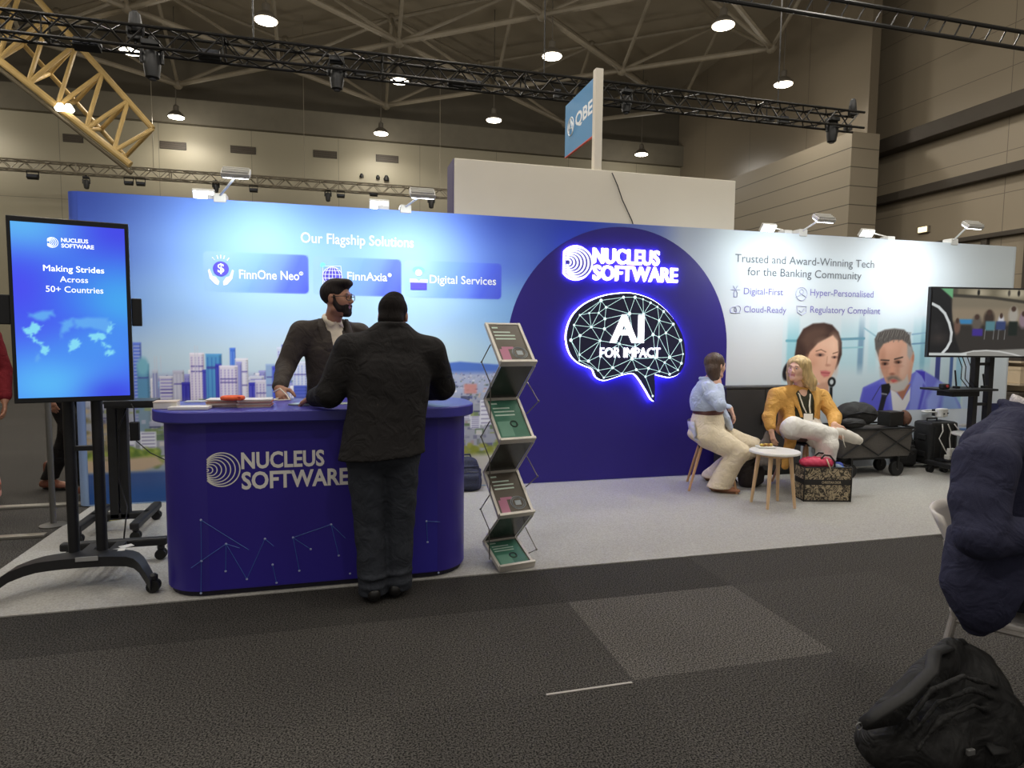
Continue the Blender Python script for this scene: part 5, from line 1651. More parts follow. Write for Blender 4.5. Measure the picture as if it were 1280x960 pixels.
def shell_chair(lab, loc, rz, shell_m, leg_m, seat_h=0.44):
 """moulded shell chair; built facing -Y then turned"""
 t = thing('shell_chair', lab, 'chair', (0, 0, 0))
 prof = [(-0.21, seat_h - 0.015), (-0.19, seat_h + 0.005), (-0.1, seat_h), (0.0, seat_h - 0.012), (0.1, seat_h - 0.008), (0.17, seat_h + 0.03), (0.205, seat_h + 0.1), (0.218, seat_h + 0.14), (0.225, seat_h + 0.18), (0.228, seat_h + 0.20)]
 half = [0.20, 0.215, 0.225, 0.23, 0.235, 0.235, 0.23, 0.225, 0.20, 0.15]
 m_ = MB()
 outer, inner = [], []
 for (y, z), w in zip(prof, half):
  row = []
  for k in range(13):
   s = k / 12 * 2 - 1
   up = 0.05 * abs(s) ** 3 if z < seat_h + 0.08 else 0.0
   fw = -0.05 * abs(s) ** 2.5 if z > seat_h + 0.05 else 0.0
   row.append(Vector((w * s, y + fw, z + up)))
  outer.append(row)
 n, w_ = len(outer), 13
 th = []
 for i in range(n):
  for j in range(w_):
   a = outer[min(i + 1, n - 1)][j] - outer[max(i - 1, 0)][j]
   b = outer[i][min(j + 1, w_ - 1)] - outer[i][max(j - 1, 0)]
   nr = a.cross(b).normalized()
   th.append(outer[i][j] + nr * 0.012)
 m_.sheet(outer)
 fs = [[i * w_ + j, (i + 1) * w_ + j, (i + 1) * w_ + j + 1, i * w_ + j + 1] for i in range(n - 1) for j in range(w_ - 1)]
 m_.add(th, fs)
 m_.build('shell', shell_m, t, smooth=True, local=True)
 m_ = MB(); m_.box((0, 0, seat_h - 0.035), (0.26, 0.26, 0.02)); m_.build('leg_frame', mat('chair_frame_black', (30, 30, 30), rough=0.4), t, local=True)
 for sx in (-1, 1):
  for sy in (-1, 1):
   m_ = MB(); m_.path([(sx * 0.205, sy * 0.215, 0.0), (sx * 0.16, sy * 0.16, seat_h * 0.5), (sx * 0.12, sy * 0.11, seat_h - 0.03)], [0.011, 0.014, 0.015], n=10); m_.build('leg', leg_m, t, smooth='auto', local=True)
 t.location = loc
 t.rotation_euler = (0, 0, rz)
 return t
CH1 = (3.46, 5.36, 0.007)
CH1B = (3.43, 5.38, 0.007)
CH2 = (4.42, 5.30, 0.007)
shell_chair('white shell chair with wooden legs under the person in the blue shirt', CH1B, math.radians(62), mat('shell_white', (220, 220, 222), rough=0.35), wood_b)
shell_chair('brown upholstered chair with wooden legs under the person in the mustard jacket', CH2, math.radians(10), mat('chair_brown', (98, 70, 56), rough=0.7, var=0.1, scale=40), wood_b, 0.45)
# black cabinet behind the women
a = at(950, 484, 5.72)
xl, xr = at(907.5, 500, 5.72).x, at(1004, 500, 5.72).x
c_ = thing('black_cabinet', 'low matt black storage cabinet against the stand wall behind the two seated people', 'cabinet', ((xl + xr) / 2, 5.8, 0.007))
zt_ = at(930, 483.5, 5.72).z
blk = mat('cabinet_black', (52, 50, 49), rough=0.6, var=0.06, scale=6)
m_ = MB(); m_.box2((xl, 5.735, 0.06), (xr, 5.905, zt_ - 0.02)); m_.build('carcass', blk, c_)
m_ = MB(); m_.box2((xl - 0.004, 5.715, zt_ - 0.02), (xr + 0.004, 5.905, zt_)); m_.build('top', blk, c_, bevel=0.003)
m_ = MB(); m_.box2((xl + 0.03, 5.75, 0.007), (xr - 0.03, 5.90, 0.06)); m_.build('plinth', mat('plinth_black', (20, 20, 20)), c_)
nd_ = 2
for k in range(nd_):
 x0, x1 = xl + (xr - xl) * k / nd_ + 0.004, xl + (xr - xl) * (k + 1) / nd_ - 0.004
 m_ = MB(); m_.box2((x0, 5.72, 0.065), (x1, 5.735, zt_ - 0.024)); d_ = m_.build('door', blk, c_, bevel=0.002)
 m_ = MB(); m_.box2((x1 - 0.04 if k == 0 else x0 + 0.03, 5.705, 0.55), (x1 - 0.03 if k == 0 else x0 + 0.04, 5.721, 0.67)); m_.build('handle', black_metal, d_)
# ------------------------------------------------------------------ landscape screen on its mobile stand
def landscape_screen():
 A = at(1165, 358, 5.30); Bz = at(1162, 446.5, 5.30).z
 ang = math.radians(-9)
 ux = Vector((math.cos(ang), math.sin(ang), 0)); uy = Vector((-ux.y, ux.x, 0))
 h = A.z - Bz
 w = h * 1.76
 c = Vector((A.x, A.y, 0)) + ux * (w / 2)
 t = thing('landscape_screen', 'wide screen with a painted hall scene on a black wheeled stand at the right', 'screen', (c.x, c.y, 0))
 P = lambda u, v, z: c + ux * u + uy * v + Vector((0, 0, z))
 rot = Matrix.Rotation(ang, 3, 'Z')
 zc = (A.z + Bz) / 2
 m_ = MB(); m_.box(P(0, 0.03, zc), (w, 0.045, h), rot=rot); body = m_.build('casing', plastic_black, t, bevel=0.004)
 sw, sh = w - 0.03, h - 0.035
 C = Canvas(-sw / 2, sw / 2, zc - sh / 2, zc + sh / 2, 0.006, (50, 46, 42))  # hall scene painted as flat colours, emitted by the panel face
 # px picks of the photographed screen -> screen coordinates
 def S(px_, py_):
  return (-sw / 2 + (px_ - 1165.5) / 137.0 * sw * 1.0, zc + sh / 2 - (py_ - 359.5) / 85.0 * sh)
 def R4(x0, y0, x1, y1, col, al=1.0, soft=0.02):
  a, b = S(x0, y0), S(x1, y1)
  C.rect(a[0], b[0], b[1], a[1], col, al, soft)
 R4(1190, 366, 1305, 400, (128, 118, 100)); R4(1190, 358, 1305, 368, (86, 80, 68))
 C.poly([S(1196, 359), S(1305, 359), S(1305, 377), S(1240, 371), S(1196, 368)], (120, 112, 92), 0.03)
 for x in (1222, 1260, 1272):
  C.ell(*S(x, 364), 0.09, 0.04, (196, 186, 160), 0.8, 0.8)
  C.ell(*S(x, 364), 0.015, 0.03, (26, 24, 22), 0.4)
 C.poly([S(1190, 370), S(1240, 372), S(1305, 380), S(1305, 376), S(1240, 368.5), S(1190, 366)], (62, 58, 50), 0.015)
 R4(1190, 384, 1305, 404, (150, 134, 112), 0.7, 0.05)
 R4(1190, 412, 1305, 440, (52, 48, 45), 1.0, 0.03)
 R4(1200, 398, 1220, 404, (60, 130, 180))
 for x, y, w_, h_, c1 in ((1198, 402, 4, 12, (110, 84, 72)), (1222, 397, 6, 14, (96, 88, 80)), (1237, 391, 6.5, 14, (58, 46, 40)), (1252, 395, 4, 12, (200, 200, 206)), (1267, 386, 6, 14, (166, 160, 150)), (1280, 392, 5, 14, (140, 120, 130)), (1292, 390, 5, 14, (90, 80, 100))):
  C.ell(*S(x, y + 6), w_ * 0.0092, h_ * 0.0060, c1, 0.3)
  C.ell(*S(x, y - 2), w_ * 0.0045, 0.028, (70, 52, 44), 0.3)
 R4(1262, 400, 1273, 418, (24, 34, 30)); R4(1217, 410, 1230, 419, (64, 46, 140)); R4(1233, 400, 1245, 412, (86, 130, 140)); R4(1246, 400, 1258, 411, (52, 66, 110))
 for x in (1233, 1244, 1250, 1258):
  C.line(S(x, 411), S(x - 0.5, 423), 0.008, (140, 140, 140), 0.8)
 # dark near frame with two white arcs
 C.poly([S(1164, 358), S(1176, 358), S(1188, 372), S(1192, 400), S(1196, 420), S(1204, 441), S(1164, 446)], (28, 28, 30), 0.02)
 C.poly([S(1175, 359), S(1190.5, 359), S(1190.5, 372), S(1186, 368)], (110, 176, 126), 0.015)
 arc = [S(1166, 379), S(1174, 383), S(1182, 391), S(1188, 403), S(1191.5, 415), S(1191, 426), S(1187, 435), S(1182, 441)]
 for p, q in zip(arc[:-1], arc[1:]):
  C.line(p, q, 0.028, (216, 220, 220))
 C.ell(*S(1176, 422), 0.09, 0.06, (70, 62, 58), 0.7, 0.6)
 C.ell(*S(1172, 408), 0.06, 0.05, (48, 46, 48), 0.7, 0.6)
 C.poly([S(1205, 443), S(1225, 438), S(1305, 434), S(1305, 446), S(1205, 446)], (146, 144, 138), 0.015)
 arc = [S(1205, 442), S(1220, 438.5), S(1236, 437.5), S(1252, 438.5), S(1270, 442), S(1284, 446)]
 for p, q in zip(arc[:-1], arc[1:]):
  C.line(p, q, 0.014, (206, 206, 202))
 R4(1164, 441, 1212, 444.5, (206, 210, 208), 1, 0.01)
 C.build('screen', attr_mat('painted_hall_scene', rough=0.15, emit=0.8), lambda a, z: P(a, 0.0045, z), body)
 # stand
 Yp = P(0, 0.12, 0)
 for px_ in (1216, 1234):
  p = at(px_, 500, Yp.y)
  m_ = MB(); m_.box2((p.x - 0.032, Yp.y - 0.03, 0.1), (p.x + 0.032, Yp.y + 0.03, zc + 0.2)); m_.build('post', stand_black, t, bevel=0.004)
 pl, pr = at(1216, 500, Yp.y), at(1234, 500, Yp.y)
 for py_ in (505, 455):
  z = at(1225, py_, Yp.y).z
  m_ = MB(); m_.box2((pl.x, Yp.y - 0.02, z - 0.015), (pr.x, Yp.y + 0.02, z + 0.015)); m_.build('crossbar', stand_black, t)
 zs = at(1214, 488, Yp.y - 0.1).z
 xs0, xs1 = at(1184, 487, Yp.y - 0.2).x, at(1246, 487, Yp.y - 0.2).x
 m_ = MB(); m_.box2((xs0, Yp.y - 0.22, zs), (xs1, Yp.y + 0.12, zs + 0.022)); m_.box2((xs0 + 0.15, Yp.y - 0.14, zs - 0.06), (xs1 - 0.15, Yp.y + 0.05, zs)); m_.build('shelf', stand_black, t, bevel=0.003)
 cx = (pl.x + pr.x) / 2
 for sx in (-0.42, 0.42):
  m_ = MB(); m_.box2((cx + sx - 0.03, Yp.y - 0.38, 0.09), (cx + sx + 0.03, Yp.y + 0.22, 0.14)); m_.build('foot', stand_black, t, bevel=0.012)
  for y in (Yp.y - 0.34, Yp.y + 0.18):
   caster('caster', (cx + sx, y, 0.0072), t, 1.0)
 m_ = MB(); m_.box2((cx - 0.44, Yp.y - 0.03, 0.09), (cx + 0.44, Yp.y + 0.03, 0.14)); m_.build('crossbar', stand_black, t, bevel=0.01)
 # small devices on the shelf
 q = at(1184, 482, Yp.y - 0.12)
 d1 = thing('game_controller', 'small black controller with a red button on the shelf under the wide screen', 'controller', (xs0 + 0.03, Yp.y - 0.14, zs + 0.022))
 m_ = MB(); m_.box((xs0 + 0.03, Yp.y - 0.14, zs + 0.05), (0.09, 0.06, 0.055)); m_.build('body', plastic_black, d1, bevel=0.012)
 m_ = MB(); m_.lathe((xs0 + 0.03, Yp.y - 0.172, zs + 0.055), [(0.014, 0), (0.014, 0.006)], 12, rot=Matrix.Rotation(math.pi / 2, 3, 'X')); m_.build('button', mat('button_red', (176, 60, 60)), d1)
 for k, (px_, hh, lab) in enumerate(((1192, 0.16, 'left upright antenna on the shelf under the wide screen'), (1227, 0.12, 'short upright antenna on the shelf between the stand posts'))):
  q = at(px_, 485, Yp.y - 0.05)
  an = thing('antenna', lab, 'antenna', (q.x, Yp.y - 0.08, zs + 0.022), 'antennas on the screen shelf')
  m_ = MB(); m_.box((q.x, Yp.y - 0.08, zs + 0.034), (0.05, 0.05, 0.024)); m_.build('base', plastic_black, an, bevel=0.004)
  m_ = MB(); m_.path([(q.x, Yp.y - 0.08, zs + 0.04), (q.x - 0.03, Yp.y - 0.08, zs + 0.05 + hh)], 0.008, n=8); m_.build('mast', plastic_black, an)
 m_ = MB()
 for k, px_ in enumerate((1196, 1201, 1207)):
  q = at(px_, 460, Yp.y + 0.02)
  m_.path([(q.x, Yp.y + 0.03, Bz + 0.05), (q.x + 0.02, Yp.y - 0.02, Bz - 0.1), (q.x - 0.03, Yp.y - 0.06, zs + 0.12), (q.x + 0.02, Yp.y - 0.1, zs + 0.03)], 0.005, n=6)
 tag(m_.build('video_cables', plastic_black, None, smooth=True), 'three black cables hanging from the wide screen to its shelf', 'cables')
 return zs
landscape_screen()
# -- things under and beside the wide screen
T3 = onz(1219, 542, 0.46)
side_table((T3.x, T3.y - 0.0, 0.007), 0.215, 0.46, 'small round white table with wooden legs carrying headsets under the wide screen', 3, math.radians(205), 1.0)
def headset(c, z, s, rz, lab, tilt=0.0):
 R = Matrix.Rotation(rz, 3, 'Z')
 t = thing('vr_headset', lab, 'headset', (c[0], c[1], z), 'white headsets by the wide screen')
 L = lambda x, y, zz: R @ Vector((x * s, y * s, zz * s)) + Vector((c[0], c[1], z))
 m_ = MB()
 m_.prism(rrect(-0.095, 0.095, -0.045, 0.045, 0.04, 6), lambda p: L(p[0], p[1], 0.002), lambda p: L(p[0] * 0.97, p[1], 0.10)); vis = m_.build('visor', mat('headset_white', (222, 220, 214), rough=0.35), t, smooth='auto', bevel=0.008)
 m_ = MB()
 for x in (-0.05, 0.05):
  m_.ball(L(x, -0.047, 0.045), 0.010 * s, 8, 6)
 m_.build('camera', plastic_black, vis, smooth=True)
 m_ = MB(); m_.path([L(-0.095, 0.02, 0.06), L(-0.15, 0.05, 0.065), L(-0.17, 0.10, 0.06), L(-0.12, 0.16, 0.06), L(0, 0.18, 0.06), L(0.12, 0.15, 0.06), L(0.14, 0.08, 0.06), L(0.095, 0.02, 0.06)], 0.016 * s, n=8, flat=0.6); m_.build('strap', mat('headset_strap', (206, 204, 198), rough=0.6), t, smooth=True)
 m_ = MB(); m_.prism(rrect(-0.085, 0.085, 0.045, 0.075, 0.012, 4), lambda p: L(p[0], p[1], 0.012), lambda p: L(p[0], p[1], 0.09)); m_.build('face_pad', mat('headset_pad', (40, 40, 42), rough=0.8), t)
hp = onz(1222, 540, 0.46)
headset((hp.x + 0.02, hp.y - 0.03), 0.4605, 1.0, -0.2, 'white headset with its strap lying on the round white table')
# black wheeled case
ca, cb_ = at(1163, 528, 5.62), at(1197, 528, 5.62)
cs = thing('equipment_case', 'black upright wheeled equipment case beside the table with headsets', 'case', ((ca.x + cb_.x) / 2, 5.7, 0.007))
case_m = mat('case_black', (34, 34, 35), rough=0.55, var=0.15, scale=40)
m_ = MB(); m_.box2((ca.x, 5.60, 0.055), (cb_.x, 5.84, ca.z)); m_.build('shell', case_m, cs, bevel=0.03)
m_ = MB()
for x in np.linspace(ca.x + 0.05, cb_.x - 0.05, 4):
 m_.box2((x - 0.01, 5.59, 0.09), (x + 0.01, 5.605, ca.z - 0.05))
m_.build('ribs', case_m, cs, bevel=0.003)
for z in (0.17, 0.36):
 m_ = MB(); m_.box2((ca.x - 0.018, 5.66, z - 0.03), (ca.x + 0.004, 5.76, z + 0.03)); m_.build('latch', case_m, cs, bevel=0.006)
for x in (ca.x + 0.04, cb_.x - 0.04):
 m_ = MB(); m_.lathe((x, 5.62, 0.042), [(0.02, -0.012), (0.035, -0.012), (0.035, 0.012), (0.02, 0.012)], 16, rot=Matrix.Rotation(math.pi / 2, 3, 'X')); m_.build('wheel', rubber, cs, smooth='auto')
m_ = MB(); m_.path([(ca.x + 0.06, 5.72, ca.z - 0.01), (ca.x + 0.06, 5.72, ca.z + 0.03), (ca.x + 0.2, 5.72, ca.z + 0.03), (ca.x + 0.2, 5.72, ca.z - 0.01)], 0.01, n=8); m_.build('handle', case_m, cs, smooth='auto')
headset(((ca.x + cb_.x) / 2 + 0.07, 5.72), ca.z + 0.042, 0.95, 0.35, 'white headset resting on top of the black equipment case')
# boxes and bright oddments on the table
for k, (px_, py_, dx, dz, col, nm, lab) in enumerate(((1238, 537, 0.07, 0.07, (150, 60, 44), 'red_tin', 'small red tin on the table under the wide screen, beside the headset'),
                                                      (1249, 535, 0.06, 0.09, (206, 96, 50), 'orange_pack', 'orange snack pack at the back of the table under the wide screen'))):
 p = onz(px_, 545, 0.46)
 x, y = T3.x + 0.10 + 0.06 * k, T3.y + 0.09 - 0.04 * k
 o = thing(nm, lab, 'packet', (x, y, 0.4605))
 m_ = MB(); m_.lathe((x, y, 0.4605), [(dx * 0.42, 0), (dx * 0.45, 0.006), (dx * 0.45, dz - 0.012), (dx * 0.42, dz - 0.006)], 18); m_.build('body', mat(nm + '_paint', col, rough=0.4), o, smooth='auto')
 m_ = MB(); m_.lathe((x, y, 0.4605 + dz - 0.006), [(dx * 0.4, 0), (dx * 0.4, 0.008)], 18); m_.build('lid', mat('tin_lid', (60, 56, 54), rough=0.4), o, smooth='auto')
m_ = MB()
for k, (px_, dy) in enumerate(((1178, 0), (1185, 0.03), (1193, 0.01))):
 a = at(px_, 530, 5.52 - dy); b = at(px_ - 4 + 6 * k, 548, 5.50); c = at(px_ + 3, 562, 5.5); d = at(1186, 570, 5.48)
 m_.path([a, a.lerp(b, 0.5) + Vector((0.03, 0, 0)), b, c, d], 0.006, n=6)
tag(m_.build('white_cables', mat('cable_white', (214, 212, 206), rough=0.5), None, smooth=True), 'loose white charging cables hanging in front of the black equipment case', 'cables')
p = at(1188, 571, 5.45)
pb = thing('power_board', 'white power board with plugs hanging beside the black equipment case', 'power board', (p.x, 5.45, p.z))
m_ = MB(); m_.box((p.x, 5.45, p.z), (0.14, 0.06, 0.05), rz=0.2); m_.build('body', mat('board_white', (206, 204, 198), rough=0.5), pb, bevel=0.008)
for k in range(2):
 m_ = MB(); m_.box((p.x - 0.03 + 0.05 * k, 5.44, p.z + 0.06), (0.035, 0.04, 0.07)); m_.build('plug', mat('plug_white', (220, 218, 212), rough=0.4), pb, bevel=0.006)
pc = at(1188, 588, 5.45)
m_ = MB(); m_.box2((p.x - 0.10, 5.38, 0.075), (p.x + 0.10, 5.56, p.z - 0.026)); tr = m_.build('trolley_base', plastic_black, None, origin=(p.x, 5.45, 0.008), bevel=0.01)
tag(tr, 'small black wheeled floor unit under the white power board', 'trolley')
for sx in (-0.07, 0.07):
 caster('caster', (p.x + sx, 5.46, 0.0072), tr, 1.0)
# navy monitor on a stand further back, and the pale shelf beyond the wall end
mp = at(1248, 513, 5.72)
mo = thing('monitor', 'dark navy flat monitor standing behind the posts of the wide screen stand', 'monitor', (mp.x, 5.72, mp.z - 0.25))
m_ = MB(); m_.box((mp.x, 5.72, mp.z), (0.26, 0.03, 0.17)); m_.build('panel', mat('monitor_navy', (40, 46, 84), rough=0.3), mo, bevel=0.004)
m_ = MB(); m_.box((mp.x, 5.74, mp.z - 0.14), (0.05, 0.03, 0.14)); m_.box((mp.x, 5.74, mp.z - 0.215), (0.16, 0.14, 0.012)); m_.build('foot', plastic_black, mo)
zt_ = mp.z - 0.222
wt = thing('small_desk', 'plain dark desk behind the wide screen stand carrying the navy monitor', 'desk', (mp.x, 5.73, 0.007))
m_ = MB(); m_.box2((mp.x - 0.35, 5.58, zt_ - 0.025), (mp.x + 0.35, 5.90, zt_)); m_.build('desktop', mat('desk_blue', (84, 110, 150), rough=0.5), wt, bevel=0.003)
for sx in (-0.32, 0.32):
 for y in (5.61, 5.87):
  m_ = MB(); m_.box2((mp.x + sx - 0.015, y - 0.015, 0.007), (mp.x + sx + 0.015, y + 0.015, zt_ - 0.025)); m_.build('leg', stand_black, wt)
yb = thing('yellow_box', 'small yellow carton on the desk in front of the navy monitor', 'box', (mp.x - 0.04, 5.63, zt_))
p = at(1241, 520, 5.62)
m_ = MB(); m_.box2((mp.x - 0.14, 5.60, zt_ + 0.0005), (mp.x + 0.02, 5.66, zt_ + 0.045)); m_.build('body', mat('carton_yellow', (196, 164, 60), rough=0.6), yb, bevel=0.003)
m_ = MB(); m_.box2((mp.x - 0.142, 5.598, zt_ + 0.046), (mp.x + 0.022, 5.662, zt_ + 0.052)); m_.build('lid', mat('carton_lid', (176, 140, 44), rough=0.6), yb)
sx0 = at(1268, 460, 7.6)
sh = thing('shelf_unit', 'pale shelf unit with dark boxes beyond the right end of the stand wall', 'shelf', (sx0.x + 0.5, 7.6, 0))
m_ = MB()
m_.box2((sx0.x, 7.9, 0), (sx0.x + 1.4, 7.95, 1.9))
m_.build('back_panel', mat('shelf_cream', (196, 180, 156), rough=0.6), sh)
for z in (0.35, 0.75, 1.1, 1.45, 1.88):
 m_ = MB(); m_.box2((sx0.x, 7.5, z), (sx0.x + 1.4, 7.9, z + 0.03)); m_.build('shelf_board', mat('shelf_cream', (196, 180, 156)), sh)
for k, (z, col) in enumerate(((0.385, (70, 62, 54)), (0.785, (210, 190, 160)), (1.135, (60, 54, 50)), (1.485, (26, 26, 28)))):
 m_ = MB(); m_.box2((sx0.x + 0.02, 7.52, z - 0.005), (sx0.x + 0.45, 7.85, z + 0.25))
 o = m_.build('storage_box', mat('storage_%d' % k, col, rough=0.6), None, origin=(sx0.x + 0.2, 7.6, z), bevel=0.01)
 tag(o, ('brown storage box on the lowest board of the pale shelf unit', 'pale storage box on the second board of the pale shelf unit', 'dark grey storage box on the third board of the pale shelf unit', 'black storage box on the top board of the pale shelf unit')[k], 'box', 'boxes on the pale shelf unit')
 m_ = MB(); m_.box2((sx0.x + 0.015, 7.515, z + 0.20), (sx0.x + 0.455, 7.855, z + 0.255)); m_.build('lid', mat('storage_%d' % k, col), o, bevel=0.006)
# ------------------------------------------------------------------ folding wagon
def wagon():
 Y = 5.48
 a, b = at(1047, 535, Y), at(1138, 537, Y)
 zb = at(1095, 570, Y).z
 zt = (a.z + b.z) / 2
 cx = (a.x + b.x) / 2
 hw = (b.x - a.x) / 2
 t = thing('folding_wagon', 'dark grey fabric folding wagon loaded with black bags beside the tote', 'wagon', (cx, Y + 0.15, 0.007))
 fab = mat('wagon_fabric', (84, 80, 76), rough=0.85, var=0.12, scale=60, bump=0.2)
 m_ = MB()
 n = 16
 rows = []
 for z, k in ((zb, 0.93), (zb + 0.05, 0.965), ((zb + zt) / 2, 0.985), (zt, 1.0)):
  row = []
  for x, y in rrect(-hw * k, hw * k, -0.05, 0.36, 0.04, 4):
   sag = 0.012 * math.sin(x * 12) if z == zt else 0
   row.append((cx + x, Y + y, z + sag))
  row.append(row[0])
  rows.append(row)
 m_.sheet(rows)
 m_.add([(p[0], p[1], p[2]) for p in rows[0][:-1]], [list(range(len(rows[0]) - 1))[::-1]])
 top = [(p[0], p[1], zt - 0.02) for p in rows[-1][:-1]]
 m_.add(top, [list(range(len(top)))])
 m_.build('tub', fab, t, smooth='auto')
 fr = mat('wagon_frame', (30, 30, 30), rough=0.4, metal=0.4)
 m_ = MB()
 m_.path([(cx + x, Y + y, zt + 0.008) for x, y in rrect(-hw - 0.008, hw + 0.008, -0.06, 0.37, 0.04, 4)], 0.011, n=8, closed=True)
 m_.build('rim', fr, t, smooth='auto')
 for s0 in (-1, 0):
  x0, x1 = cx + s0 * hw * 0.98, cx + (s0 + 1) * hw * 0.98
  for p, q in (((x0, zb + 0.02), (x1, zt - 0.01)), ((x0, zt - 0.01), (x1, zb + 0.02))):
   m_ = MB(); m_.path([(p[0], Y - 0.068, p[1]), (q[0], Y - 0.068, q[1])], 0.009, n=6); m_.build('cross_strut', fr, t)
 m_ = MB(); m_.box2((cx - hw * 0.9, Y - 0.03, zb - 0.03), (cx + hw * 0.9, Y + 0.34, zb)); m_.build('floor_board', fr, t, bevel=0.005)
 for px_, py_, r, yy in ((1099.5, 581, 0.072, Y + 0.22), (1120, 584, 0.08, Y - 0.04), (1052, 578, 0.075, Y + 0.22), (1062, 584, 0.075, Y - 0.04)):
  x = at(px_, py_, yy).x
  m_ = MB(); m_.lathe((x, yy, r + 0.0075), [(r * 0.7, -0.022), (r * 0.96, -0.022), (r, -0.012), (r, 0.012), (r * 0.96, 0.022), (r * 0.7, 0.022)], 24, rot=Matrix.Rotation(math.pi / 2, 3, 'X')); wl_ = m_.build('wheel', rubber, t, smooth='auto')
  m_ = MB()
  m_.lathe((x, yy, r + 0.0075), [(r * 0.2, -0.026), (r * 0.2, 0.026)], 12, rot=Matrix.Rotation(math.pi / 2, 3, 'X'))
  for k in range(5):
   aa = k * 2 * math.pi / 5
   m_.tube((x, yy, r + 0.0075), (x + r * 0.72 * math.cos(aa), yy, r + 0.0075 + r * 0.72 * math.sin(aa)), 0.009, n=6)
  m_.build('hub', mat('wheel_grey', (92, 86, 80), rough=0.5), wl_)
  m_ = MB(); m_.box2((x - 0.012, yy - 0.03, r), (x + 0.012, yy + 0.03, zb)); m_.build('fork', fr, wl_)
 m_ = MB(); m_.path([(cx + hw, Y + 0.1, zb), (cx + hw + 0.04, Y + 0.1, zb + 0.1), (cx + hw + 0.05, Y + 0.1, zt + 0.1)], 0.01, n=8); m_.build('pull_handle', fr, t, smooth='auto')
 return cx, Y, zt, hw
WAG = wagon()
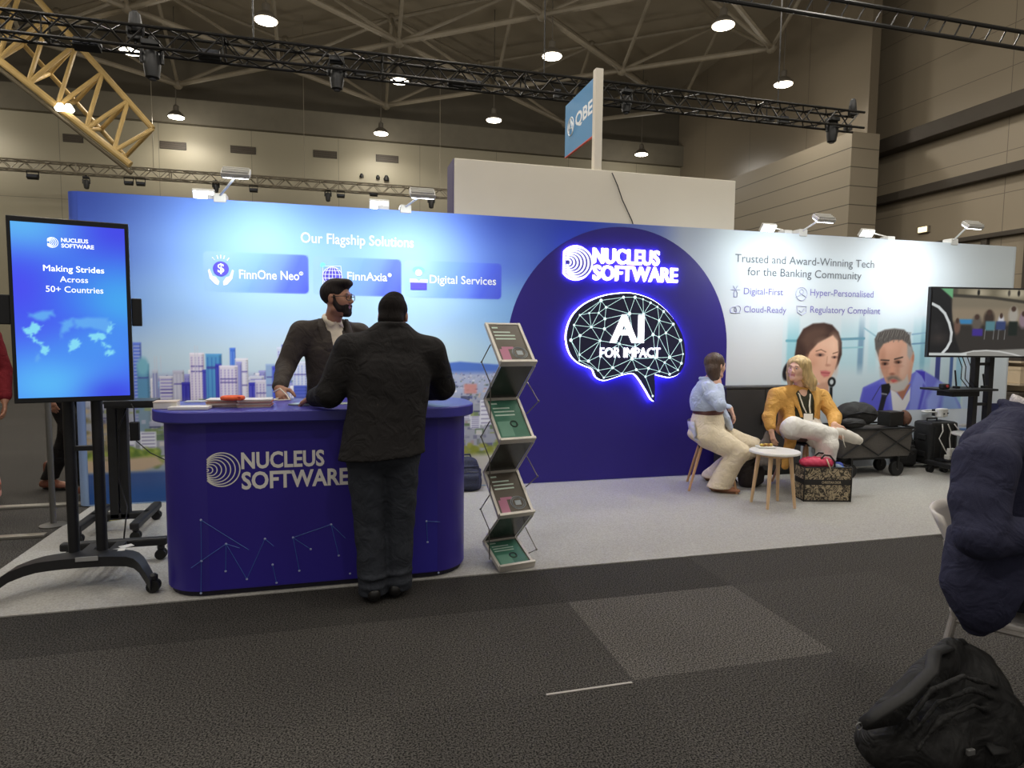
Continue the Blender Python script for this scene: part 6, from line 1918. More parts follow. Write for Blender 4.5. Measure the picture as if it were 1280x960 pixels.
# ------------------------------------------------------------------ organic shapes: distance field on a grid, then surface nets
NP = np.array
def unit(v):
 v = NP(v, float)
 return v / (np.linalg.norm(v) + 1e-12)
class SDF:
 def __init__(s, lo, hi, h):
  s.lo, s.h = NP(lo, float), h
  n = np.ceil((NP(hi, float) - s.lo) / h).astype(int) + 1
  s.n = n
  s.ax = [s.lo[i] + h * np.arange(n[i]) for i in range(3)]
  s.f = np.full(tuple(n), 0.5, np.float32)
 def win(s, lo, hi):
  sl, g = [], []
  for i in range(3):
   a = max(0, int((lo[i] - s.lo[i]) / s.h))
   b = min(s.n[i], int((hi[i] - s.lo[i]) / s.h) + 2)
   if b <= a:
    return None, None
   sl.append(slice(a, b))
   sh = [1, 1, 1]
   sh[i] = b - a
   g.append(s.ax[i][a:b].reshape(sh).astype(np.float32))
  return tuple(sl), g
 def put(s, sl, d, k, sub=False):
  f = s.f[sl]
  if sub:
   d = -d
   h = np.maximum(k - np.abs(f - d), 0) / k if k > 0 else 0
   s.f[sl] = np.maximum(f, d) + h * h * k * 0.25
  else:
   h = np.maximum(k - np.abs(f - d), 0) / k if k > 0 else 0
   s.f[sl] = np.minimum(f, d) - h * h * k * 0.25
 def cap(s, a, b, ra, rb=None, k=0.02, sub=False, sq=None):
  rb = ra if rb is None else rb
  a, b = NP(a, float), NP(b, float)
  m = max(ra, rb) + k + 3 * s.h
  sl, g = s.win(np.minimum(a, b) - m, np.maximum(a, b) + m)
  if sl is None:
   return s
  e = b - a
  L = float(e @ e) + 1e-12
  p = [g[i] - a[i] for i in range(3)]
  t = np.clip((p[0] * e[0] + p[1] * e[1] + p[2] * e[2]) / L, 0, 1)
  q = [p[i] - t * e[i] for i in range(3)]
  if sq is not None:      # flatten along one direction
   n, fac = unit(sq[0]), sq[1]
   dn = q[0] * n[0] + q[1] * n[1] + q[2] * n[2]
   d2 = q[0] ** 2 + q[1] ** 2 + q[2] ** 2 + dn * dn * (fac * fac - 1)
  else:
   d2 = q[0] ** 2 + q[1] ** 2 + q[2] ** 2
  s.put(sl, np.sqrt(d2) - (ra + (rb - ra) * t), k, sub)
  return s
 def chain(s, pts, rs, k=0.02, sub=False, sq=None):
  P = NP([NP(p, float) for p in pts])
  m = max(rs) + k + 3 * s.h
  sl, g = s.win(P.min(0) - m, P.max(0) + m)
  if sl is None:
   return s
  D = None
  for i in range(len(P) - 1):
   a, e = P[i], P[i + 1] - P[i]
   L = float(e @ e) + 1e-12
   p = [g[j] - a[j] for j in range(3)]
   t = np.clip((p[0] * e[0] + p[1] * e[1] + p[2] * e[2]) / L, 0, 1)
   q = [p[j] - t * e[j] for j in range(3)]
   d2 = q[0] ** 2 + q[1] ** 2 + q[2] ** 2
   if sq is not None:
    n, fac = unit(sq[0]), sq[1]
    dn = q[0] * n[0] + q[1] * n[1] + q[2] * n[2]
    d2 = d2 + dn * dn * (fac * fac - 1)
   d = np.sqrt(d2) - (rs[i] + (rs[i + 1] - rs[i]) * t)
   if D is None:
    D = d
   else:
    kk = 0.012
    h = np.maximum(kk - np.abs(D - d), 0) / kk
    D = np.minimum(D, d) - h * h * kk * 0.25 * 0.5
  s.put(sl, D, k, sub)
  return s
 def ell(s, c, r, R=None, k=0.02, sub=False):
  c, r = NP(c, float), NP(r, float)
  m = max(r) + k + 3 * s.h
  sl, g = s.win(c - m, c + m)
  if sl is None:
   return s
  p = [g[i] - c[i] for i in range(3)]
  if R is not None:
   R = NP(R, float)
   p = [p[0] * R[0, j] + p[1] * R[1, j] + p[2] * R[2, j] for j in range(3)]
  k0 = np.sqrt(sum((p[i] / r[i]) ** 2 for i in range(3)))
  k1 = np.sqrt(sum((p[i] / (r[i] ** 2)) ** 2 for i in range(3))) + 1e-9
  s.put(sl, k0 * (k0 - 1) / k1, k, sub)
  return s
 def box(s, c, half, R=None, rnd=0.01, k=0.02, sub=False):
  c, half = NP(c, float), NP(half, float)
  m = float(np.linalg.norm(half)) + k + 3 * s.h
  sl, g = s.win(c - m, c + m)
  if sl is None:
   return s
  p = [g[i] - c[i] for i in range(3)]
  if R is not None:
   R = NP(R, float)
   p = [p[0] * R[0, j] + p[1] * R[1, j] + p[2] * R[2, j] for j in range(3)]
  q = [np.abs(p[i]) - (half[i] - rnd) for i in range(3)]
  d = np.sqrt(sum(np.maximum(x, 0) ** 2 for x in q)) + np.minimum(np.maximum(np.maximum(q[0], q[1]), q[2]), 0) - rnd
  s.put(sl, d, k, sub)
  return s
 def loft(s, secs, lat, k=0.02, endc=0.5, power=2.0):
  """secs: [(centre, half width along lat, half depth)...]"""
  Q = NP([[*NP(c, float), a, b] for c, a, b in secs])
  if len(Q) > 2:
   E = np.vstack([2 * Q[0] - Q[1], Q, 2 * Q[-1] - Q[-2]])
   out = []
   for i in range(1, len(E) - 2):
    for t in (0, 0.25, 0.5, 0.75):
     out.append(0.5 * (2 * E[i] + (E[i + 1] - E[i - 1]) * t + (2 * E[i - 1] - 5 * E[i] + 4 * E[i + 1] - E[i + 2]) * t * t + (3 * E[i] - E[i - 1] - 3 * E[i + 1] + E[i + 2]) * t ** 3))
   out.append(E[-2])
   Q = NP(out)
  m = Q[:, 3:].max() + k + 3 * s.h
  sl, g = s.win(Q[:, :3].min(0) - m, Q[:, :3].max(0) + m)
  if sl is None:
   return s
  D = None
  for i in range(len(Q) - 1):
   c0, c1 = Q[i, :3], Q[i + 1, :3]
   a0, b0, a1, b1 = Q[i, 3], Q[i, 4], Q[i + 1, 3], Q[i + 1, 4]
   e = c1 - c0
   L = np.linalg.norm(e)
   w = e / L
   r = unit(NP(lat, float) - (NP(lat) @ w) * w)
   v = np.cross(w, r)
   p = [g[j] - c0[j] for j in range(3)]
   W = p[0] * w[0] + p[1] * w[1] + p[2] * w[2]
   U = p[0] * r[0] + p[1] * r[1] + p[2] * r[2]
   V = p[0] * v[0] + p[1] * v[1] + p[2] * v[2]
   t = np.clip(W / L, 0, 1)
   ov = W - t * L
   A, B = a0 + (a1 - a0) * t, b0 + (b1 - b0) * t
   C = np.minimum(A, B) * endc
   if power == 2.0:
    d = np.sqrt((U / A) ** 2 + (V / B) ** 2 + (ov / C) ** 2)
   else:
    d = (np.abs(U / A) ** power + np.abs(V / B) ** power + np.abs(ov / C) ** power) ** (1 / power)
   d = (d - 1) * np.minimum(A, B)
   D = d if D is None else np.minimum(D, d)
  s.put(sl, D, k)
  return s
 def cut(s, c, n, k=0.004):
  n = unit(n)
  d = (s.ax[0].reshape(-1, 1, 1) - c[0]) * n[0] + (s.ax[1].reshape(1, -1, 1) - c[1]) * n[1] + (s.ax[2].reshape(1, 1, -1) - c[2]) * n[2]
  s.f = np.maximum(s.f, d.astype(np.float32))
  return s
 def wrinkle(s, amp, waves, mask=None):
  """waves: [(direction, wavelength, phase)]"""
  X, Y, Z = s.ax[0].reshape(-1, 1, 1), s.ax[1].reshape(1, -1, 1), s.ax[2].reshape(1, 1, -1)
  w = 0
  for d, lam, ph in waves:
   d = unit(d)
   q = X * d[0] + Y * d[1] + Z * d[2]
   warp = 0.25 * lam * (np.sin(9 * X + ph) + np.sin(11 * Z + 7 * Y + ph * 2))
   w = w + np.sin(2 * math.pi * (q + warp) / lam + ph)
  w = 0.5 * amp * w / len(waves)
  if mask is not None:
   w = w * mask(X, Y, Z)
  s.f = (s.f + w).astype(np.float32)
  return s
 def mesh(s):
  f = s.f
  f = np.pad(f, 1, constant_values=0.5)
  ins = f < 0
  c = np.zeros(tuple(x - 1 for x in f.shape), np.int8)
  corner = [(i, j, k) for i in (0, 1) for j in (0, 1) for k in (0, 1)]
  for i, j, k in corner:
   c += ins[i:f.shape[0] - 1 + i, j:f.shape[1] - 1 + j, k:f.shape[2] - 1 + k]
  act = (c > 0) & (c < 8)
  I = np.argwhere(act)
  idx = np.full(c.shape, -1, np.int32)
  idx[act] = np.arange(len(I))
  F = np.stack([f[I[:, 0] + i, I[:, 1] + j, I[:, 2] + k] for i, j, k in corner], 1)
  pos = np.zeros((len(I), 3)); cnt = np.zeros(len(I))
  cn = NP(corner, float)
  for a in range(8):
   for b in range(a + 1, 8):
    if np.abs(cn[a] - cn[b]).sum() != 1:
     continue
    msk = (F[:, a] < 0) != (F[:, b] < 0)
    t = F[msk, a] / (F[msk, a] - F[msk, b])
    pos[msk] += cn[a] + t[:, None] * (cn[b] - cn[a])
    cnt[msk] += 1
  P = s.lo + s.h * (I + pos / cnt[:, None] - 1)
  faces = []
  nx, ny, nz = f.shape
  for ax in range(3):
   sh0 = [slice(1, None)] * 3
   a0 = [slice(1, -1)] * 3; a1 = [slice(1, -1)] * 3
   a0[ax] = slice(0, -1); a1[ax] = slice(1, None)
   ch = ins[tuple(a0)] != ins[tuple(a1)]
   E = np.argwhere(ch)
   off = NP([1, 1, 1]); off[ax] = 0
   E = E + off
   o1, o2 = [(1, 2), (2, 0), (0, 1)][ax]
   q = []
   for da, db in ((-1, -1), (0, -1), (0, 0), (-1, 0)):
    Z = E.copy(); Z[:, o1] += da; Z[:, o2] += db
    q.append(idx[Z[:, 0], Z[:, 1], Z[:, 2]])
   q = np.stack(q, 1)
   fl = ~ins[E[:, 0], E[:, 1], E[:, 2]]
   q[fl] = q[fl][:, ::-1]
   faces.append(q[(q >= 0).all(1)])
  return P, np.concatenate(faces)
 def build(s, name, mats, parent=None, origin=None, midx=None):
  P, Q = s.mesh()
  mi = midx(P[Q].mean(1)) if midx is not None else None
  return link_mesh(name, P, Q, mats, parent, smooth=True, midx=mi, origin=origin)
def head_frame(fwd, up=(0, 0, 1)):
 """columns: person's right, forward, up"""
 f = unit(fwd)
 r = unit(np.cross(f, NP(up, float)))
 u = np.cross(r, f)
 return np.stack([r, f, u], 1)
def add_head(S, c, R, s=1.0, female=False):
 L = lambda x, y, z: NP(c) + R @ (NP([x, y, z]) * s)
 S.ell(L(0, -0.014, 0.032), NP([0.073, 0.092, 0.084]) * s, R, 0.02)
 S.ell(L(0, 0.022, -0.032), NP([0.058 if female else 0.061, 0.066, 0.078]) * s, R, 0.03)
 S.cap(L(-0.014, 0.062, -0.092), L(0.014, 0.062, -0.092), 0.019 * s, 0.019 * s, 0.03)
 for q in (-1, 1):
  S.ell(L(q * 0.036, 0.052, -0.022), NP([0.024, 0.026, 0.03]) * s, R, 0.03)
  S.cap(L(q * 0.052, 0.0, -0.075), L(q * 0.016, 0.058, -0.096), 0.017 * s, 0.015 * s, 0.03)
  S.ell(L(q * 0.077, -0.008, -0.004), NP([0.009, 0.02, 0.032]) * s, R, 0.008)
 bw = 0.009 if female else 0.012
 S.cap(L(-0.034, 0.074, 0.024), L(0.034, 0.074, 0.024), bw * s, bw * s, 0.02)
 for q in (-1, 1):
  S.ell(L(q * 0.031, 0.092, 0.006), NP([0.017, 0.014, 0.011]) * s, R, 0.012, sub=True)
  S.ell(L(q * 0.031, 0.072, 0.007), NP([0.0145, 0.013, 0.0125]) * s, R, 0.003)
 S.cap(L(0, 0.083, 0.014), L(0, 0.100 if female else 0.106, -0.022), 0.0070 * s, (0.0088 if female else 0.0105) * s, 0.012)
 for q in (-1, 1):
  S.ell(L(q * 0.0115, 0.096, -0.028), NP([0.0075, 0.009, 0.007]) * s, R, 0.006)
 S.cap(L(-0.017, 0.078, -0.053), L(0.017, 0.078, -0.053), 0.0075 * s, 0.0075 * s, 0.006)
 S.cap(L(-0.014, 0.078, -0.063), L(0.014, 0.078, -0.063), 0.008 * s, 0.008 * s, 0.006)
def add_hand(S, w, d, n, side, s=1.0, curl=0.35, spread=0.05, thumb=0.7):
 """w wrist, d wrist-to-knuckle direction, n direction the palm faces; side +1 when the thumb is along cross(d, n)"""
 d = unit(d); n = unit(NP(n, float) - (NP(n) @ d) * d)
 l = np.cross(d, n) * side
 w = NP(w, float)
 K = w + d * 0.092 * s
 S.loft([(w - d * 0.01, 0.026 * s, 0.019 * s), (w + d * 0.035 * s, 0.036 * s, 0.016 * s), (K, 0.040 * s, 0.0125 * s)], l, 0.012, 0.5)
 for i, (o, ln) in enumerate(((0.030, 0.072), (0.0102, 0.080), (-0.0102, 0.075), (-0.030, 0.060))):
  p = K + l * o * s - d * (0.006 if i in (0, 3) else 0) * s
  dd = unit(d + l * spread * (1.5 - i) * 0.9)
  ang = 0.0
  pts, rs = [p], [0.0094 * s]
  for j, fr in enumerate((0.45, 0.31, 0.24)):
   ang += curl * (0.8 if j == 0 else 1.0)
   q = dd * math.cos(ang) + n * math.sin(ang)
   p = p + q * ln * fr * s
   pts.append(p)
   rs.append((0.0088, 0.0080, 0.0068)[j] * s)
  S.chain(pts, rs, 0.004)
 b = w + d * 0.022 * s + l * 0.026 * s
 t1 = b + unit(d * 0.65 + l * thumb + n * 0.25) * 0.045 * s
 t2 = t1 + unit(d * 0.85 + l * thumb * 0.4 + n * 0.35) * 0.032 * s
 t3 = t2 + unit(d * 0.9 + l * thumb * 0.15 + n * 0.4) * 0.024 * s
 S.chain([b, t1, t2, t3], [0.0145 * s, 0.0115 * s, 0.010 * s, 0.008 * s], 0.008)
def limb(S, a, b, c, ra, rb, rc, k=0.02):
 """two-bone limb with a fuller middle on each bone"""
 a, b, c = NP(a), NP(b), NP(c)
 S.chain([a, a + (b - a) * 0.4, b], [ra, ra * 0.97, rb], k)
 S.chain([b, b + (c - b) * 0.3, c], [rb, rb * 1.04, rc], k)
def add_foot(S, ankle, fwd, s=1.0, k=0.02):
 f = unit([fwd[0], fwd[1], 0])
 a = NP(ankle, float)
 z0 = 0.007
 heel = NP([a[0], a[1], 0]) - f * 0.045 * s
 ball = NP([a[0], a[1], 0]) + f * 0.125 * s
 toe = NP([a[0], a[1], 0]) + f * 0.18 * s
 S.cap(heel + [0, 0, z0 + 0.035], ball + [0, 0, z0 + 0.032], 0.032 * s, 0.036 * s, k)
 S.cap(ball + [0, 0, z0 + 0.030], toe + [0, 0, z0 + 0.026], 0.036 * s, 0.026 * s, k)
 S.cap(a, NP([a[0], a[1], 0]) + f * 0.05 * s + [0, 0, z0 + 0.05], 0.04 * s, 0.036 * s, k)
 S.cut((0, 0, z0 + 0.001), (0, 0, -1))
def shoe(name, mat_u, mat_s, ankle, fwd, parent, s=1.0, h=0.0055, boot=0.0):
 f = unit([fwd[0], fwd[1], 0])
 lat = NP([f[1], -f[0], 0])
 a = NP([ankle[0], ankle[1], 0.0])
 S = SDF(a - [0.26, 0.26, 0.01], a + [0.26, 0.26, 0.2 + boot], h)
 z0 = 0.0074
 S.loft([(a - f * 0.062 * s + [0, 0, z0 + 0.04], 0.036 * s, 0.04), (a + f * 0.04 * s + [0, 0, z0 + 0.045], 0.040 * s, 0.045), (a + f * 0.13 * s + [0, 0, z0 + 0.03], 0.047 * s, 0.034), (a + f * 0.195 * s + [0, 0, z0 + 0.02], 0.034 * s, 0.024)], lat, 0.02, 0.9)
 S.cap(a + [0, 0, z0 + 0.05], NP(ankle, float) + [0, 0, 0.015 + boot], 0.046 * s, 0.042 * s, 0.03)
 S.cut((0, 0, z0 + 0.018), (0, 0, -1))
 o = S.build(name, mat_u, parent)
 pts = []
 for k in range(28):
  t = 2 * math.pi * k / 28
  c, q = math.cos(t), math.sin(t)
  w = 0.043 * s * (1 + 0.12 * c) * (0.86 if c < -0.3 else 1)
  p = a + f * (0.066 + 0.137 * c) * s + lat * w * q
  pts.append((p[0], p[1]))
 m_ = MB(); m_.prism(pts, lambda p: (p[0], p[1], z0), lambda p: (p[0], p[1], z0 + 0.022)); m_.build('sole', mat_s, o, smooth='auto', bevel=0.003)
 return o
def eyes(c, R, parent, s=1.0, iris=(52, 36, 26)):
 L = lambda x, y, z: Vector(NP(c) + R @ (NP([x, y, z]) * s))
 RM = Matrix(R.tolist())
 for q in (-1, 1):
  m_ = MB(); m_.ball(L(q * 0.031, 0.0735, 0.007), 0.0124 * s, 12, 8, sc=(1, 1, 0.48), rot=RM); e = m_.build('eye', mat('eye_white', (188, 178, 168), rough=0.25), parent, smooth=True)
  m_ = MB(); m_.ball(L(q * 0.031, 0.0815, 0.007), 0.0058 * s, 10, 6, sc=(1, 0.9, 1), rot=RM); m_.build('iris', mat('iris_%d' % iris[0], iris, rough=0.2), e, smooth=True)
  m_ = MB(); m_.path([L(q * 0.014, 0.0835, 0.027), L(q * 0.030, 0.086, 0.031), L(q * 0.046, 0.078, 0.026)], [0.003 * s, 0.0036 * s, 0.002 * s], n=6); m_.build('eyebrow', mat('brow_dark', (58, 42, 32), rough=0.9), parent, smooth=True)
def skin_mat(name, col, lip=None):
 return mat(name, col, rough=0.5, var=0.05, scale=30)
def face_midx(c, R, s=1.0):
 """material 1 on the lips"""
 def fn(P):
  q = (P - NP(c)) @ R / s
  lips = (np.abs(q[:, 0]) < 0.021) & (q[:, 1] > 0.0785) & (q[:, 2] < -0.048) & (q[:, 2] > -0.069)
  return lips.astype(int)
 return fn
# ------------------------------------------------------------------ people
FABRIC = dict(rough=0.85, scale=260, bump=0.25, spec=0.2, fold=0.55)
skin_a = mat('skin_brown', (158, 112, 88), rough=0.5, var=0.05, scale=30)
lip_a = mat('lip_brown', (140, 86, 74), rough=0.45)
skin_b = mat('skin_light', (222, 176, 150), rough=0.5, var=0.04, scale=30)
lip_b = mat('lip_rose', (204, 134, 124), rough=0.45)
hair_dark = mat('hair_dark', (34, 27, 24), rough=0.75, spec=0.25, var=0.35, scale=90, stretch=(1, 1, 0.15), bump=0.4)
hair_brown = mat('hair_brown', (74, 54, 42), rough=0.5, var=0.3, scale=80, stretch=(1, 1, 0.12), bump=0.4)
hair_blond = mat('hair_blond', (192, 164, 114), rough=0.5, var=0.32, scale=60, stretch=(1, 1, 0.12), bump=0.4)
shoe_black = mat('shoe_black', (24, 23, 23), rough=0.35)
sole_black = mat('sole_black', (18, 18, 18), rough=0.7)
V3 = lambda p: NP([p[0], p[1], p[2]], float)
A = lambda px, py, Y: V3(at(px, py, Y))
UP = NP([0, 0, 1.0])
WR = [((0.3, 0.2, 1), 0.16, 0.4), ((1, 0.4, 0.6), 0.23, 1.7), ((-0.6, 0.7, 0.9), 0.12, 2.9)]
def grid_for(pts, pad, h):
 P = NP(pts)
 return SDF(P.min(0) - pad, P.max(0) + pad, h)
def hand_and_arm(S, sh, el, wr, d, n, side, r=(0.05, 0.042, 0.03), s=1.0, **kw):
 limb(S, sh, el, wr, r[0], r[1], r[2], 0.02)
 add_hand(S, wr, d, n, side, s, **kw)
# ---- man behind the counter: dark suit, glasses, beard
def man_with_glasses():
 Y = 4.66
 root = thing('person', 'bearded person in glasses and dark grey suit standing behind the counter', 'person', (A(415, 600, Y)[0], Y, 0.007))
 hc = A(422, 373.5, Y - 0.02)
 fwd = unit([0.88, -0.47, 0.02])
 R = head_frame(fwd)
 s = 1.04
 Rs, Ls = A(377, 416, Y - 0.06), A(449, 418, Y + 0.14)
 nb = A(414, 405, Y + 0.03)
 lat = unit((Rs - Ls) * [1, 1, 0])
 front = np.cross(UP, lat)
 el, wr = A(357, 458, Y - 0.10), A(349, 486, 4.30)
 hd = unit([0.22, -0.72, -0.5])
 el2, wr2 = A(462, 470, Y + 0.05), A(455, 492, 4.42)
 cx = (Rs + Ls) / 2
 hip = NP([cx[0] - 0.0, cx[1], 0.98]);
 zl = lambda z, dx=0.0, df=0.0: NP([cx[0], cx[1], z]) + lat * dx + front * df
 hz = Rs[2]
 # body
 S = grid_for([hc + [0, 0, 0.15], [cx[0] - 0.3, cx[1] - 0.2, 0], [cx[0] + 0.3, cx[1] + 0.2, 0], wr, wr2, Rs, Ls], 0.16, 0.006)
 S.loft([(zl(0.92), 0.15, 0.10), (zl(1.1), 0.14, 0.095), (zl(1.32), 0.155, 0.105), (zl(hz - 0.02), 0.14, 0.085)], lat, 0.03)
 S.cap(Rs - lat * 0.02, Ls + lat * 0.02, 0.055, 0.055, 0.04)
 S.cap(nb - [0, 0, 0.03], hc - R[:, 1] * 0.015 - [0, 0, 0.06], 0.060, 0.055, 0.03)
 add_head(S, hc, R, s)
 hand_and_arm(S, Rs, el, wr, hd, [0.5, 0.25, -0.8], 1, curl=0.55)
 hand_and_arm(S, Ls, el2, wr2, unit([0.2, -0.9, -0.35]), [-0.3, -0.3, -0.9], -1, curl=0.4)
 for q, dx in ((1, 0.09), (-1, -0.09)):
  h_ = zl(0.92, dx); kn = zl(0.50, dx * 1.1, 0.02); an = zl(0.09, dx * 1.15, -0.02)
  limb(S, h_, kn, an, 0.075, 0.055, 0.038)
  add_foot(S, an, front)
 S.build('body', [skin_a, lip_a], root, midx=face_midx(hc, R, s))
 eyes(hc, R, root, s)
 # hair: short sides, swept top
 L = lambda x, y, z: hc + R @ (NP([x, y, z]) * s)
 S = SDF(hc - 0.2, hc + 0.2, 0.0055)
 S.ell(L(0, -0.022, 0.040), NP([0.080, 0.100, 0.088]) * s, R, 0.01)
 S.ell(L(0, 0.02, 0.098), NP([0.066, 0.085, 0.034]) * s, R, 0.03)
 S.ell(L(0.01, 0.07, 0.100), NP([0.050, 0.035, 0.026]) * s, R, 0.02)
 S.ell(L(0, 0.105, -0.005), NP([0.088, 0.062, 0.078]) * s, R, 0.012, sub=True)
 for q in (-1, 1):
  S.ell(L(q * 0.085, 0.01, -0.012), NP([0.03, 0.036, 0.045]) * s, R, 0.01, sub=True)
 S.cut(L(0, -0.02, -0.062), R @ unit([0, 0.35, -1]))
 S.wrinkle(0.0022, [(R[:, 1], 0.022, 0.2), (R[:, 0], 0.018, 1.0)])
 S.build('hair', hair_dark, root)
 # beard
 S = SDF(hc - 0.17, hc + 0.17, 0.005)
 S.ell(L(0, 0.024, -0.048), NP([0.0665, 0.073, 0.072]) * s, R, 0.01)
 S.cap(L(-0.014, 0.066, -0.098), L(0.014, 0.066, -0.098), 0.024 * s, 0.024 * s, 0.02)
 S.cap(L(-0.024, 0.079, -0.045), L(0.024, 0.079, -0.045), 0.0085 * s, 0.0085 * s, 0.01)
 S.ell(L(0, 0.092, -0.0575), NP([0.023, 0.02, 0.0105]) * s, R, 0.004, sub=True)
 S.ell(L(0, 0.10, 0.0), NP([0.07, 0.075, 0.043]) * s, R, 0.01, sub=True)
 S.cut(L(0, -0.025, -0.01), R @ unit([0, -0.75, 0.65]))
 S.wrinkle(0.0012, [(R[:, 2], 0.012, 0.2), (R[:, 0], 0.011, 1.0)])
 for q in (-1, 1):
  S.chain([L(q * 0.071, 0.012, 0.015), L(q * 0.068, 0.016, -0.03), L(q * 0.056, 0.036, -0.07)], [0.009, 0.012, 0.014], 0.015)
 S.build('beard', hair_dark, root)
 gm = mat('glasses_frame', (40, 34, 32), rough=0.3)
 m_ = MB()
 for q in (-1, 1):
  pts = []
  for k in range(20):
   a = 2 * math.pi * k / 20
   x, z = 0.026 * math.copysign(abs(math.cos(a)) ** 0.7, math.cos(a)), 0.020 * math.copysign(abs(math.sin(a)) ** 0.7, math.sin(a))
   pts.append(Vector(L(q * 0.033 + x, 0.099 - 0.35 * (abs(q * 0.033 + x)) ** 1.5, 0.006 + z)))
  m_.path(pts, 0.0024, n=6, closed=True)
  m_.path([L(q * 0.058, 0.094, 0.012), L(q * 0.078, 0.06, 0.012), L(q * 0.084, 0.0, 0.008)], 0.0024, n=6)
 m_.path([L(-0.008, 0.101, 0.010), L(0, 0.104, 0.012), L(0.008, 0.101, 0.010)], 0.0022, n=6)
 m_.build('glasses', gm, root, smooth=True)
 # trousers and shoes behind the counter
 tr = mat('suit_trousers_charcoal', (46, 43, 42), **FABRIC)
 S = grid_for([zl(0, 0.2, 0.2), zl(1.1, -0.2, -0.2), zl(0.5, 0.2, -0.2), zl(0.5, -0.2, 0.2)], 0.1, 0.009)
 S.loft([(zl(0.88), 0.17, 0.12), (zl(1.02), 0.165, 0.115)], lat, 0.03)
 for dx in (0.09, -0.09):
  S.chain([zl(0.9, dx), zl(0.5, dx * 1.1, 0.02), zl(0.05, dx * 1.15, -0.02)], [0.098, 0.078, 0.066], 0.03)
 S.cut(zl(0.035), (0, 0, -1)); S.cut(zl(1.06), (0, 0, 1))
 S.build('trousers', tr, root)
 for dx in (0.104, -0.104):
  shoe('shoe', shoe_black, sole_black, zl(0.09, dx, -0.02), front, root)
 # shirt
 S = grid_for([zl(1.0, 0.2, 0.15), zl(hz + 0.12, -0.2, -0.15), zl(1.2, -0.2, 0.2)], 0.08, 0.0075)
 S.loft([(zl(1.02), 0.152, 0.108), (zl(1.3, 0, 0.005), 0.165, 0.118), (zl(hz - 0.02), 0.15, 0.095)], lat, 0.03)
 S.cap(Rs - lat * 0.03, Ls + lat * 0.03, 0.06, 0.06, 0.04)
 S.cap(nb - [0, 0, 0.05], nb + [0, 0, 0.035] + front * 0.008, 0.078, 0.069, 0.02)
 S.cut(nb + [0, 0, 0.045] + front * 0.02, unit(UP * 1.0 + front * 0.55))
 S.cut(zl(1.02), (0, 0, -1))
 sh = S.build('shirt', mat('shirt_cream', (218, 206, 186), rough=0.8, var=0.04, scale=120), root)
 # jacket with an open front
 jm = mat('suit_jacket_grey', (64, 58, 54), **FABRIC)
 S = grid_for([zl(0.74, 0.3, 0.2), zl(hz + 0.15, -0.3, -0.2), el, wr, el2, wr2, Rs, Ls], 0.12, 0.0075)
 S.loft([(zl(0.76), 0.20, 0.14), (zl(0.95), 0.185, 0.132), (zl(1.12, 0, 0.004), 0.178, 0.128), (zl(1.34, 0, 0.008), 0.200, 0.136), (zl(hz - 0.03), 0.185, 0.11)], lat, 0.04)
 S.cap(Rs - lat * 0.01 + [0, 0, 0.005], nb + lat * 0.07 + [0, 0, -0.01], 0.066, 0.05, 0.05)
 S.cap(Ls + lat * 0.01 + [0, 0, 0.005], nb - lat * 0.07 + [0, 0, -0.01], 0.066, 0.05, 0.05)
 S.chain([Rs, (Rs + el) / 2, el], [0.082, 0.074, 0.064], 0.035)
 S.chain([el, wr - (wr - el) * 0.12], [0.063, 0.048], 0.02)
 S.chain([Ls, el2, wr2 - (wr2 - el2) * 0.12], [0.082, 0.064, 0.048], 0.035)
 # V opening
 bt = zl(1.12, 0.0, 0.16)
 for k in range(22):
  t = k / 21
  p = bt + (nb + front * 0.10 + [0, 0, 0.05] - bt) * t
  S.ell(p + front * 0.02, NP([0.012 + 0.062 * t, 0.075, 0.05]), np.stack([lat, front, UP], 1), 0.012, sub=True)
 S.cap(nb + [0, 0, 0.0], nb + [0, 0, 0.14] + front * 0.02, 0.076, 0.088, 0.01, sub=True)
 S.wrinkle(0.006, WR)
 S.cut(zl(0.78), (0, 0, -1))
 jk = S.build('jacket', jm, root)
 # lapels
 m_ = MB()
 for q in (1, -1):
  a = nb + lat * q * 0.082 + front * 0.040 + [0, 0, 0.035]
  pts_in, pts_out = [], []
  for t in np.linspace(0, 1, 8):
   p = a + (bt - front * 0.012 - a) * t + front * 0.03 * math.sin(math.pi * t)
   w = 0.012 + 0.055 * math.sin(math.pi * min(1, t * 1.25 + 0.1)) * (1 if t < 0.9 else 0.4)
   pts_in.append(p + lat * q * (0.002)); pts_out.append(p + lat * q * w - front * 0.010)
  f = [[Vector(p) for p in pts_in], [Vector((p + o) / 2 + front * 0.007) for p, o in zip(pts_in, pts_out)], [Vector(p) for p in pts_out]]
  m_.sheet(f)
 lp = m_.build('lapel', jm, jk, smooth=True)
 md = lp.modifiers.new('thick', 'SOLIDIFY'); md.thickness = 0.006; md.offset = 0
 # shirt collar wings
 m_ = MB()
 for q in (1, -1):
  a, b, c = nb + front * 0.078 + [0, 0, 0.012], nb + lat * q * 0.066 + front * 0.02 + [0, 0, 0.062], nb + lat * q * 0.05 + front * 0.088 + [0, 0, -0.025]
  m_.sheet([[Vector(a), Vector(c)], [Vector(b), Vector(b + [0, 0, -0.04] + front * 0.012)]])
 cl = m_.build('collar', MATS['shirt_cream'], sh, smooth=True)
 md = cl.modifiers.new('thick', 'SOLIDIFY'); md.thickness = 0.004
 # white lanyard dangling from his hand
 w = wr + hd * 0.09
 m_ = MB()
 zc = 1.035
 p0 = Vector(w)
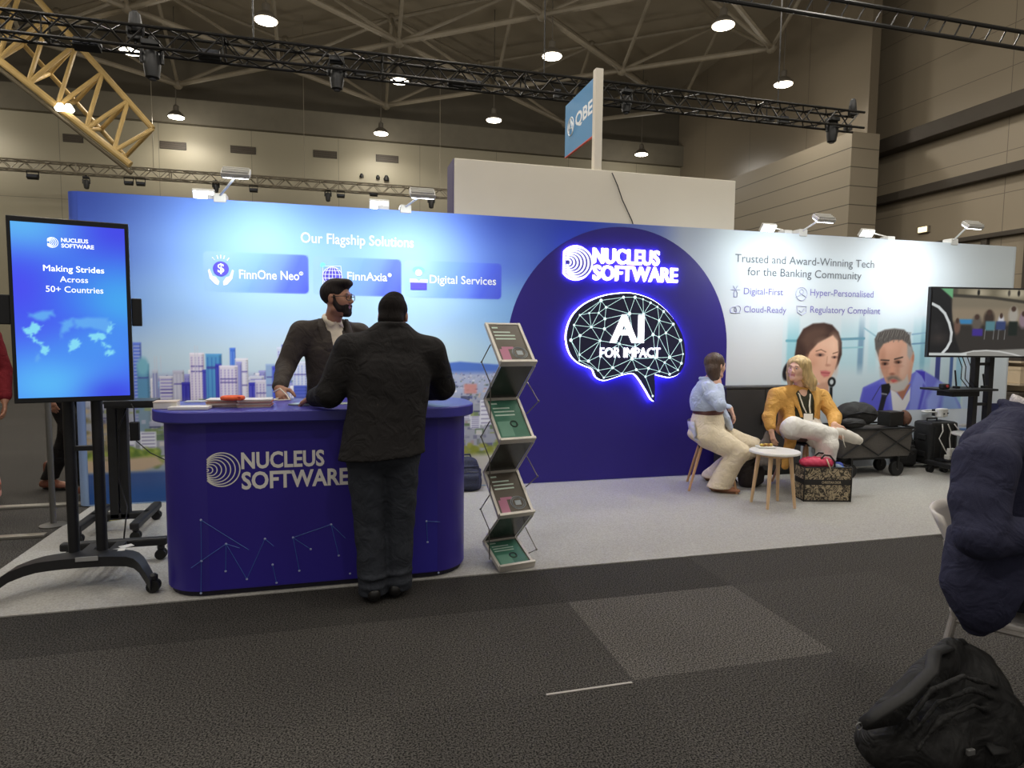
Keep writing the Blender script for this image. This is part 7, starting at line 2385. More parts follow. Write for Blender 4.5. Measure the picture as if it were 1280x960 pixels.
 m_.path([p0 + Vector((-0.05, 0.01, 0.035)), p0 + Vector((-0.01, -0.02, 0.06)), p0 + Vector((0.03, -0.03, 0.02)), Vector((p0.x + 0.05, p0.y - 0.07, zc + 0.004)), Vector((p0.x - 0.01, p0.y - 0.10, zc + 0.004)), Vector((p0.x - 0.05, p0.y - 0.07, zc + 0.004)), p0 + Vector((-0.02, -0.03, 0.0))], 0.0042, n=6)
 tag(m_.build('lanyard', mat('lanyard_white', (222, 214, 196), rough=0.7), None, smooth=True), 'thin white lanyard looped in the right hand of the person in glasses', 'lanyard')
man_with_glasses()
# ---- man seen from behind, leaning on the counter
def man_in_black():
 root = thing('person', 'person in black suit seen from behind leaning on the counter', 'person', (0.24, 3.5, 0.0))
 Y = 3.52
 Ls, Rs = A(439, 438, 3.60), A(537, 441, 3.62)
 nb = A(489, 417, 3.62)
 hc = A(491.5, 396, 3.70)
 R = head_frame(unit([0.22, 0.92, -0.22]))
 s = 0.98
 elL, wrL = A(412, 492, 3.60), NP([A(392, 508, 3.80)[0], 3.79, 1.085])
 elR, wrR = A(553, 484, 3.74), NP([A(520, 498, 3.95)[0], 3.96, 1.085])
 hip = A(479, 562, Y)
 lat = unit((Rs - Ls) * [1, 1, 0])
 front = np.cross(lat, UP) * -1
 ch = (Ls + Rs) / 2
 ax = lambda t, dx=0.0, df=0.0: hip + (ch - hip) * t + lat * dx + front * df
 anL, anR = NP([onz(466, 746).x, 3.50, 0.085]), NP([onz(496, 738).x, 3.54, 0.085])
 knL, knR = A(462, 655, 3.53), A(499, 655, 3.55)
 hL, hR = hip - lat * 0.085 + [0, 0, -0.02], hip + lat * 0.085 + [0, 0, -0.02]
 fl, frt = unit([-0.05, 1, 0]), unit([0.35, 1, 0])
 S = grid_for([hc + [0, 0, 0.12], anL - [0, 0, 0.08], anR + fl * 0.22, wrL + [0, 0.1, 0], wrR + [0, 0.15, 0], elL, elR], 0.13, 0.006)
 S.loft([(ax(-0.1), 0.155, 0.11), (ax(0.35), 0.14, 0.10), (ax(0.75), 0.16, 0.11), (ax(1.0), 0.14, 0.085)], lat, 0.03)
 S.cap(Ls + lat * 0.02, Rs - lat * 0.02, 0.055, 0.055, 0.04)
 S.cap(nb - [0, 0, 0.04], hc - R[:, 1] * 0.02 - R[:, 2] * 0.06, 0.062, 0.056, 0.03)
 add_head(S, hc, R, s)
 hand_and_arm(S, Ls, elL, wrL, unit([-0.25, 0.95, -0.12]), [0.25, 0.1, -0.95], 1, curl=0.25)
 hand_and_arm(S, Rs, elR, wrR, unit([-0.65, 0.75, -0.1]), [0.1, 0.1, -0.95], -1, curl=0.3)
 limb(S, hL, knL, anL, 0.078, 0.056, 0.04); limb(S, hR, knR, anR, 0.078, 0.056, 0.04)
 add_foot(S, anL, fl); add_foot(S, anR, frt)
 S.build('body', [skin_a, lip_a], root, midx=face_midx(hc, R, s))
 eyes(hc, R, root, s)
 L = lambda x, y, z: hc + R @ (NP([x, y, z]) * s)
 S = SDF(hc - 0.2, hc + 0.2, 0.0055)
 S.ell(L(0, -0.020, 0.036), NP([0.083, 0.103, 0.096]) * s, R, 0.01)
 S.ell(L(0.012, -0.02, 0.112), NP([0.045, 0.06, 0.026]) * s, R, 0.02)
 S.cap(L(-0.03, -0.082, -0.04), L(0.03, -0.082, -0.04), 0.042 * s, 0.042 * s, 0.03)
 S.ell(L(0, 0.11, -0.01), NP([0.092, 0.07, 0.085]) * s, R, 0.012, sub=True)
 for q in (-1, 1):
  S.ell(L(q * 0.087, 0.0, -0.014), NP([0.022, 0.036, 0.045]) * s, R, 0.008, sub=True)
 S.cut(L(0, -0.02, -0.085), R @ unit([0, 0.2, -1]))
 S.wrinkle(0.0018, [(R[:, 1], 0.02, 0.2), (R[:, 0], 0.016, 1.0), ((0, 0, 1), 0.02, 0.5)])
 S.build('hair', mat('hair_black', (24, 20, 19), rough=0.85, spec=0.15, var=0.4, scale=90, stretch=(1, 1, 0.2), bump=0.4), root)
 # shirt collar
 S = SDF(nb - 0.16, nb + 0.16, 0.006)
 S.cap(nb + front * 0.02 + [0, 0, 0.0], nb + [0, 0, 0.035] + front * 0.012, 0.062, 0.066, 0.02)
 S.cut(nb + [0, 0, 0.042], unit(UP + front * 0.3))
 S.build('shirt_collar', mat('shirt_white', (206, 204, 204), rough=0.8, var=0.03), root)
 # trousers
 tr = mat('trousers_dark_slate', (50, 53, 60), **FABRIC)
 S = grid_for([anL - [0, 0, 0.06], anR, hip + [0, 0, 0.15] + lat * 0.15, hip - lat * 0.15, knL + front * 0.05, knR - front * 0.05], 0.13, 0.0075)
 S.loft([(hip + [0, 0, -0.03], 0.180, 0.135), (hip + [0, 0, 0.10], 0.172, 0.125)], lat, 0.04)
 S.ell(hip - [0, 0, 0.06], (0.14, 0.10, 0.09), None, 0.05)
 for q, h_, k_, a_ in ((-1, hL, knL, anL), (1, hR, knR, anR)):
  m0 = h_ + (k_ - h_) * 0.35
  S.chain([h_ + lat * q * 0.012, m0 + lat * q * 0.004, k_, k_ + (a_ - k_) * 0.55, a_ + [0, 0, -0.035]], [0.106, 0.100, 0.084, 0.079, 0.079], 0.025)
  # fabric break over the shoe
  for zz, rr in ((0.0, 0.078), (0.055, 0.081)):
   S.ell(a_ + [0, 0, zz] + fl * -0.008, (rr, rr, 0.024), None, 0.012)
 S.wrinkle(0.0075, [((0.5, 0.3, 1), 0.13, 0.6), ((-0.7, 0.2, 0.8), 0.17, 2.2), ((0.2, 0.9, 1), 0.09, 4.0)])
 S.cut((0, 0, 0.036), (0, 0, -1)); S.cut(hip + [0, 0, 0.16], (0, 0, 1))
 S.build('trousers', tr, root)
 shoe('shoe', shoe_black, sole_black, anL - [0, 0, 0.0], fl, root); shoe('shoe', shoe_black, sole_black, anR, frt, root)
 # jacket
 jm = mat('suit_jacket_black', (36, 34, 34), **FABRIC)
 hem = A(475, 572, 3.46)
 S = grid_for([hem - [0, 0, 0.05], nb + [0, 0, 0.1], Ls, Rs, elL, elR, wrL, wrR, hem + lat * 0.22, hem - lat * 0.22, hem - front * 0.18], 0.12, 0.0075)
 S.loft([(ax(-0.12, 0, -0.01), 0.232, 0.150), (ax(0.12, 0, -0.012), 0.222, 0.136), (ax(0.45, 0.004, -0.012), 0.214, 0.134), (ax(0.78, 0, -0.01), 0.228, 0.145), (ax(0.98, 0, -0.005), 0.212, 0.112)], lat, 0.05)
 for sh in (Ls, Rs):
  S.cap(sh + [0, 0, 0.012], nb + (sh - nb) * 0.32 + [0, 0, 0.004], 0.070, 0.055, 0.05)
 S.cap(nb - lat * 0.05 - front * 0.02, nb + lat * 0.05 - front * 0.02, 0.066, 0.066, 0.04)
 for sh, el, wr in ((Ls, elL, wrL), (Rs, elR, wrR)):
  S.chain([sh, (sh + el) / 2, el], [0.092, 0.086, 0.074], 0.035)
  S.chain([el, el + (wr - el) * 0.9], [0.073, 0.052], 0.02)
 # collar roll
 ring = [nb + lat * 0.078 * math.cos(a) + front * 0.075 * math.sin(a) + UP * (0.030 - 0.02 * math.sin(a)) for a in np.linspace(math.pi * 0.9, math.pi * 2.1, 12)]
 S.chain(ring, [0.017] * 12, 0.012)
 S.ell(nb - front * 0.035 - UP * 0.055, (0.15, 0.085, 0.075), None, 0.05)
 S.wrinkle(0.007, [((1, 0.2, 0.3), 0.16, 0.6), ((-0.9, 0.1, 0.5), 0.21, 2.2), ((1, 0.4, -0.2), 0.12, 4.0)])
 S.cut(hem, unit([0.06, 0, -1]))
 S.build('jacket', jm, root)
man_in_black()
# ---- woman in profile on the white chair
def woman_blue_shirt():
 X0, Y0 = CH1[0], CH1[1]
 root = thing('person', 'person in pale blue shirt and cream trousers seated on the white chair', 'person', (X0, Y0, 0.007))
 f = unit([0.88, -0.475, 0]); lat = NP([f[1], -f[0], 0])        # lat = her right, towards the camera
 hip = A(886, 536, Y0 + 0.0); hip[2] = 0.535
 nb = A(884, 476, Y0 + 0.03)
 hc = A(894.5, 457, Y0 + 0.0)
 R = head_frame(unit([0.96, 0.16, -0.10]))
 s = 0.98
 ax = lambda t, dl=0.0, df=0.0: hip + (nb - hip) * t + lat * dl + f * df
 Rs, Ls = ax(0.87, 0.14, -0.01), ax(0.87, -0.14, 0.0)
 elR = A(900, 507, Y0 - 0.26); wrR = A(899, 483, Y0 - 0.12)
 elL = ax(0.45, -0.20, 0.12); wrL = A(913, 511, Y0 + 0.05)
 hR, hL = hip + lat * 0.095, hip - lat * 0.095
 knR = A(924, 565, Y0 - 0.26); knL = A(941, 559, Y0 - 0.05)
 anR = NP([onz(899, 616).x, onz(899, 616).y + 0.02, 0.085]); anL = NP([onz(892, 603).x, onz(892, 603).y + 0.03, 0.085])
 ff = unit([0.75, -0.66, 0])
 pts = [hc + [0, 0, 0.12], anR - [0, 0, 0.08], anL, knR, knL, elR, elL, wrL, hip - f * 0.2]
 S = grid_for(pts, 0.15, 0.006)
 S.loft([(hip, 0.165, 0.13), (ax(0.4), 0.14, 0.11), (ax(0.75), 0.15, 0.115), (ax(0.9), 0.13, 0.085)], lat, 0.03)
 S.cap(Rs - lat * 0.02, Ls + lat * 0.02, 0.046, 0.046, 0.04)
 S.cap(nb - [0, 0, 0.05], hc - R[:, 1] * 0.02 - R[:, 2] * 0.06, 0.05, 0.046, 0.03)
 add_head(S, hc, R, s, True)
 hand_and_arm(S, Rs, elR, wrR, unit([-0.15, 0.35, 0.9]), [0.3, 0.85, 0.0], 1, (0.045, 0.038, 0.026), 0.92, curl=0.45)
 hand_and_arm(S, Ls, elL, wrL, unit([0.35, -0.2, -0.9]), [-0.8, 0.2, -0.3], -1, (0.045, 0.038, 0.026), 0.92, curl=0.4)
 limb(S, hR, knR, anR, 0.085, 0.055, 0.036); limb(S, hL, knL, anL, 0.085, 0.055, 0.036)
 add_foot(S, anR, ff, 0.9); add_foot(S, anL, ff, 0.9)
 S.build('body', [skin_b, lip_b], root, midx=face_midx(hc, R, s))
 eyes(hc, R, root, s)
 L = lambda x, y, z: hc + R @ (NP([x, y, z]) * s)
 S = SDF(hc - [0.22, 0.22, 0.3], hc + 0.2, 0.0055)
 S.ell(L(0, -0.022, 0.030), NP([0.085, 0.105, 0.097]) * s, R, 0.01)
 S.ell(L(0.03, -0.045, -0.045), NP([0.055, 0.062, 0.08]) * s, R, 0.03)
 S.chain([L(0.03, -0.06, -0.05), L(0.06, -0.04, -0.12), L(0.085, -0.005, -0.19)], [0.06, 0.046, 0.02], 0.03)
 S.ell(L(0, 0.112, -0.02), NP([0.085, 0.068, 0.10]) * s, R, 0.012, sub=True)
 S.wrinkle(0.002, [(R[:, 1], 0.02, 0.2), ((0.5, 0.5, 0.3), 0.016, 1.0)])
 S.build('hair', hair_brown, root)
 # trousers: wide cream legs
 tr = mat('trousers_cream', (228, 212, 184), rough=0.85, var=0.04, scale=60, spec=0.2, bump=0.1, fold=0.6)
 S = grid_for([hip - f * 0.2 + [0, 0, 0.2], knR, knL, anR - [0, 0, 0.06], anL, hip + lat * 0.2, hip - lat * 0.2], 0.15, 0.008)
 S.loft([(hip + [0, 0, -0.01] - f * 0.02, 0.195, 0.175), (ax(0.30, 0, -0.005), 0.168, 0.145), (ax(0.42), 0.155, 0.128)], lat, 0.04)
 for h_, k_, a_ in ((hR, knR, anR), (hL, knL, anL)):
  S.chain([h_ + [0, 0, -0.01], (h_ + k_) / 2, k_ - [0, 0, 0.0]], [0.125, 0.112, 0.090], 0.04)
  S.chain([k_, (k_ + a_) / 2 + [0, 0, 0.0], a_ + [0, 0, -0.05]], [0.090, 0.094, 0.106], 0.03)
 S.wrinkle(0.008, [((0.6, 0.3, 0.9), 0.13, 0.6), ((-0.5, 0.5, 0.8), 0.16, 2.2), ((1, 0.2, 0.1), 0.10, 4.0)])
 S.cut((0, 0, 0.05), (0, 0, -1)); S.cut(ax(0.43), unit(nb - hip))
 S.build('trousers', tr, root)
 # belt
 m_ = MB()
 ring = []
 bw = ax(0.425)
 u2 = unit(nb - hip); fr2 = np.cross(u2, lat) * 1.0
 for k in range(36):
  a = 2 * math.pi * k / 36
  ring.append(Vector(bw + lat * 0.160 * math.cos(a) + fr2 * 0.134 * math.sin(a)))
 for z in (-0.013, 0.0, 0.013):
  m_.path([p + Vector(u2) * z for p in ring], 0.0085, n=6, closed=True)
 m_.build('belt', mat('belt_brown', (92, 52, 44), rough=0.45), root, smooth=True)
 # shirt
 sm = mat('shirt_pale_blue', (188, 199, 220), rough=0.85, var=0.06, scale=200, spec=0.2, bump=0.1, fold=0.7)
 S = grid_for([ax(0.4, 0.2, -0.2), nb + [0, 0, 0.08], Rs, Ls, elR, elL, wrR, wrL], 0.13, 0.0075)
 S.loft([(ax(0.43, 0, 0), 0.158, 0.130), (ax(0.55, 0, -0.012), 0.182, 0.155), (ax(0.75, 0, -0.006), 0.178, 0.145), (ax(0.92), 0.155, 0.10)], lat, 0.04)
 for sh in (Rs, Ls):
  S.cap(sh, nb + (sh - nb) * 0.3, 0.054, 0.050, 0.05)
 S.chain([Rs, (Rs + elR) / 2 + [0, 0, 0.0], elR], [0.066, 0.066, 0.056], 0.03)
 S.chain([elR, elR + (wrR - elR) * 0.95], [0.054, 0.040], 0.02)
 S.chain([Ls, elL, elL + (wrL - elL) * 0.82], [0.078, 0.066, 0.042], 0.035)
 ring = [nb + lat * 0.062 * math.cos(a) + f * 0.062 * math.sin(a) + UP * 0.022 for a in np.linspace(0, 2 * math.pi, 16)]
 S.chain(ring, [0.016] * 16, 0.01)
 S.cap(nb + [0, 0, 0.0], nb + [0, 0, 0.12], 0.05, 0.056, 0.01, sub=True)
 S.wrinkle(0.0075, [((0.6, 0.3, 0.9), 0.11, 0.6), ((-0.5, 0.5, 0.8), 0.14, 2.2), ((1, 0.2, 0.1), 0.09, 4.0)])
 S.cut(ax(0.445), unit(hip - nb))
 S.build('shirt', sm, root)
 # loose shirt tail at her front
 S = grid_for([ax(0.5, -0.1, 0.1), hip + f * 0.25, hip + f * 0.2 - lat * 0.2], 0.12, 0.0075)
 S.chain([ax(0.5, -0.05, 0.12), ax(0.3, -0.06, 0.165), hip + f * 0.20 - lat * 0.06 + [0, 0, 0.06]], [0.035, 0.040, 0.028], 0.03, sq=(lat, 0.7))
 S.wrinkle(0.005, [((0.6, 0.3, 0.9), 0.08, 0.6), ((1, 0.2, 0.1), 0.06, 4.0)])
 S.build('shirt_tail', sm, root)
 # lanyard over her front
 m_ = MB(); m_.path([Vector(ax(0.95, -0.06, 0.06)), Vector(ax(0.75, -0.05, 0.158)), Vector(ax(0.5, -0.05, 0.172)), Vector(ax(0.36, -0.05, 0.20))], 0.006, n=6, flat=0.4)
 m_.build('lanyard', mat('lanyard_navy', (52, 54, 104), rough=0.7), root, smooth=True)
 tan = mat('shoe_tan', (166, 112, 82), rough=0.5)
 shoe('shoe', tan, mat('sole_tan', (120, 84, 62), rough=0.7), anR, ff, root, 0.9); shoe('shoe', tan, MATS['sole_tan'], anL, ff, root, 0.9)
woman_blue_shirt()
# ---- blond woman facing us in the mustard jacket
def woman_mustard():
 X0, Y0 = CH2[0], CH2[1]
 root = thing('person', 'blond person in mustard jacket and white trousers seated with one leg crossed', 'person', (X0, Y0, 0.007))
 hip = A(1001, 548, Y0 - 0.0); hip[2] = 0.545
 nb = A(1000, 484, Y0 + 0.02)
 hc = A(997, 460.5, Y0 - 0.03)
 R = head_frame(unit([-0.92, -0.42, -0.04]), (0.1, 0, 1))
 s = 1.0
 f = unit([-0.30, -0.95, 0]); lat = NP([f[1], -f[0], 0])         # her right = picture left
 ax = lambda t, dl=0.0, df=0.0: hip + (nb - hip) * t + lat * dl + f * df
 Rs, Ls = A(970, 494, Y0 - 0.0), A(1027, 496, Y0 + 0.02)
 elR, wrR = A(961, 521, Y0 - 0.03), A(964, 538, Y0 - 0.10)
 elL, wrL = A(1043, 521, Y0 - 0.14), A(1043, 531, Y0 - 0.40)
 hR, hL = hip + lat * 0.09, hip - lat * 0.09
 knR = A(991, 533, Y0 - 0.42); anR = A(1049, 541, Y0 - 0.42)      # crossed leg
 knL = A(1034, 556, Y0 - 0.44); anL = NP([A(1028, 600, Y0 - 0.42)[0], Y0 - 0.40, 0.085])
 toe = unit([0.93, -0.2, -0.22])
 S = grid_for([hc + [0, 0, 0.12], anL - [0, 0, 0.08], knR, anR + toe * 0.15, elR, elL, hip - f * 0.2, knL + f * 0.15], 0.15, 0.006)
 S.loft([(hip, 0.165, 0.125), (ax(0.4), 0.135, 0.105), (ax(0.75), 0.145, 0.11), (ax(0.9), 0.125, 0.085)], lat, 0.03)
 S.cap(Rs - lat * 0.02, Ls + lat * 0.02, 0.046, 0.046, 0.04)
 S.cap(nb - [0, 0, 0.05], hc - R[:, 1] * 0.02 - R[:, 2] * 0.06, 0.05, 0.046, 0.03)
 add_head(S, hc, R, s, True)
 hand_and_arm(S, Rs, elR, wrR, unit([0.05, -0.3, -0.95]), [0.9, 0.0, 0.0], -1, (0.045, 0.038, 0.026), 0.92, curl=0.3)
 hand_and_arm(S, Ls, elL, wrL, unit([0.12, -0.45, -0.55]), [0.5, 0.6, -0.5], 1, (0.045, 0.038, 0.026), 0.92, curl=0.4)
 limb(S, hR, knR, anR, 0.085, 0.055, 0.036); limb(S, hL, knL, anL, 0.085, 0.055, 0.036)
 S.chain([anR, anR + toe * 0.10, anR + toe * 0.16], [0.036, 0.034, 0.024], 0.02)
 add_foot(S, anL, f, 0.9)
 S.build('body', [skin_b, lip_b], root, midx=face_midx(hc, R, s))
 eyes(hc, R, root, s, (70, 92, 110))
 L = lambda x, y, z: hc + R @ (NP([x, y, z]) * s)
 S = SDF(hc - [0.3, 0.3, 0.36], hc + 0.22, 0.006)
 S.ell(L(0, -0.020, 0.034), NP([0.087, 0.104, 0.094]) * s, R, 0.01)
 lx = lambda dl, df, dz: hc + NP([dl, df, dz])
 S.chain([L(-0.06, -0.03, 0.05), lx(0.065, -0.03, -0.05), lx(0.115, -0.045, -0.13), lx(0.125, -0.07, -0.19)], [0.05, 0.066, 0.062, 0.03], 0.04)
 S.chain([L(0.06, 0.0, 0.05), L(0.085, -0.02, -0.05), L(0.075, -0.02, -0.12), L(0.06, 0.0, -0.18)], [0.04, 0.034, 0.034, 0.02], 0.03)
 S.chain([L(0, -0.08, 0.0), L(0.0, -0.09, -0.10), L(0.0, -0.06, -0.18)], [0.06, 0.065, 0.04], 0.03)
 S.ell(L(0, 0.108, -0.018), NP([0.070, 0.072, 0.092]) * s, R, 0.012, sub=True)
 S.wrinkle(0.0045, [((1, 0.2, 0.15), 0.030, 0.2), ((0.3, 1, 0.1), 0.026, 1.0), ((0.7, 0.5, 0.5), 0.06, 0.3)])
 S.build('hair', hair_blond, root)
 # trousers
 tr = mat('trousers_white', (236, 232, 224), rough=0.85, var=0.03, scale=60, spec=0.2, bump=0.1, fold=0.6)
 S = grid_for([hip - f * 0.18 + [0, 0, 0.15], knR, knL, anR, anL - [0, 0, 0.0], hip + lat * 0.2, hip - lat * 0.2], 0.15, 0.008)
 S.loft([(hip, 0.19, 0.15), (ax(0.32), 0.165, 0.13)], lat, 0.04)
 S.chain([hR, (hR + knR) / 2, knR], [0.112, 0.104, 0.082], 0.04)
 S.chain([knR, (knR + anR) / 2 + [0, 0, -0.02], knR + (anR - knR) * 0.80 + [0, 0, -0.03]], [0.082, 0.082, 0.072], 0.03)
 S.chain([hL, (hL + knL) / 2, knL], [0.118, 0.108, 0.090], 0.04)
 S.chain([knL, (knL + anL) / 2, anL + [0, 0, 0.05]], [0.088, 0.090, 0.096], 0.03)
 S.wrinkle(0.008, [((0.6, 0.3, 0.9), 0.13, 0.6), ((-0.5, 0.5, 0.8), 0.16, 2.2), ((1, 0.2, 0.1), 0.10, 4.0)])
 S.cut(anR + [-0.045, 0, 0], unit([1, 0, 0.1])) if False else None
 S.cut((0, 0, 0.09), (0, 0, -1))
 S.build('trousers', tr, root)
 # top under the jacket
 S = grid_for([ax(0.1, 0.2, -0.2), nb + [0, 0, 0.06], ax(0.5, -0.2, 0.2)], 0.10, 0.0075)
 S.loft([(ax(0.15), 0.165, 0.138), (ax(0.5), 0.148, 0.128), (ax(0.75), 0.155, 0.128), (ax(0.92), 0.135, 0.095)], lat, 0.03)
 S.ell(nb + f * 0.10 + [0, 0, 0.02], (0.045, 0.10, 0.10), np.stack([lat, f, UP], 1), 0.02, sub=True)
 S.cap(nb - [0, 0, 0.01], nb + [0, 0, 0.12], 0.06, 0.07, 0.01, sub=True)
 S.wrinkle(0.004, WR)
 S.build('top', mat('top_dark_olive', (62, 62, 50), **FABRIC), root)
 # mustard jacket, open in front
 jm = mat('jacket_mustard', (206, 156, 82), rough=0.75, var=0.07, scale=120, bump=0.15, spec=0.25, fold=0.8)
 tail = A(981, 583, Y0 - 0.16)
 S = grid_for([ax(0.0, 0.3, -0.2), nb + [0, 0, 0.08], Rs, Ls, elR, elL, wrR, wrL, tail, ax(0, -0.25, 0.2)], 0.12, 0.0075)
 S.loft([(ax(-0.02, 0.02, -0.025), 0.215, 0.150), (ax(0.35, 0.01, -0.015), 0.190, 0.150), (ax(0.72, 0, -0.01), 0.190, 0.150), (ax(0.93, 0, -0.008), 0.165, 0.105)], lat, 0.04)
 for sh in (Rs, Ls):
  S.cap(sh + [0, 0, 0.004], nb + (sh - nb) * 0.3, 0.062, 0.052, 0.05)
 S.chain([Rs, (Rs + elR) / 2, elR], [0.070, 0.066, 0.058], 0.03)
 S.chain([elR, elR + (wrR - elR) * 0.72], [0.058, 0.050], 0.02)
 S.chain([Ls, (Ls + elL) / 2, elL], [0.072, 0.068, 0.060], 0.03)
 S.chain([elL, elL + (wrL - elL) * 0.82], [0.066, 0.052], 0.02)
 S.chain([Rs - [0, 0, 0.03], ax(0.5, 0.13, 0.02)], [0.06, 0.08], 0.05)
 S.chain([ax(0.55, 0.12, 0.10), ax(0.2, 0.16, 0.13), hip + lat * 0.16 + f * 0.18 + [0, 0, -0.02], tail], [0.06, 0.065, 0.060, 0.035], 0.05, sq=(f, 1.5))
 # opening
 for k in range(12):
  t = k / 11
  p = ax(-0.1 + 1.1 * t, 0.005, 0.145)
  S.ell(p, NP([0.080 + 0.030 * math.sin(math.pi * t * 0.8), 0.075, 0.06]), np.stack([lat, f, UP], 1), 0.012, sub=True)
 S.cap(nb, nb + [0, 0, 0.15], 0.062, 0.085, 0.01, sub=True)
 S.wrinkle(0.008, [((0.6, 0.3, 0.9), 0.10, 0.6), ((-0.5, 0.5, 0.8), 0.13, 2.2), ((1, 0.2, 0.3), 0.08, 4.0)])
 S.build('jacket', jm, root)
 m_ = MB()
 for q in (1, -1):
  a = nb + lat * q * 0.070 + f * 0.035 + [0, 0, 0.015]
  pin, pout = [], []
  b = ax(0.35, 0.05 * q - 0.015, 0.150)
  for t in np.linspace(0, 1, 8):
   p = a + (b - a) * t + f * 0.035 * math.sin(math.pi * t) + lat * q * 0.015 * math.sin(math.pi * t)
   w = 0.022 + 0.058 * math.sin(math.pi * min(1, t * 1.1 + 0.2)) ** 0.8
   pin.append(p); pout.append(p + lat * q * w - f * 0.012)
  m_.sheet([[Vector(p) for p in pin], [Vector((p + o) / 2 + f * 0.008) for p, o in zip(pin, pout)], [Vector(p) for p in pout]])
 lp = m_.build('lapel', jm, root.children[-1] if False else root, smooth=True)
 md = lp.modifiers.new('thick', 'SOLIDIFY'); md.thickness = 0.006; md.offset = 0
 # lanyard and badge
 m_ = MB()
 bd = ax(0.33, -0.01, 0.150)
 for q in (1, -1):
  m_.path([Vector(nb + lat * q * 0.065 + [0, 0, 0.02] + f * 0.01), Vector(ax(0.85, 0.05 * q, 0.112)), Vector(ax(0.6, 0.03 * q, 0.140)), Vector(bd + lat * q * 0.018 + [0, 0, 0.05])], 0.008, n=6, flat=0.35)
 ly = m_.build('lanyard', mat('lanyard_cream', (226, 220, 204), rough=0.7), root, smooth=True)
 m_ = MB(); m_.box(Vector(bd) + Vector((0, 0, -0.005)), (0.085, 0.004, 0.10), rz=math.atan2(lat[1], lat[0])); m_.build('badge', mat('badge_white', (236, 234, 228), rough=0.4), ly, bevel=0.001)
 # white sneakers
 wm = mat('sneaker_white', (222, 216, 204), rough=0.6)
 S = SDF(anR - [0.12, 0.12, 0.12], anR + toe * 0.22 + 0.1, 0.006)
 up2 = unit(UP - (UP @ toe) * toe)
 S.chain([anR + toe * 0.005, anR + toe * 0.08 - [0, 0, 0.010], anR + toe * 0.155 - [0, 0, 0.022], anR + toe * 0.195 - [0, 0, 0.026]], [0.052, 0.054, 0.048, 0.036], 0.02)
 S.cap(anR - toe * 0.03, anR - toe * 0.0, 0.052, 0.052, 0.02)
 sn = S.build('sneaker', wm, root)
 m_ = MB(); m_.path([anR + toe * -0.03 - [0, 0, 0.045], anR + toe * 0.08 - [0, 0, 0.058], anR + toe * 0.20 - [0, 0, 0.056]], [0.03, 0.034, 0.028], n=10, flat=0.35); m_.build('sole', mat('sole_cream', (206, 198, 184), rough=0.7), sn, smooth=True)
 m_ = MB()
 p = Vector(anR + toe * 0.01 - f * -0.05)
 m_.path([p, p + Vector((-0.02, -0.03, -0.05)), p + Vector((0.0, -0.03, -0.10)), p + Vector((0.02, -0.02, -0.12))], 0.004, n=5); m_.build('laces', wm, sn, smooth=True)
 shoe('sneaker', wm, MATS['sole_cream'], anL, f, root, 0.92)
woman_mustard()
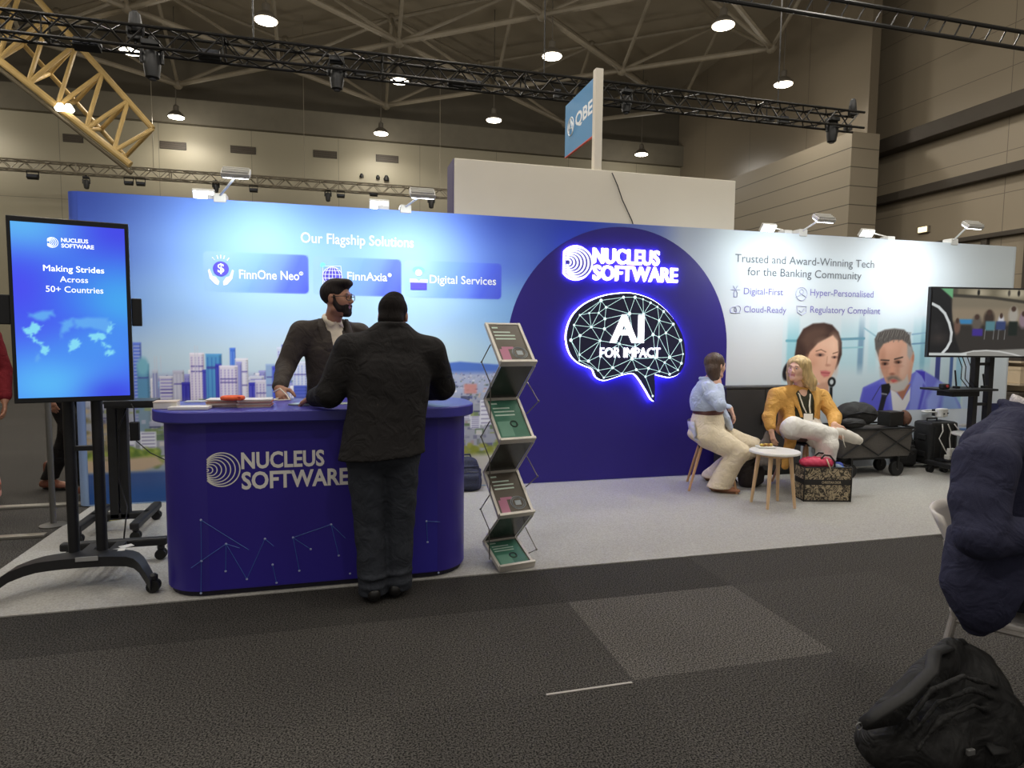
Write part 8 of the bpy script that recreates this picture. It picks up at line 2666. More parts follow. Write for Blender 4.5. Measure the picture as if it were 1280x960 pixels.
# ---- seated man at the right edge of the picture
def man_navy():
 Y0 = 1.86
 seat = A(1240, 735, Y0)
 root = thing('person', 'person in navy blazer seated on a white chair at the right edge', 'person', (seat[0], Y0, 0.0))
 f = unit([0.60, -0.80, 0]); lat = NP([f[1], -f[0], 0])
 hip = NP([seat[0] - 0.02, Y0, 0.56])
 Rs = A(1232, 580, Y0 - 0.17)
 nb = A(1287, 520, Y0 + 0.0)
 ax = lambda t, dl=0.0, df=0.0: hip + (nb - hip) * t + lat * dl + f * df
 Ls = Rs - lat * 0.37
 hc = nb + f * 0.11 + UP * 0.15
 R = head_frame(unit([0.60, -0.80, -0.1]))
 s = 1.04
 elR, wrR = A(1226, 670, Y0 - 0.25), A(1300, 668, Y0 - 0.28)
 elL = elR - lat * 0.50; wrL = wrR - lat * 0.30
 hR, hL = hip + lat * 0.10, hip - lat * 0.10
 knR, knL = hR + f * 0.44 + [0, 0, 0.02], hL + f * 0.44 + [0, 0, 0.02]
 anR, anL = NP([*(knR + f * 0.03)[:2], 0.085]), NP([*(knL + f * 0.05)[:2], 0.085])
 S = grid_for([hc + [0, 0, 0.12], anR - [0, 0, 0.08], anL, knR + f * 0.2, wrR + f * 0.18, elR, elL, hip - f * 0.15], 0.15, 0.007)
 S.loft([(hip, 0.165, 0.13), (ax(0.4), 0.15, 0.12), (ax(0.75), 0.165, 0.12), (ax(0.92), 0.14, 0.09)], lat, 0.03)
 S.cap(Rs - lat * 0.02, Ls + lat * 0.02, 0.055, 0.055, 0.04)
 S.cap(nb - [0, 0, 0.05], hc - R[:, 1] * 0.02 - R[:, 2] * 0.06, 0.064, 0.056, 0.03)
 add_head(S, hc, R, s)
 hand_and_arm(S, Rs, elR, wrR, unit(f + [0, 0.0, -0.1]), [0, 0.1, -1], -1, curl=0.3)
 hand_and_arm(S, Ls, elL, wrL, unit(f + [0, -0.2, -0.1]), [0, 0.1, -1], 1, curl=0.3)
 limb(S, hR, knR, anR, 0.085, 0.06, 0.042); limb(S, hL, knL, anL, 0.085, 0.06, 0.042)
 add_foot(S, anR, f); add_foot(S, anL, f)
 S.build('body', [skin_a, lip_a], root, midx=face_midx(hc, R, s))
 eyes(hc, R, root, s)
 L = lambda x, y, z: hc + R @ (NP([x, y, z]) * s)
 S = SDF(hc - 0.2, hc + 0.2, 0.006)
 S.ell(L(0, -0.020, 0.036), NP([0.082, 0.102, 0.092]) * s, R, 0.01)
 S.ell(L(0, 0.11, -0.01), NP([0.092, 0.068, 0.085]) * s, R, 0.012, sub=True)
 for q in (-1, 1):
  S.ell(L(q * 0.087, 0.0, -0.014), NP([0.022, 0.036, 0.045]) * s, R, 0.008, sub=True)
 S.cut(L(0, -0.02, -0.075), R @ unit([0, 0.2, -1]))
 S.build('hair', hair_dark, root)
 tr = mat('trousers_dark_navy', (40, 44, 54), **FABRIC)
 S = grid_for([hip - f * 0.15 + [0, 0, 0.12], knR, knL, anR, anL, hip + lat * 0.2, hip - lat * 0.2], 0.15, 0.009)
 S.loft([(hip - [0, 0, 0.0], 0.185, 0.14), (ax(0.25), 0.175, 0.13)], lat, 0.04)
 for h_, k_, a_ in ((hR, knR, anR), (hL, knL, anL)):
  S.chain([h_, (h_ + k_) / 2, k_], [0.105, 0.10, 0.084], 0.03)
  S.chain([k_, a_ + [0, 0, 0.0]], [0.084, 0.072], 0.03)
 S.wrinkle(0.007, WR)
 S.cut((0, 0, 0.05), (0, 0, -1))
 S.build('trousers', tr, root)
 for a_ in (anR, anL):
  shoe('shoe', shoe_black, sole_black, a_, f, root)
 S = grid_for([ax(0.3, 0.2, -0.2), nb + [0, 0, 0.1], ax(0.5, -0.2, 0.2)], 0.1, 0.008)
 S.loft([(ax(0.3), 0.16, 0.14), (ax(0.75), 0.172, 0.135), (ax(0.93), 0.145, 0.10)], lat, 0.03)
 S.cap(nb - [0, 0, 0.05], nb + [0, 0, 0.05] + f * 0.01, 0.085, 0.075, 0.02)
 S.cut(nb + [0, 0, 0.055], unit(UP + f * 0.5))
 S.build('shirt', mat('shirt_patterned', (196, 190, 190), rough=0.8, var=0.35, scale=160), root)
 # blazer
 jm = mat('blazer_navy', (48, 49, 70), rough=0.85, var=0.10, scale=300, bump=0.25, spec=0.2, fold=0.6)
 tail = A(1218, 792, Y0 - 0.17)
 S = grid_for([tail - [0, 0, 0.05], tail - f * 0.15, nb + [0, 0, 0.1], Rs, Ls, elR, elL, wrR, wrL, ax(0.2, 0.25, 0.2)], 0.13, 0.008)
 S.loft([(ax(0.05, 0.005, -0.0), 0.20, 0.135), (ax(0.35, 0, -0.005), 0.20, 0.14), (ax(0.75, 0, -0.005), 0.22, 0.15), (ax(0.95, 0, -0.005), 0.195, 0.115)], lat, 0.05)
 for sh in (Rs, Ls):
  S.cap(sh + [0, 0, 0.012], nb + (sh - nb) * 0.3 + [0, 0, -0.01], 0.078, 0.060, 0.05)
 S.chain([Rs, (Rs + elR) / 2 - f * 0.01, elR], [0.096, 0.090, 0.076], 0.04)
 S.chain([elR, elR + (wrR - elR) * 0.9], [0.075, 0.056], 0.02)
 S.chain([Ls, (Ls + elL) / 2, elL, elL + (wrL - elL) * 0.9], [0.098, 0.09, 0.08, 0.056], 0.04)
 # skirt of the blazer hanging over the seat edge
 S.loft([(A(1232, 670, Y0 - 0.15), 0.115, 0.085), (A(1226, 730, Y0 - 0.19), 0.118, 0.065), (A(1224, 765, Y0 - 0.20), 0.088, 0.045), (tail + [0, 0, 0.02], 0.042, 0.03)], f, 0.05)
 ring = [nb + lat * 0.09 * math.cos(a) + f * 0.085 * math.sin(a) + UP * (0.028 - 0.02 * math.sin(a)) for a in np.linspace(-math.pi * 1.05, 0.05 * math.pi, 12)]
 S.chain(ring, [0.018] * 12, 0.012)
 for k in range(9):
  t = k / 8
  S.ell(ax(0.35 + 0.62 * t, 0, 0.17), NP([0.012 + 0.062 * t, 0.075, 0.06]), np.stack([lat, f, UP], 1), 0.012, sub=True)
 S.cap(nb + [0, 0, 0.0], nb + [0, 0, 0.16], 0.08, 0.10, 0.01, sub=True)
 S.wrinkle(0.0055, [((0.4, 0.3, 1.0), 0.10, 0.6), ((-0.5, 0.5, 0.9), 0.14, 2.2), ((0.8, 0.2, 0.5), 0.17, 4.0)])
 jk = S.build('blazer', jm, root)
 m_ = MB()
 for q in (1, -1):
  a = nb + lat * q * 0.088 + f * 0.045 + [0, 0, 0.025]
  pin, pout = [], []
  b = ax(0.36, 0.01 * q, 0.165)
  for t in np.linspace(0, 1, 9):
   p = a + (b - a) * t + f * 0.04 * math.sin(math.pi * t)
   w = 0.015 + 0.07 * math.sin(math.pi * min(1, t * 1.2 + 0.12)) ** 0.9
   pin.append(p); pout.append(p + lat * q * w - f * 0.015)
  m_.sheet([[Vector(p) for p in pin], [Vector((p + o) / 2 + f * 0.008) for p, o in zip(pin, pout)], [Vector(p) for p in pout]])
 lp = m_.build('lapel', jm, jk, smooth=True)
 md = lp.modifiers.new('thick', 'SOLIDIFY'); md.thickness = 0.006; md.offset = 0
 # chair: white shell on grey metal legs
 cm = mat('metal_chair_grey', (176, 170, 164), rough=0.4, metal=0.4)
 ch = thing('metal_chair', 'pale chair with grey metal legs under the person in the navy blazer', 'chair', (hip[0], hip[1], 0.0))
 z = 0.425
 c4 = {}
 for sl in (1, -1):
  for sf in (1, -1):
   c4[(sl, sf)] = hip * [1, 1, 0] + lat * sl * 0.215 + f * (sf * 0.20 + 0.11)
 m_ = MB()
 o = hip * [1, 1, 0] + f * 0.11
 m_.prism(rrect(-0.215, 0.215, -0.22, 0.22, 0.06, 5), lambda p: Vector(o + lat * p[0] + f * p[1] + UP * (z - 0.0)), lambda p: Vector(o + lat * p[0] + f * p[1] + UP * (z + 0.018)))
 m_.build('seat', mat('chair_shell_white', (206, 200, 194), rough=0.45), ch, bevel=0.005)
 for (sl, sf), p in c4.items():
  m_ = MB(); m_.path([Vector(p * [1, 1, 0] + lat * sl * 0.03 + f * sf * 0.07 + UP * 0.002), Vector(p + UP * z)], 0.0125, n=10); m_.build('leg', cm, ch, smooth='auto')
 for sl in (1, -1):
  m_ = MB(); m_.path([Vector(c4[(sl, -1)] + UP * (z - 0.01)), Vector(c4[(sl, 1)] + UP * (z - 0.01))], 0.011, n=8); m_.build('seat_rail', cm, ch, smooth='auto')
 m_ = MB()
 rows = []
 for t in np.linspace(0, 1, 7):
  row = []
  for q in np.linspace(-1, 1, 9):
   row.append(Vector(o + lat * q * (0.215 - 0.03 * t) - f * (0.215 + 0.10 * t - 0.05 * abs(q) ** 2.5) + UP * (z + 0.16 + 0.20 * t)))
  rows.append(row)
 m_.sheet(rows)
 bk = m_.build('backrest', MATS['chair_shell_white'], ch, smooth=True)
 md = bk.modifiers.new('thick', 'SOLIDIFY'); md.thickness = 0.012
 for sl in (1, -1):
  m_ = MB(); m_.path([Vector(c4[(sl, -1)] + UP * z), Vector(o + lat * sl * 0.2 - f * 0.24 + UP * (z + 0.28))], 0.011, n=8); m_.build('back_post', cm, ch, smooth='auto')
 return hip, f, lat
MN = man_navy()
# ---- two people passing behind the portrait screen
def passer_by(lab, base, f, floral):
 b = NP([base[0], base[1], 0.0])
 f = unit(f); lat = NP([f[1], -f[0], 0])
 root = thing('person', lab, 'person', tuple(b))
 H = 1.70 if floral else 1.76
 hip = b + UP * (H * 0.52)
 nb = b + UP * (H * 0.845) + f * 0.02
 hc = nb + UP * 0.15 + f * 0.02
 R = head_frame(f)
 s = 0.98
 ax = lambda t, dl=0.0, df=0.0: hip + (nb - hip) * t + lat * dl + f * df
 Rs, Ls = ax(0.92, 0.17), ax(0.92, -0.17)
 stp = 0.04 if floral else 0.26
 knR, knL = hip + lat * 0.09 + f * (stp * 0.6 + 0.02) - UP * 0.42, hip - lat * 0.09 - f * (stp * 0.25) - UP * 0.43
 anR, anL = b + lat * 0.09 + f * stp + UP * 0.09, b - lat * 0.09 - f * stp + UP * 0.09
 elR, elL = ax(0.42, 0.24, -0.03), ax(0.42, -0.24, -0.03)
 wrR, wrL = ax(-0.02, 0.25, 0.08), ax(-0.02, -0.25, 0.08)
 S = grid_for([hc + [0, 0, 0.12], b, elR, elL, anR + f * 0.2, anL - f * 0.2, wrR, wrL], 0.16, 0.008)
 S.loft([(hip, 0.155, 0.11), (ax(0.45), 0.13, 0.10), (ax(0.8), 0.15, 0.11), (ax(0.93), 0.13, 0.085)], lat, 0.03)
 S.cap(Rs - lat * 0.02, Ls + lat * 0.02, 0.05, 0.05, 0.04)
 S.cap(nb - [0, 0, 0.04], hc - f * 0.02 - UP * 0.05, 0.055, 0.05, 0.03)
 add_head(S, hc, R, s, floral)
 hand_and_arm(S, Rs, elR, wrR, unit([0, 0, -1] + f * 0.2), -lat, -1)
 hand_and_arm(S, Ls, elL, wrL, unit([0, 0, -1] + f * 0.2), lat, 1)
 limb(S, hip + lat * 0.09, knR, anR, 0.08, 0.055, 0.038); limb(S, hip - lat * 0.09, knL, anL, 0.08, 0.055, 0.038)
 add_foot(S, anR, f); add_foot(S, anL, f)
 S.build('body', [skin_a, lip_a], root, midx=face_midx(hc, R, s))
 S = SDF(hc - 0.24, hc + 0.2, 0.007)
 L = lambda x, y, z: hc + R @ (NP([x, y, z]) * s)
 S.ell(L(0, -0.020, 0.036), NP([0.084, 0.104, 0.094]) * s, R, 0.01)
 if floral:
  S.chain([L(0, -0.07, 0), L(0, -0.08, -0.12), L(0, -0.06, -0.18)], [0.07, 0.07, 0.04], 0.03)
 S.ell(L(0, 0.11, -0.01), NP([0.085, 0.07, 0.09]) * s, R, 0.012, sub=True)
 S.build('hair', hair_dark, root)
 if floral:
  tm = bpy.data.materials.new('floral_trousers'); tm.use_nodes = True
  nt = tm.node_tree; bs = nt.nodes['Principled BSDF']
  tc = nt.nodes.new('ShaderNodeTexCoord'); vo = nt.nodes.new('ShaderNodeTexVoronoi'); vo.inputs['Scale'].default_value = 26
  rp = nt.nodes.new('ShaderNodeValToRGB'); rp.color_ramp.interpolation = 'CONSTANT'
  els = rp.color_ramp.elements
  els[0].color = (*rgb(206, 150, 140), 1); els[1].position = 0.3; els[1].color = (*rgb(160, 84, 74), 1)
  for p_, c_ in ((0.5, (226, 190, 180)), (0.68, (120, 86, 70)), (0.84, (216, 120, 104))):
   e = els.new(p_); e.color = (*rgb(*c_), 1)
  sp = nt.nodes.new('ShaderNodeSeparateColor')
  nt.links.new(tc.outputs['Object'], vo.inputs['Vector']); nt.links.new(vo.outputs['Color'], sp.inputs[0]); nt.links.new(sp.outputs[0], rp.inputs[0]); nt.links.new(rp.outputs[0], bs.inputs['Base Color'])
  bs.inputs['Roughness'].default_value = 0.85
 else:
  tm = mat('trousers_black', (30, 29, 29), **FABRIC)
 S = grid_for([b, hip + UP * 0.15, anR, anL, hip + lat * 0.2, hip - lat * 0.2, knR, knL], 0.14, 0.009)
 S.loft([(hip, 0.17, 0.125), (ax(0.2), 0.155, 0.115)], lat, 0.03)
 w = (0.102, 0.085, 0.085, 0.095) if floral else (0.098, 0.076, 0.07, 0.066)
 for h_, k_, a_ in ((hip + lat * 0.09, knR, anR), (hip - lat * 0.09, knL, anL)):
  S.chain([h_, k_, (k_ + a_) / 2, a_], list(w), 0.03)
 S.wrinkle(0.007, WR)
 S.cut((0, 0, 0.05 if floral else 0.10), (0, 0, -1)); S.cut(ax(0.22), (0, 0, 1))
 S.build('trousers', tm, root)
 cm = mat('top_dark_red' if floral else 'coat_black', (112, 30, 36) if floral else (34, 30, 30), **FABRIC)
 S = grid_for([hip - UP * 0.05, nb + UP * 0.08, elR, elL, wrR, wrL], 0.13, 0.009)
 S.loft([(ax(-0.05), 0.185, 0.14), (ax(0.4), 0.165, 0.13), (ax(0.8), 0.185, 0.135), (ax(0.95), 0.155, 0.10)], lat, 0.04)
 for sh, el, wr in ((Rs, elR, wrR), (Ls, elL, wrL)):
  S.cap(sh, nb + (sh - nb) * 0.3, 0.065, 0.05, 0.04)
  S.chain([sh, el, el + (wr - el) * 0.85], [0.075, 0.062, 0.05], 0.03)
 S.wrinkle(0.007, WR)
 S.cut(ax(-0.08), (0, 0, -1))
 S.build('top' if floral else 'coat', cm, root)
 if not floral:
  m_ = MB(); m_.path([Vector(ax(-0.07) + lat * 0.19 * math.cos(t) + f * 0.145 * math.sin(t)) for t in np.linspace(0, 2 * math.pi, 24, endpoint=False)], 0.02, n=6, closed=True); m_.build('hem', mat('hem_dark_red', (92, 30, 36), **FABRIC), root, smooth=True)
 for a_ in (anR, anL):
  shoe('shoe' if floral else 'boot', mat('boot_brown', (112, 66, 50), rough=0.5) if not floral else mat('shoe_nude', (170, 120, 100), rough=0.5), sole_black, a_, f, root, 0.95, boot=0.0 if floral else 0.12)
passer_by('person in dark red top and pink floral trousers cut off at the left edge', (-2.93, 6.15), (0.3, -1, 0), True)
passer_by('person in black trousers and brown boots striding behind the portrait screen', (-2.37, 6.5), (0.95, -0.35, 0), False)
# ------------------------------------------------------------------ bags
def tote():
 a, b = onz(1004, 629), onz(1065, 627)
 a, b = Vector((3.945, 4.735, 0)), Vector((4.352, 4.628, 0))
 ux = (b - a).normalized(); uy = Vector((-ux.y, ux.x, 0)); W = (b - a).length; D = 0.19; Hh = 0.305
 rz = math.atan2(ux.y, ux.x)
 c = a + ux * W / 2 + uy * D / 2
 t = thing('tote_bag', 'beige and black patterned tote bag with lettered band standing on the pale carpet', 'bag', (c.x, c.y, 0.007))
 P = lambda u, v, z: c + ux * u + uy * v + Vector((0, 0, z + 0.007))
 # woven pattern: black scrollwork on beige
 tm = bpy.data.materials.new('tote_canvas'); tm.use_nodes = True
 nt = tm.node_tree; bs = nt.nodes['Principled BSDF']; bs.inputs['Roughness'].default_value = 0.85
 tc = nt.nodes.new('ShaderNodeTexCoord'); no = nt.nodes.new('ShaderNodeTexNoise'); no.inputs['Scale'].default_value = 11; no.inputs['Detail'].default_value = 3; no.inputs['Distortion'].default_value = 2.2
 rp = nt.nodes.new('ShaderNodeValToRGB'); e = rp.color_ramp.elements
 rp.color_ramp.interpolation = 'LINEAR'
 e[0].position = 0.40; e[0].color = (*rgb(172, 156, 128), 1); e[1].position = 0.47; e[1].color = (*rgb(44, 40, 36), 1)
 for p_, c_ in ((0.52, (60, 54, 46)), (0.56, (176, 160, 132)), (0.62, (170, 154, 124)), (0.66, (56, 50, 44))):
  q = e.new(p_); q.color = (*rgb(*c_), 1)
 nt.links.new(tc.outputs['Object'], no.inputs['Vector']); nt.links.new(no.outputs[0], rp.inputs[0]); nt.links.new(rp.outputs[0], bs.inputs['Base Color'])
 edge = mat('tote_edge_black', (34, 31, 29), rough=0.7)
 m_ = MB()
 rows = []
 for z, k in ((0, 0.97), (0.02, 1.0), (Hh * 0.5, 1.01), (Hh, 1.0)):
  r = [P(x * k, y * k, z) for x, y in rrect(-W / 2, W / 2, -D / 2, D / 2, 0.018, 3)]
  r.append(r[0]); rows.append(r)
 m_.sheet(rows)
 m_.add(rows[0][:-1], [list(range(len(rows[0]) - 1))[::-1]])
 m_.add([p - Vector((0, 0, 0.03)) for p in rows[-1][:-1]], [list(range(len(rows[0]) - 1))])
 m_.build('body', tm, t, smooth='auto')
 m_ = MB(); m_.path([P(x * 1.005, y * 1.005, Hh) for x, y in rrect(-W / 2, W / 2, -D / 2, D / 2, 0.018, 3)], 0.006, n=6, closed=True)
 m_.path([P(x * 0.985, y * 0.985, 0.008) for x, y in rrect(-W / 2, W / 2, -D / 2, D / 2, 0.018, 3)], 0.007, n=6, closed=True)
 for sx in (-1, 1):
  m_.path([P(sx * W / 2 * 0.985, -D / 2 * 1.0, 0.0), P(sx * W / 2, -D / 2 * 1.02, Hh)], 0.006, n=6)
 m_.build('piping', edge, t, smooth=True)
 zb = Hh * 0.57
 m_ = MB(); m_.prism(rrect(-W / 2 * 1.012, W / 2 * 1.012, -D / 2 * 1.03, D / 2 * 1.03, 0.018, 3), lambda p: P(p[0], p[1], zb - 0.024), lambda p: P(p[0], p[1], zb + 0.024))
 bd = m_.build('band', edge, t)
 v, f, _ = glyphs('CHRISTIAN DIOR', 0.02)
 x0, x1 = -0.055, 0.115
 vs, fs = letter_faces(v, f, lambda u, w, d: P(x0 + u * (x1 - x0), -D / 2 * 1.03 - 0.002, zb - 0.0115 + w * 0.023))
 link_mesh('band_lettering', vs, fs, mat('tote_letter_beige', (186, 170, 142), rough=0.7), bd)
 for v_ in (-0.06, 0.06):
  m_ = MB(); m_.path([P(-0.07, v_, Hh - 0.02), P(-0.065, v_, Hh + 0.06), P(-0.02, v_ * 0.9, Hh + 0.105), P(0.03, v_ * 0.9, Hh + 0.10), P(0.07, v_, Hh + 0.05), P(0.075, v_, Hh - 0.02)], 0.008, n=8); m_.build('handle', edge, t, smooth=True)
 # pink pouch on top
 p = P(-0.07, -0.015, Hh)
 S = SDF(NP(p) - [0.22, 0.15, 0.08], NP(p) + [0.22, 0.15, 0.15], 0.006)
 o = NP(p)
 U = NP(ux); Vv = NP(uy)
 S.ell(o + [0, 0, 0.035], (0.125, 0.075, 0.048), np.stack([U, Vv, UP], 1), 0.03)
 S.ell(o - U * 0.09 + [0, 0, 0.03], (0.06, 0.06, 0.04), None, 0.03)
 S.ell(o + U * 0.10 + [0, 0, 0.03], (0.05, 0.055, 0.04), None, 0.03)
 S.wrinkle(0.009, [(U, 0.06, 0.3), (U * 0.6 + UP * 0.6, 0.045, 1.4), (Vv, 0.07, 2.0)])
 S.cut(o + [0, 0, -0.012], (0, 0, -1))
 pk = S.build('pink_pouch', mat('pouch_pink', (206, 60, 92), rough=0.55, var=0.08, scale=40), None, origin=(p.x, p.y, p.z))
 tag(pk, 'crumpled bright pink pouch lying on top of the patterned tote bag', 'pouch')
 m_ = MB(); m_.path([P(-0.01, -0.075, Hh + 0.075), P(0.0, -0.095, Hh + 0.03), P(0.02, -0.10, Hh - 0.02)], 0.006, n=6); m_.build('drawstring', mat('drawstring_beige', (206, 186, 160), rough=0.7), pk, smooth=True)
 q = P(0.165, -0.01, Hh - 0.035)
 R_ = Matrix.Rotation(math.radians(70), 3, Vector((-uy.x, -uy.y, 0)))
 bt = thing('water_bottle', 'blue and clear plastic water bottle sticking out of the patterned tote bag', 'bottle', q)
 R_ = Matrix.Rotation(rz, 3, 'Z') @ Matrix.Rotation(math.radians(-62), 3, 'Y')
 m_ = MB(); m_.lathe(q, [(0.028, -0.07), (0.032, -0.06), (0.032, 0.05), (0.024, 0.075), (0.014, 0.09)], 16, rot=R_); bb = m_.build('body', mat('bottle_plastic', (170, 190, 214), rough=0.15, trans=0.4), bt, smooth='auto')
 m_ = MB(); m_.lathe(q, [(0.0328, -0.02), (0.0328, 0.03)], 16, rot=R_); m_.build('label', mat('bottle_label_blue', (84, 120, 190), rough=0.4), bb)
 m_ = MB(); m_.lathe(Vector(q) + R_ @ Vector((0, 0, 0.09)), [(0.016, 0), (0.016, 0.018)], 14, rot=R_); m_.build('cap', mat('bottle_cap', (220, 222, 224), rough=0.4), bt)
 q = P(0.16, 0.05, Hh - 0.01)
 m_ = MB(); m_.ball(q, 0.045, 14, 8, sc=(1.1, 0.8, 0.8))
 tag(m_.build('blue_cloth', mat('cloth_blue', (60, 76, 160), rough=0.8, var=0.2, scale=40), None, smooth=True, origin=q), 'small bundle of blue cloth at the back of the patterned tote bag', 'cloth')
tote()
def rucksack(name, lab, c, W, D, Hh, rz, col, h=0.007, lean=0.1):
 """slumped backpack standing on its base"""
 c = NP(c, float)
 U = NP([math.cos(rz), math.sin(rz), 0]); V = NP([-math.sin(rz), math.cos(rz), 0])
 Fm = np.stack([U, V, UP], 1)
 t = thing(name, lab, 'backpack', tuple(c))
 m0 = mat(name + '_fabric_%d%d%d' % col, col, rough=0.75, var=0.25, scale=50, bump=0.3)
 o = lambda u, v, z: c + U * u + V * v + UP * z
 S = SDF(c - [W, W, 0.02], c + [W, W, Hh * 1.25], h)
 S.loft([(o(0, 0, Hh * 0.14), W * 0.5, D * 0.5), (o(0, lean * 0.05, Hh * 0.5), W * 0.48, D * 0.5), (o(0, lean * 0.1, Hh * 0.84), W * 0.36, D * 0.36)], U, 0.04, 0.9)
 S.box(o(0, -D * 0.45, Hh * 0.32), (W * 0.36, D * 0.2, Hh * 0.24), Fm, 0.03, 0.03)
 for k in range(3):
  z = Hh * (0.45 + 0.16 * k)
  S.chain([o(-W * 0.48, 0, z - 0.05), o(-W * 0.3, -D * 0.38, z), o(W * 0.3, -D * 0.38, z), o(W * 0.48, 0, z - 0.05)], [0.006] * 4, 0.01)
 S.wrinkle(0.008, [(U + UP * 0.4, 0.12, 0.3), (UP + V * 0.3, 0.09, 1.4), (V, 0.1, 2.0)])
 S.cut(c + UP * 0.001, (0, 0, -1))
 S.build('body', m0, t)
 m_ = MB(); m_.path([Vector(o(-0.04, 0.05, Hh * 0.95)), Vector(o(-0.03, 0.05, Hh * 1.07)), Vector(o(0.03, 0.05, Hh * 1.07)), Vector(o(0.04, 0.05, Hh * 0.95))], 0.009, n=8); m_.build('handle', m0, t, smooth=True)
 for q in (-1, 1):
  m_ = MB(); m_.path([Vector(o(q * W * 0.2, D * 0.4, Hh * 0.88)), Vector(o(q * W * 0.3, D * 0.66, Hh * 0.6)), Vector(o(q * W * 0.33, D * 0.62, Hh * 0.25)), Vector(o(q * W * 0.34, D * 0.42, Hh * 0.1))], 0.018, n=8, flat=0.4); m_.build('shoulder_strap', m0, t, smooth=True)
 m_ = MB(); m_.path([Vector(o(-W * 0.3, -D * 0.50, Hh * 0.60)), Vector(o(0, -D * 0.54, Hh * 0.62)), Vector(o(W * 0.3, -D * 0.50, Hh * 0.60))], 0.004, n=6); m_.build('zip', mat('zip_grey', (84, 84, 84), rough=0.4, metal=0.5), t)
 return t
p = onz(1143, 588)
rucksack('backpack', 'plain black backpack standing on the floor at the right end of the folding wagon', (p.x + 0.06, p.y + 0.22, 0.007), 0.26, 0.2, 0.40, math.radians(-20), (30, 30, 31))
p = onz(950, 614)
rucksack('backpack', 'dark backpack with a brown front behind the legs of the small round table', (p.x + 0.02, p.y + 0.20, 0.007), 0.28, 0.18, 0.33, math.radians(30), (40, 31, 29))
p = onz(588, 612)
rucksack('backpack', 'dark blue backpack on the floor between the counter and the brochure stand', (p.x - 0.03, p.y - 0.02, 0.007), 0.26, 0.18, 0.30, math.radians(0), (40, 44, 66))
# grey coat hanging from the left side of the brown chair
S = grid_for([A(957, 545, 5.22), A(950, 590, 5.2), A(975, 590, 5.2)], 0.14, 0.0075)
S.chain([A(963, 536, 5.24), A(958, 556, 5.22), A(957, 580, 5.2)], [0.03, 0.07, 0.115], 0.03, sq=((0, 1, 0), 2.6))
S.wrinkle(0.009, [((1, 0, 0.2), 0.07, 0.3), ((1, 0.4, -0.3), 0.05, 1.4)])
S.cut(A(957, 581, 5.2), (0, 0, -1))
cc = A(957, 560, 5.22)
tag(S.build('coat', mat('coat_grey', (112, 106, 102), **FABRIC), None, origin=tuple(cc)), 'grey fabric coat hanging at the left side of the brown chair', 'coat')
# bags heaped in the wagon
cx, wy_, wz, whw = WAG
def soft_bag(name, lab, cpx, Y, r, col, lump, seed, zmin, straps=True):
 c = A(cpx[0], cpx[1], Y)
 m0 = mat(name + '_cloth_%d' % seed, col, rough=0.7, var=0.25, scale=50, bump=0.3)
 S = SDF(c - NP(r) * 1.5, c + NP(r) * 1.5, 0.007)
 S.ell(c, r, None, 0.04)
 Q = random.Random(seed)
 for k in range(lump):
  S.ell(c + NP([Q.uniform(-0.6, 0.6) * r[0], Q.uniform(-0.4, 0.4) * r[1], Q.uniform(-0.3, 0.45) * r[2]]), NP(r) * Q.uniform(0.4, 0.62), None, 0.03)
 S.wrinkle(0.009, [((0.8, 0.2, 0.6), 0.12, seed), ((-0.6, 0.3, 0.8), 0.08, seed * 2.0), ((0.2, 1, 0.3), 0.1, 1.0)])
 S.cut((0, 0, zmin), (0, 0, -1))
 t = S.build(name, m0, None, origin=(c[0], c[1], zmin))
 tag(t, lab, 'bag', 'bags heaped in the folding wagon')
 if straps:
  m_ = MB(); m_.path([Vector(c + [-r[0] * 0.8, -r[1] * 0.6, 0]), Vector(c + [-r[0] * 0.3, -r[1] * 1.05, r[2] * 0.3]), Vector(c + [r[0] * 0.4, -r[1] * 1.0, r[2] * 0.1]), Vector(c + [r[0] * 0.9, -r[1] * 0.4, -r[2] * 0.2])], 0.014, n=8, flat=0.4); m_.build('strap', m0, t, smooth=True)
 return t
soft_bag('duffel_bag', 'large black duffel bag heaped highest in the folding wagon', (1070, 517), wy_ + 0.12, (0.245, 0.15, 0.125), (28, 27, 27), 5, 3, wz + 0.0)
soft_bag('sling_bag', 'flat black sling bag lying at the front edge of the folding wagon', (1066, 529), wy_ + 0.0, (0.15, 0.07, 0.055), (38, 37, 37), 2, 8, wz - 0.005)
c = A(1113, 522, wy_ + 0.16)
m_ = MB(); m_.box(Vector((c[0], c[1], wz + 0.075)), (0.20, 0.16, 0.14), rz=0.1)
bx = m_.build('black_box', mat('box_black', (30, 29, 28), rough=0.5, var=0.1), None, origin=(c[0], c[1], wz), bevel=0.01)
tag(bx, 'black square box standing in the folding wagon right of the duffel bag', 'box')
m_ = MB(); m_.box(Vector((c[0], c[1], wz + 0.15)), (0.206, 0.166, 0.02), rz=0.1); m_.build('lid', mat('box_lid', (40, 38, 36), rough=0.5), bx, bevel=0.004)
soft_bag('leather_pouch', 'brown leather pouch at the right end of the folding wagon', (1131, 523), wy_ + 0.14, (0.06, 0.07, 0.085), (106, 72, 56), 2, 5, wz + 0.0, False)
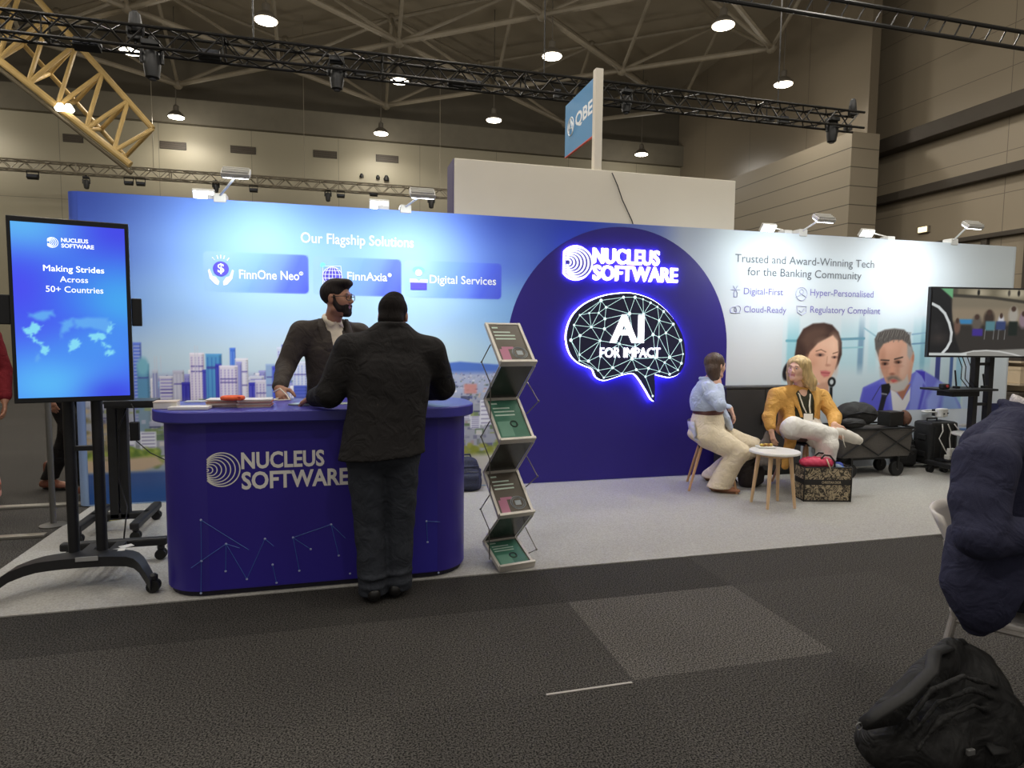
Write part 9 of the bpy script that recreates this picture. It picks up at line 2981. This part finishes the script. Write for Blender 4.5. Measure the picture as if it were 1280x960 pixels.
# big black backpack slumped on the carpet in front
def slumped_pack():
 Yb = 1.70
 c = NP([A(1185, 900, Yb)[0], Yb, 0.0])
 t = thing('backpack', 'large black backpack slumped on the dark carpet in front of the seated person', 'backpack', tuple(c))
 m0 = mat('pack_nylon_black', (15, 14, 14), rough=0.75, var=0.3, scale=40, bump=0.25, fold=0.8)
 B = lambda px, py, y=Yb: A(px, py, y)
 S = grid_for([B(1060, 960), B(1285, 960), B(1195, 790), B(1190, 900, Yb + 0.25), B(1150, 1000, Yb - 0.2)], 0.08, 0.007)
 # main sack leaning right, top lobe, low front pocket to the left
 S.loft([(B(1190, 940), 0.20, 0.16), (B(1198, 890), 0.195, 0.155), (B(1204, 850, Yb + 0.03), 0.145, 0.125), (B(1200, 826, Yb + 0.05), 0.085, 0.09)], (1, -0.25, 0), 0.05, 0.8)
 S.ell(B(1243, 905, Yb), (0.10, 0.13, 0.13), None, 0.05)
 S.ell(B(1150, 925, Yb - 0.07), (0.16, 0.12, 0.11), None, 0.05)
 S.ell(B(1105, 930, Yb - 0.03), (0.09, 0.09, 0.075), None, 0.04)
 S.chain([B(1190, 815, Yb + 0.02), B(1150, 855, Yb - 0.06), B(1110, 890, Yb - 0.08), B(1082, 903, Yb - 0.06)], [0.045, 0.050, 0.040, 0.022], 0.03)
 # zip welts curving over the sack
 for k, (dx, dy) in enumerate(((0, 0), (8, 16), (12, 36))):
  pts = [B(1135 + dx, 900 + dy, Yb - 0.17), B(1165 + dx, 862 + dy, Yb - 0.165), B(1205 + dx, 846 + dy, Yb - 0.15), B(1245 + dx * 0.6, 858 + dy, Yb - 0.10)]
  S.chain(pts, [0.008] * 4, 0.014)
 S.wrinkle(0.0105, [((0.7, 0.3, 0.7), 0.11, 0.3), ((-0.6, 0.3, 0.8), 0.085, 1.4), ((0.4, 1, 0.1), 0.12, 2.0)])
 S.cut(c + [0, 0, 0.002], (0, 0, -1))
 S.build('body', m0, t)
 # shoulder straps, side pouch, buckles
 st = mat('pack_strap', (20, 19, 19), rough=0.7, var=0.2, scale=60)
 for pts in ([B(1190, 808, Yb + 0.02), B(1168, 815, Yb - 0.06), B(1165, 838, Yb - 0.12), B(1135, 868, Yb - 0.15), B(1095, 893, Yb - 0.14), B(1078, 905, Yb - 0.12)],
    [B(1235, 925, Yb - 0.14), B(1240, 938, Yb - 0.17), B(1252, 935, Yb - 0.16), B(1262, 930, Yb - 0.13)]):
  m_ = MB(); m_.path([Vector(p) for p in pts], 0.022, n=8, flat=0.4); m_.build('shoulder_strap', st, t, smooth=True)
 p = B(1213, 940, Yb - 0.19)
 m_ = MB(); m_.box(Vector(p), (0.03, 0.012, 0.02)); m_.build('buckle', mat('buckle_grey', (96, 96, 96), rough=0.4), t, bevel=0.003)
 p = B(1074, 908, Yb - 0.12)
 m_ = MB(); m_.path([Vector(p) + Vector((0.012 * math.cos(a), 0, 0.012 * math.sin(a))) for a in np.linspace(0, 2 * math.pi, 12, endpoint=False)], 0.0025, n=5, closed=True); m_.build('ring', mat('buckle_grey', (96, 96, 96)), t)
 m_ = MB(); m_.path([Vector(B(1180, 812, Yb + 0.03)), Vector(B(1186, 803, Yb + 0.03)), Vector(B(1203, 802, Yb + 0.04)), Vector(B(1211, 812, Yb + 0.05))], 0.012, n=8); m_.build('handle', st, t, smooth=True)
slumped_pack()
# grey pole of the neighbouring aisle sign, behind the portrait screen
p = onz(67, 657)
pt = thing('grey_pole', 'slim grey upright pole on a small foot left of the portrait screen posts', 'pole', (p.x, p.y, 0.0))
m_ = MB(); m_.path([(p.x, p.y, 0.01), (p.x - 0.005, p.y, 1.5)], 0.02, n=12); m_.build('tube', mat('pole_grey', (92, 90, 86), rough=0.5, metal=0.3), pt, smooth='auto')
m_ = MB(); m_.lathe((p.x, p.y, 0.0005), [(0.09, 0), (0.09, 0.008), (0.03, 0.02)], 20); m_.build('foot', mat('pole_grey', (92, 90, 86)), pt, smooth='auto')
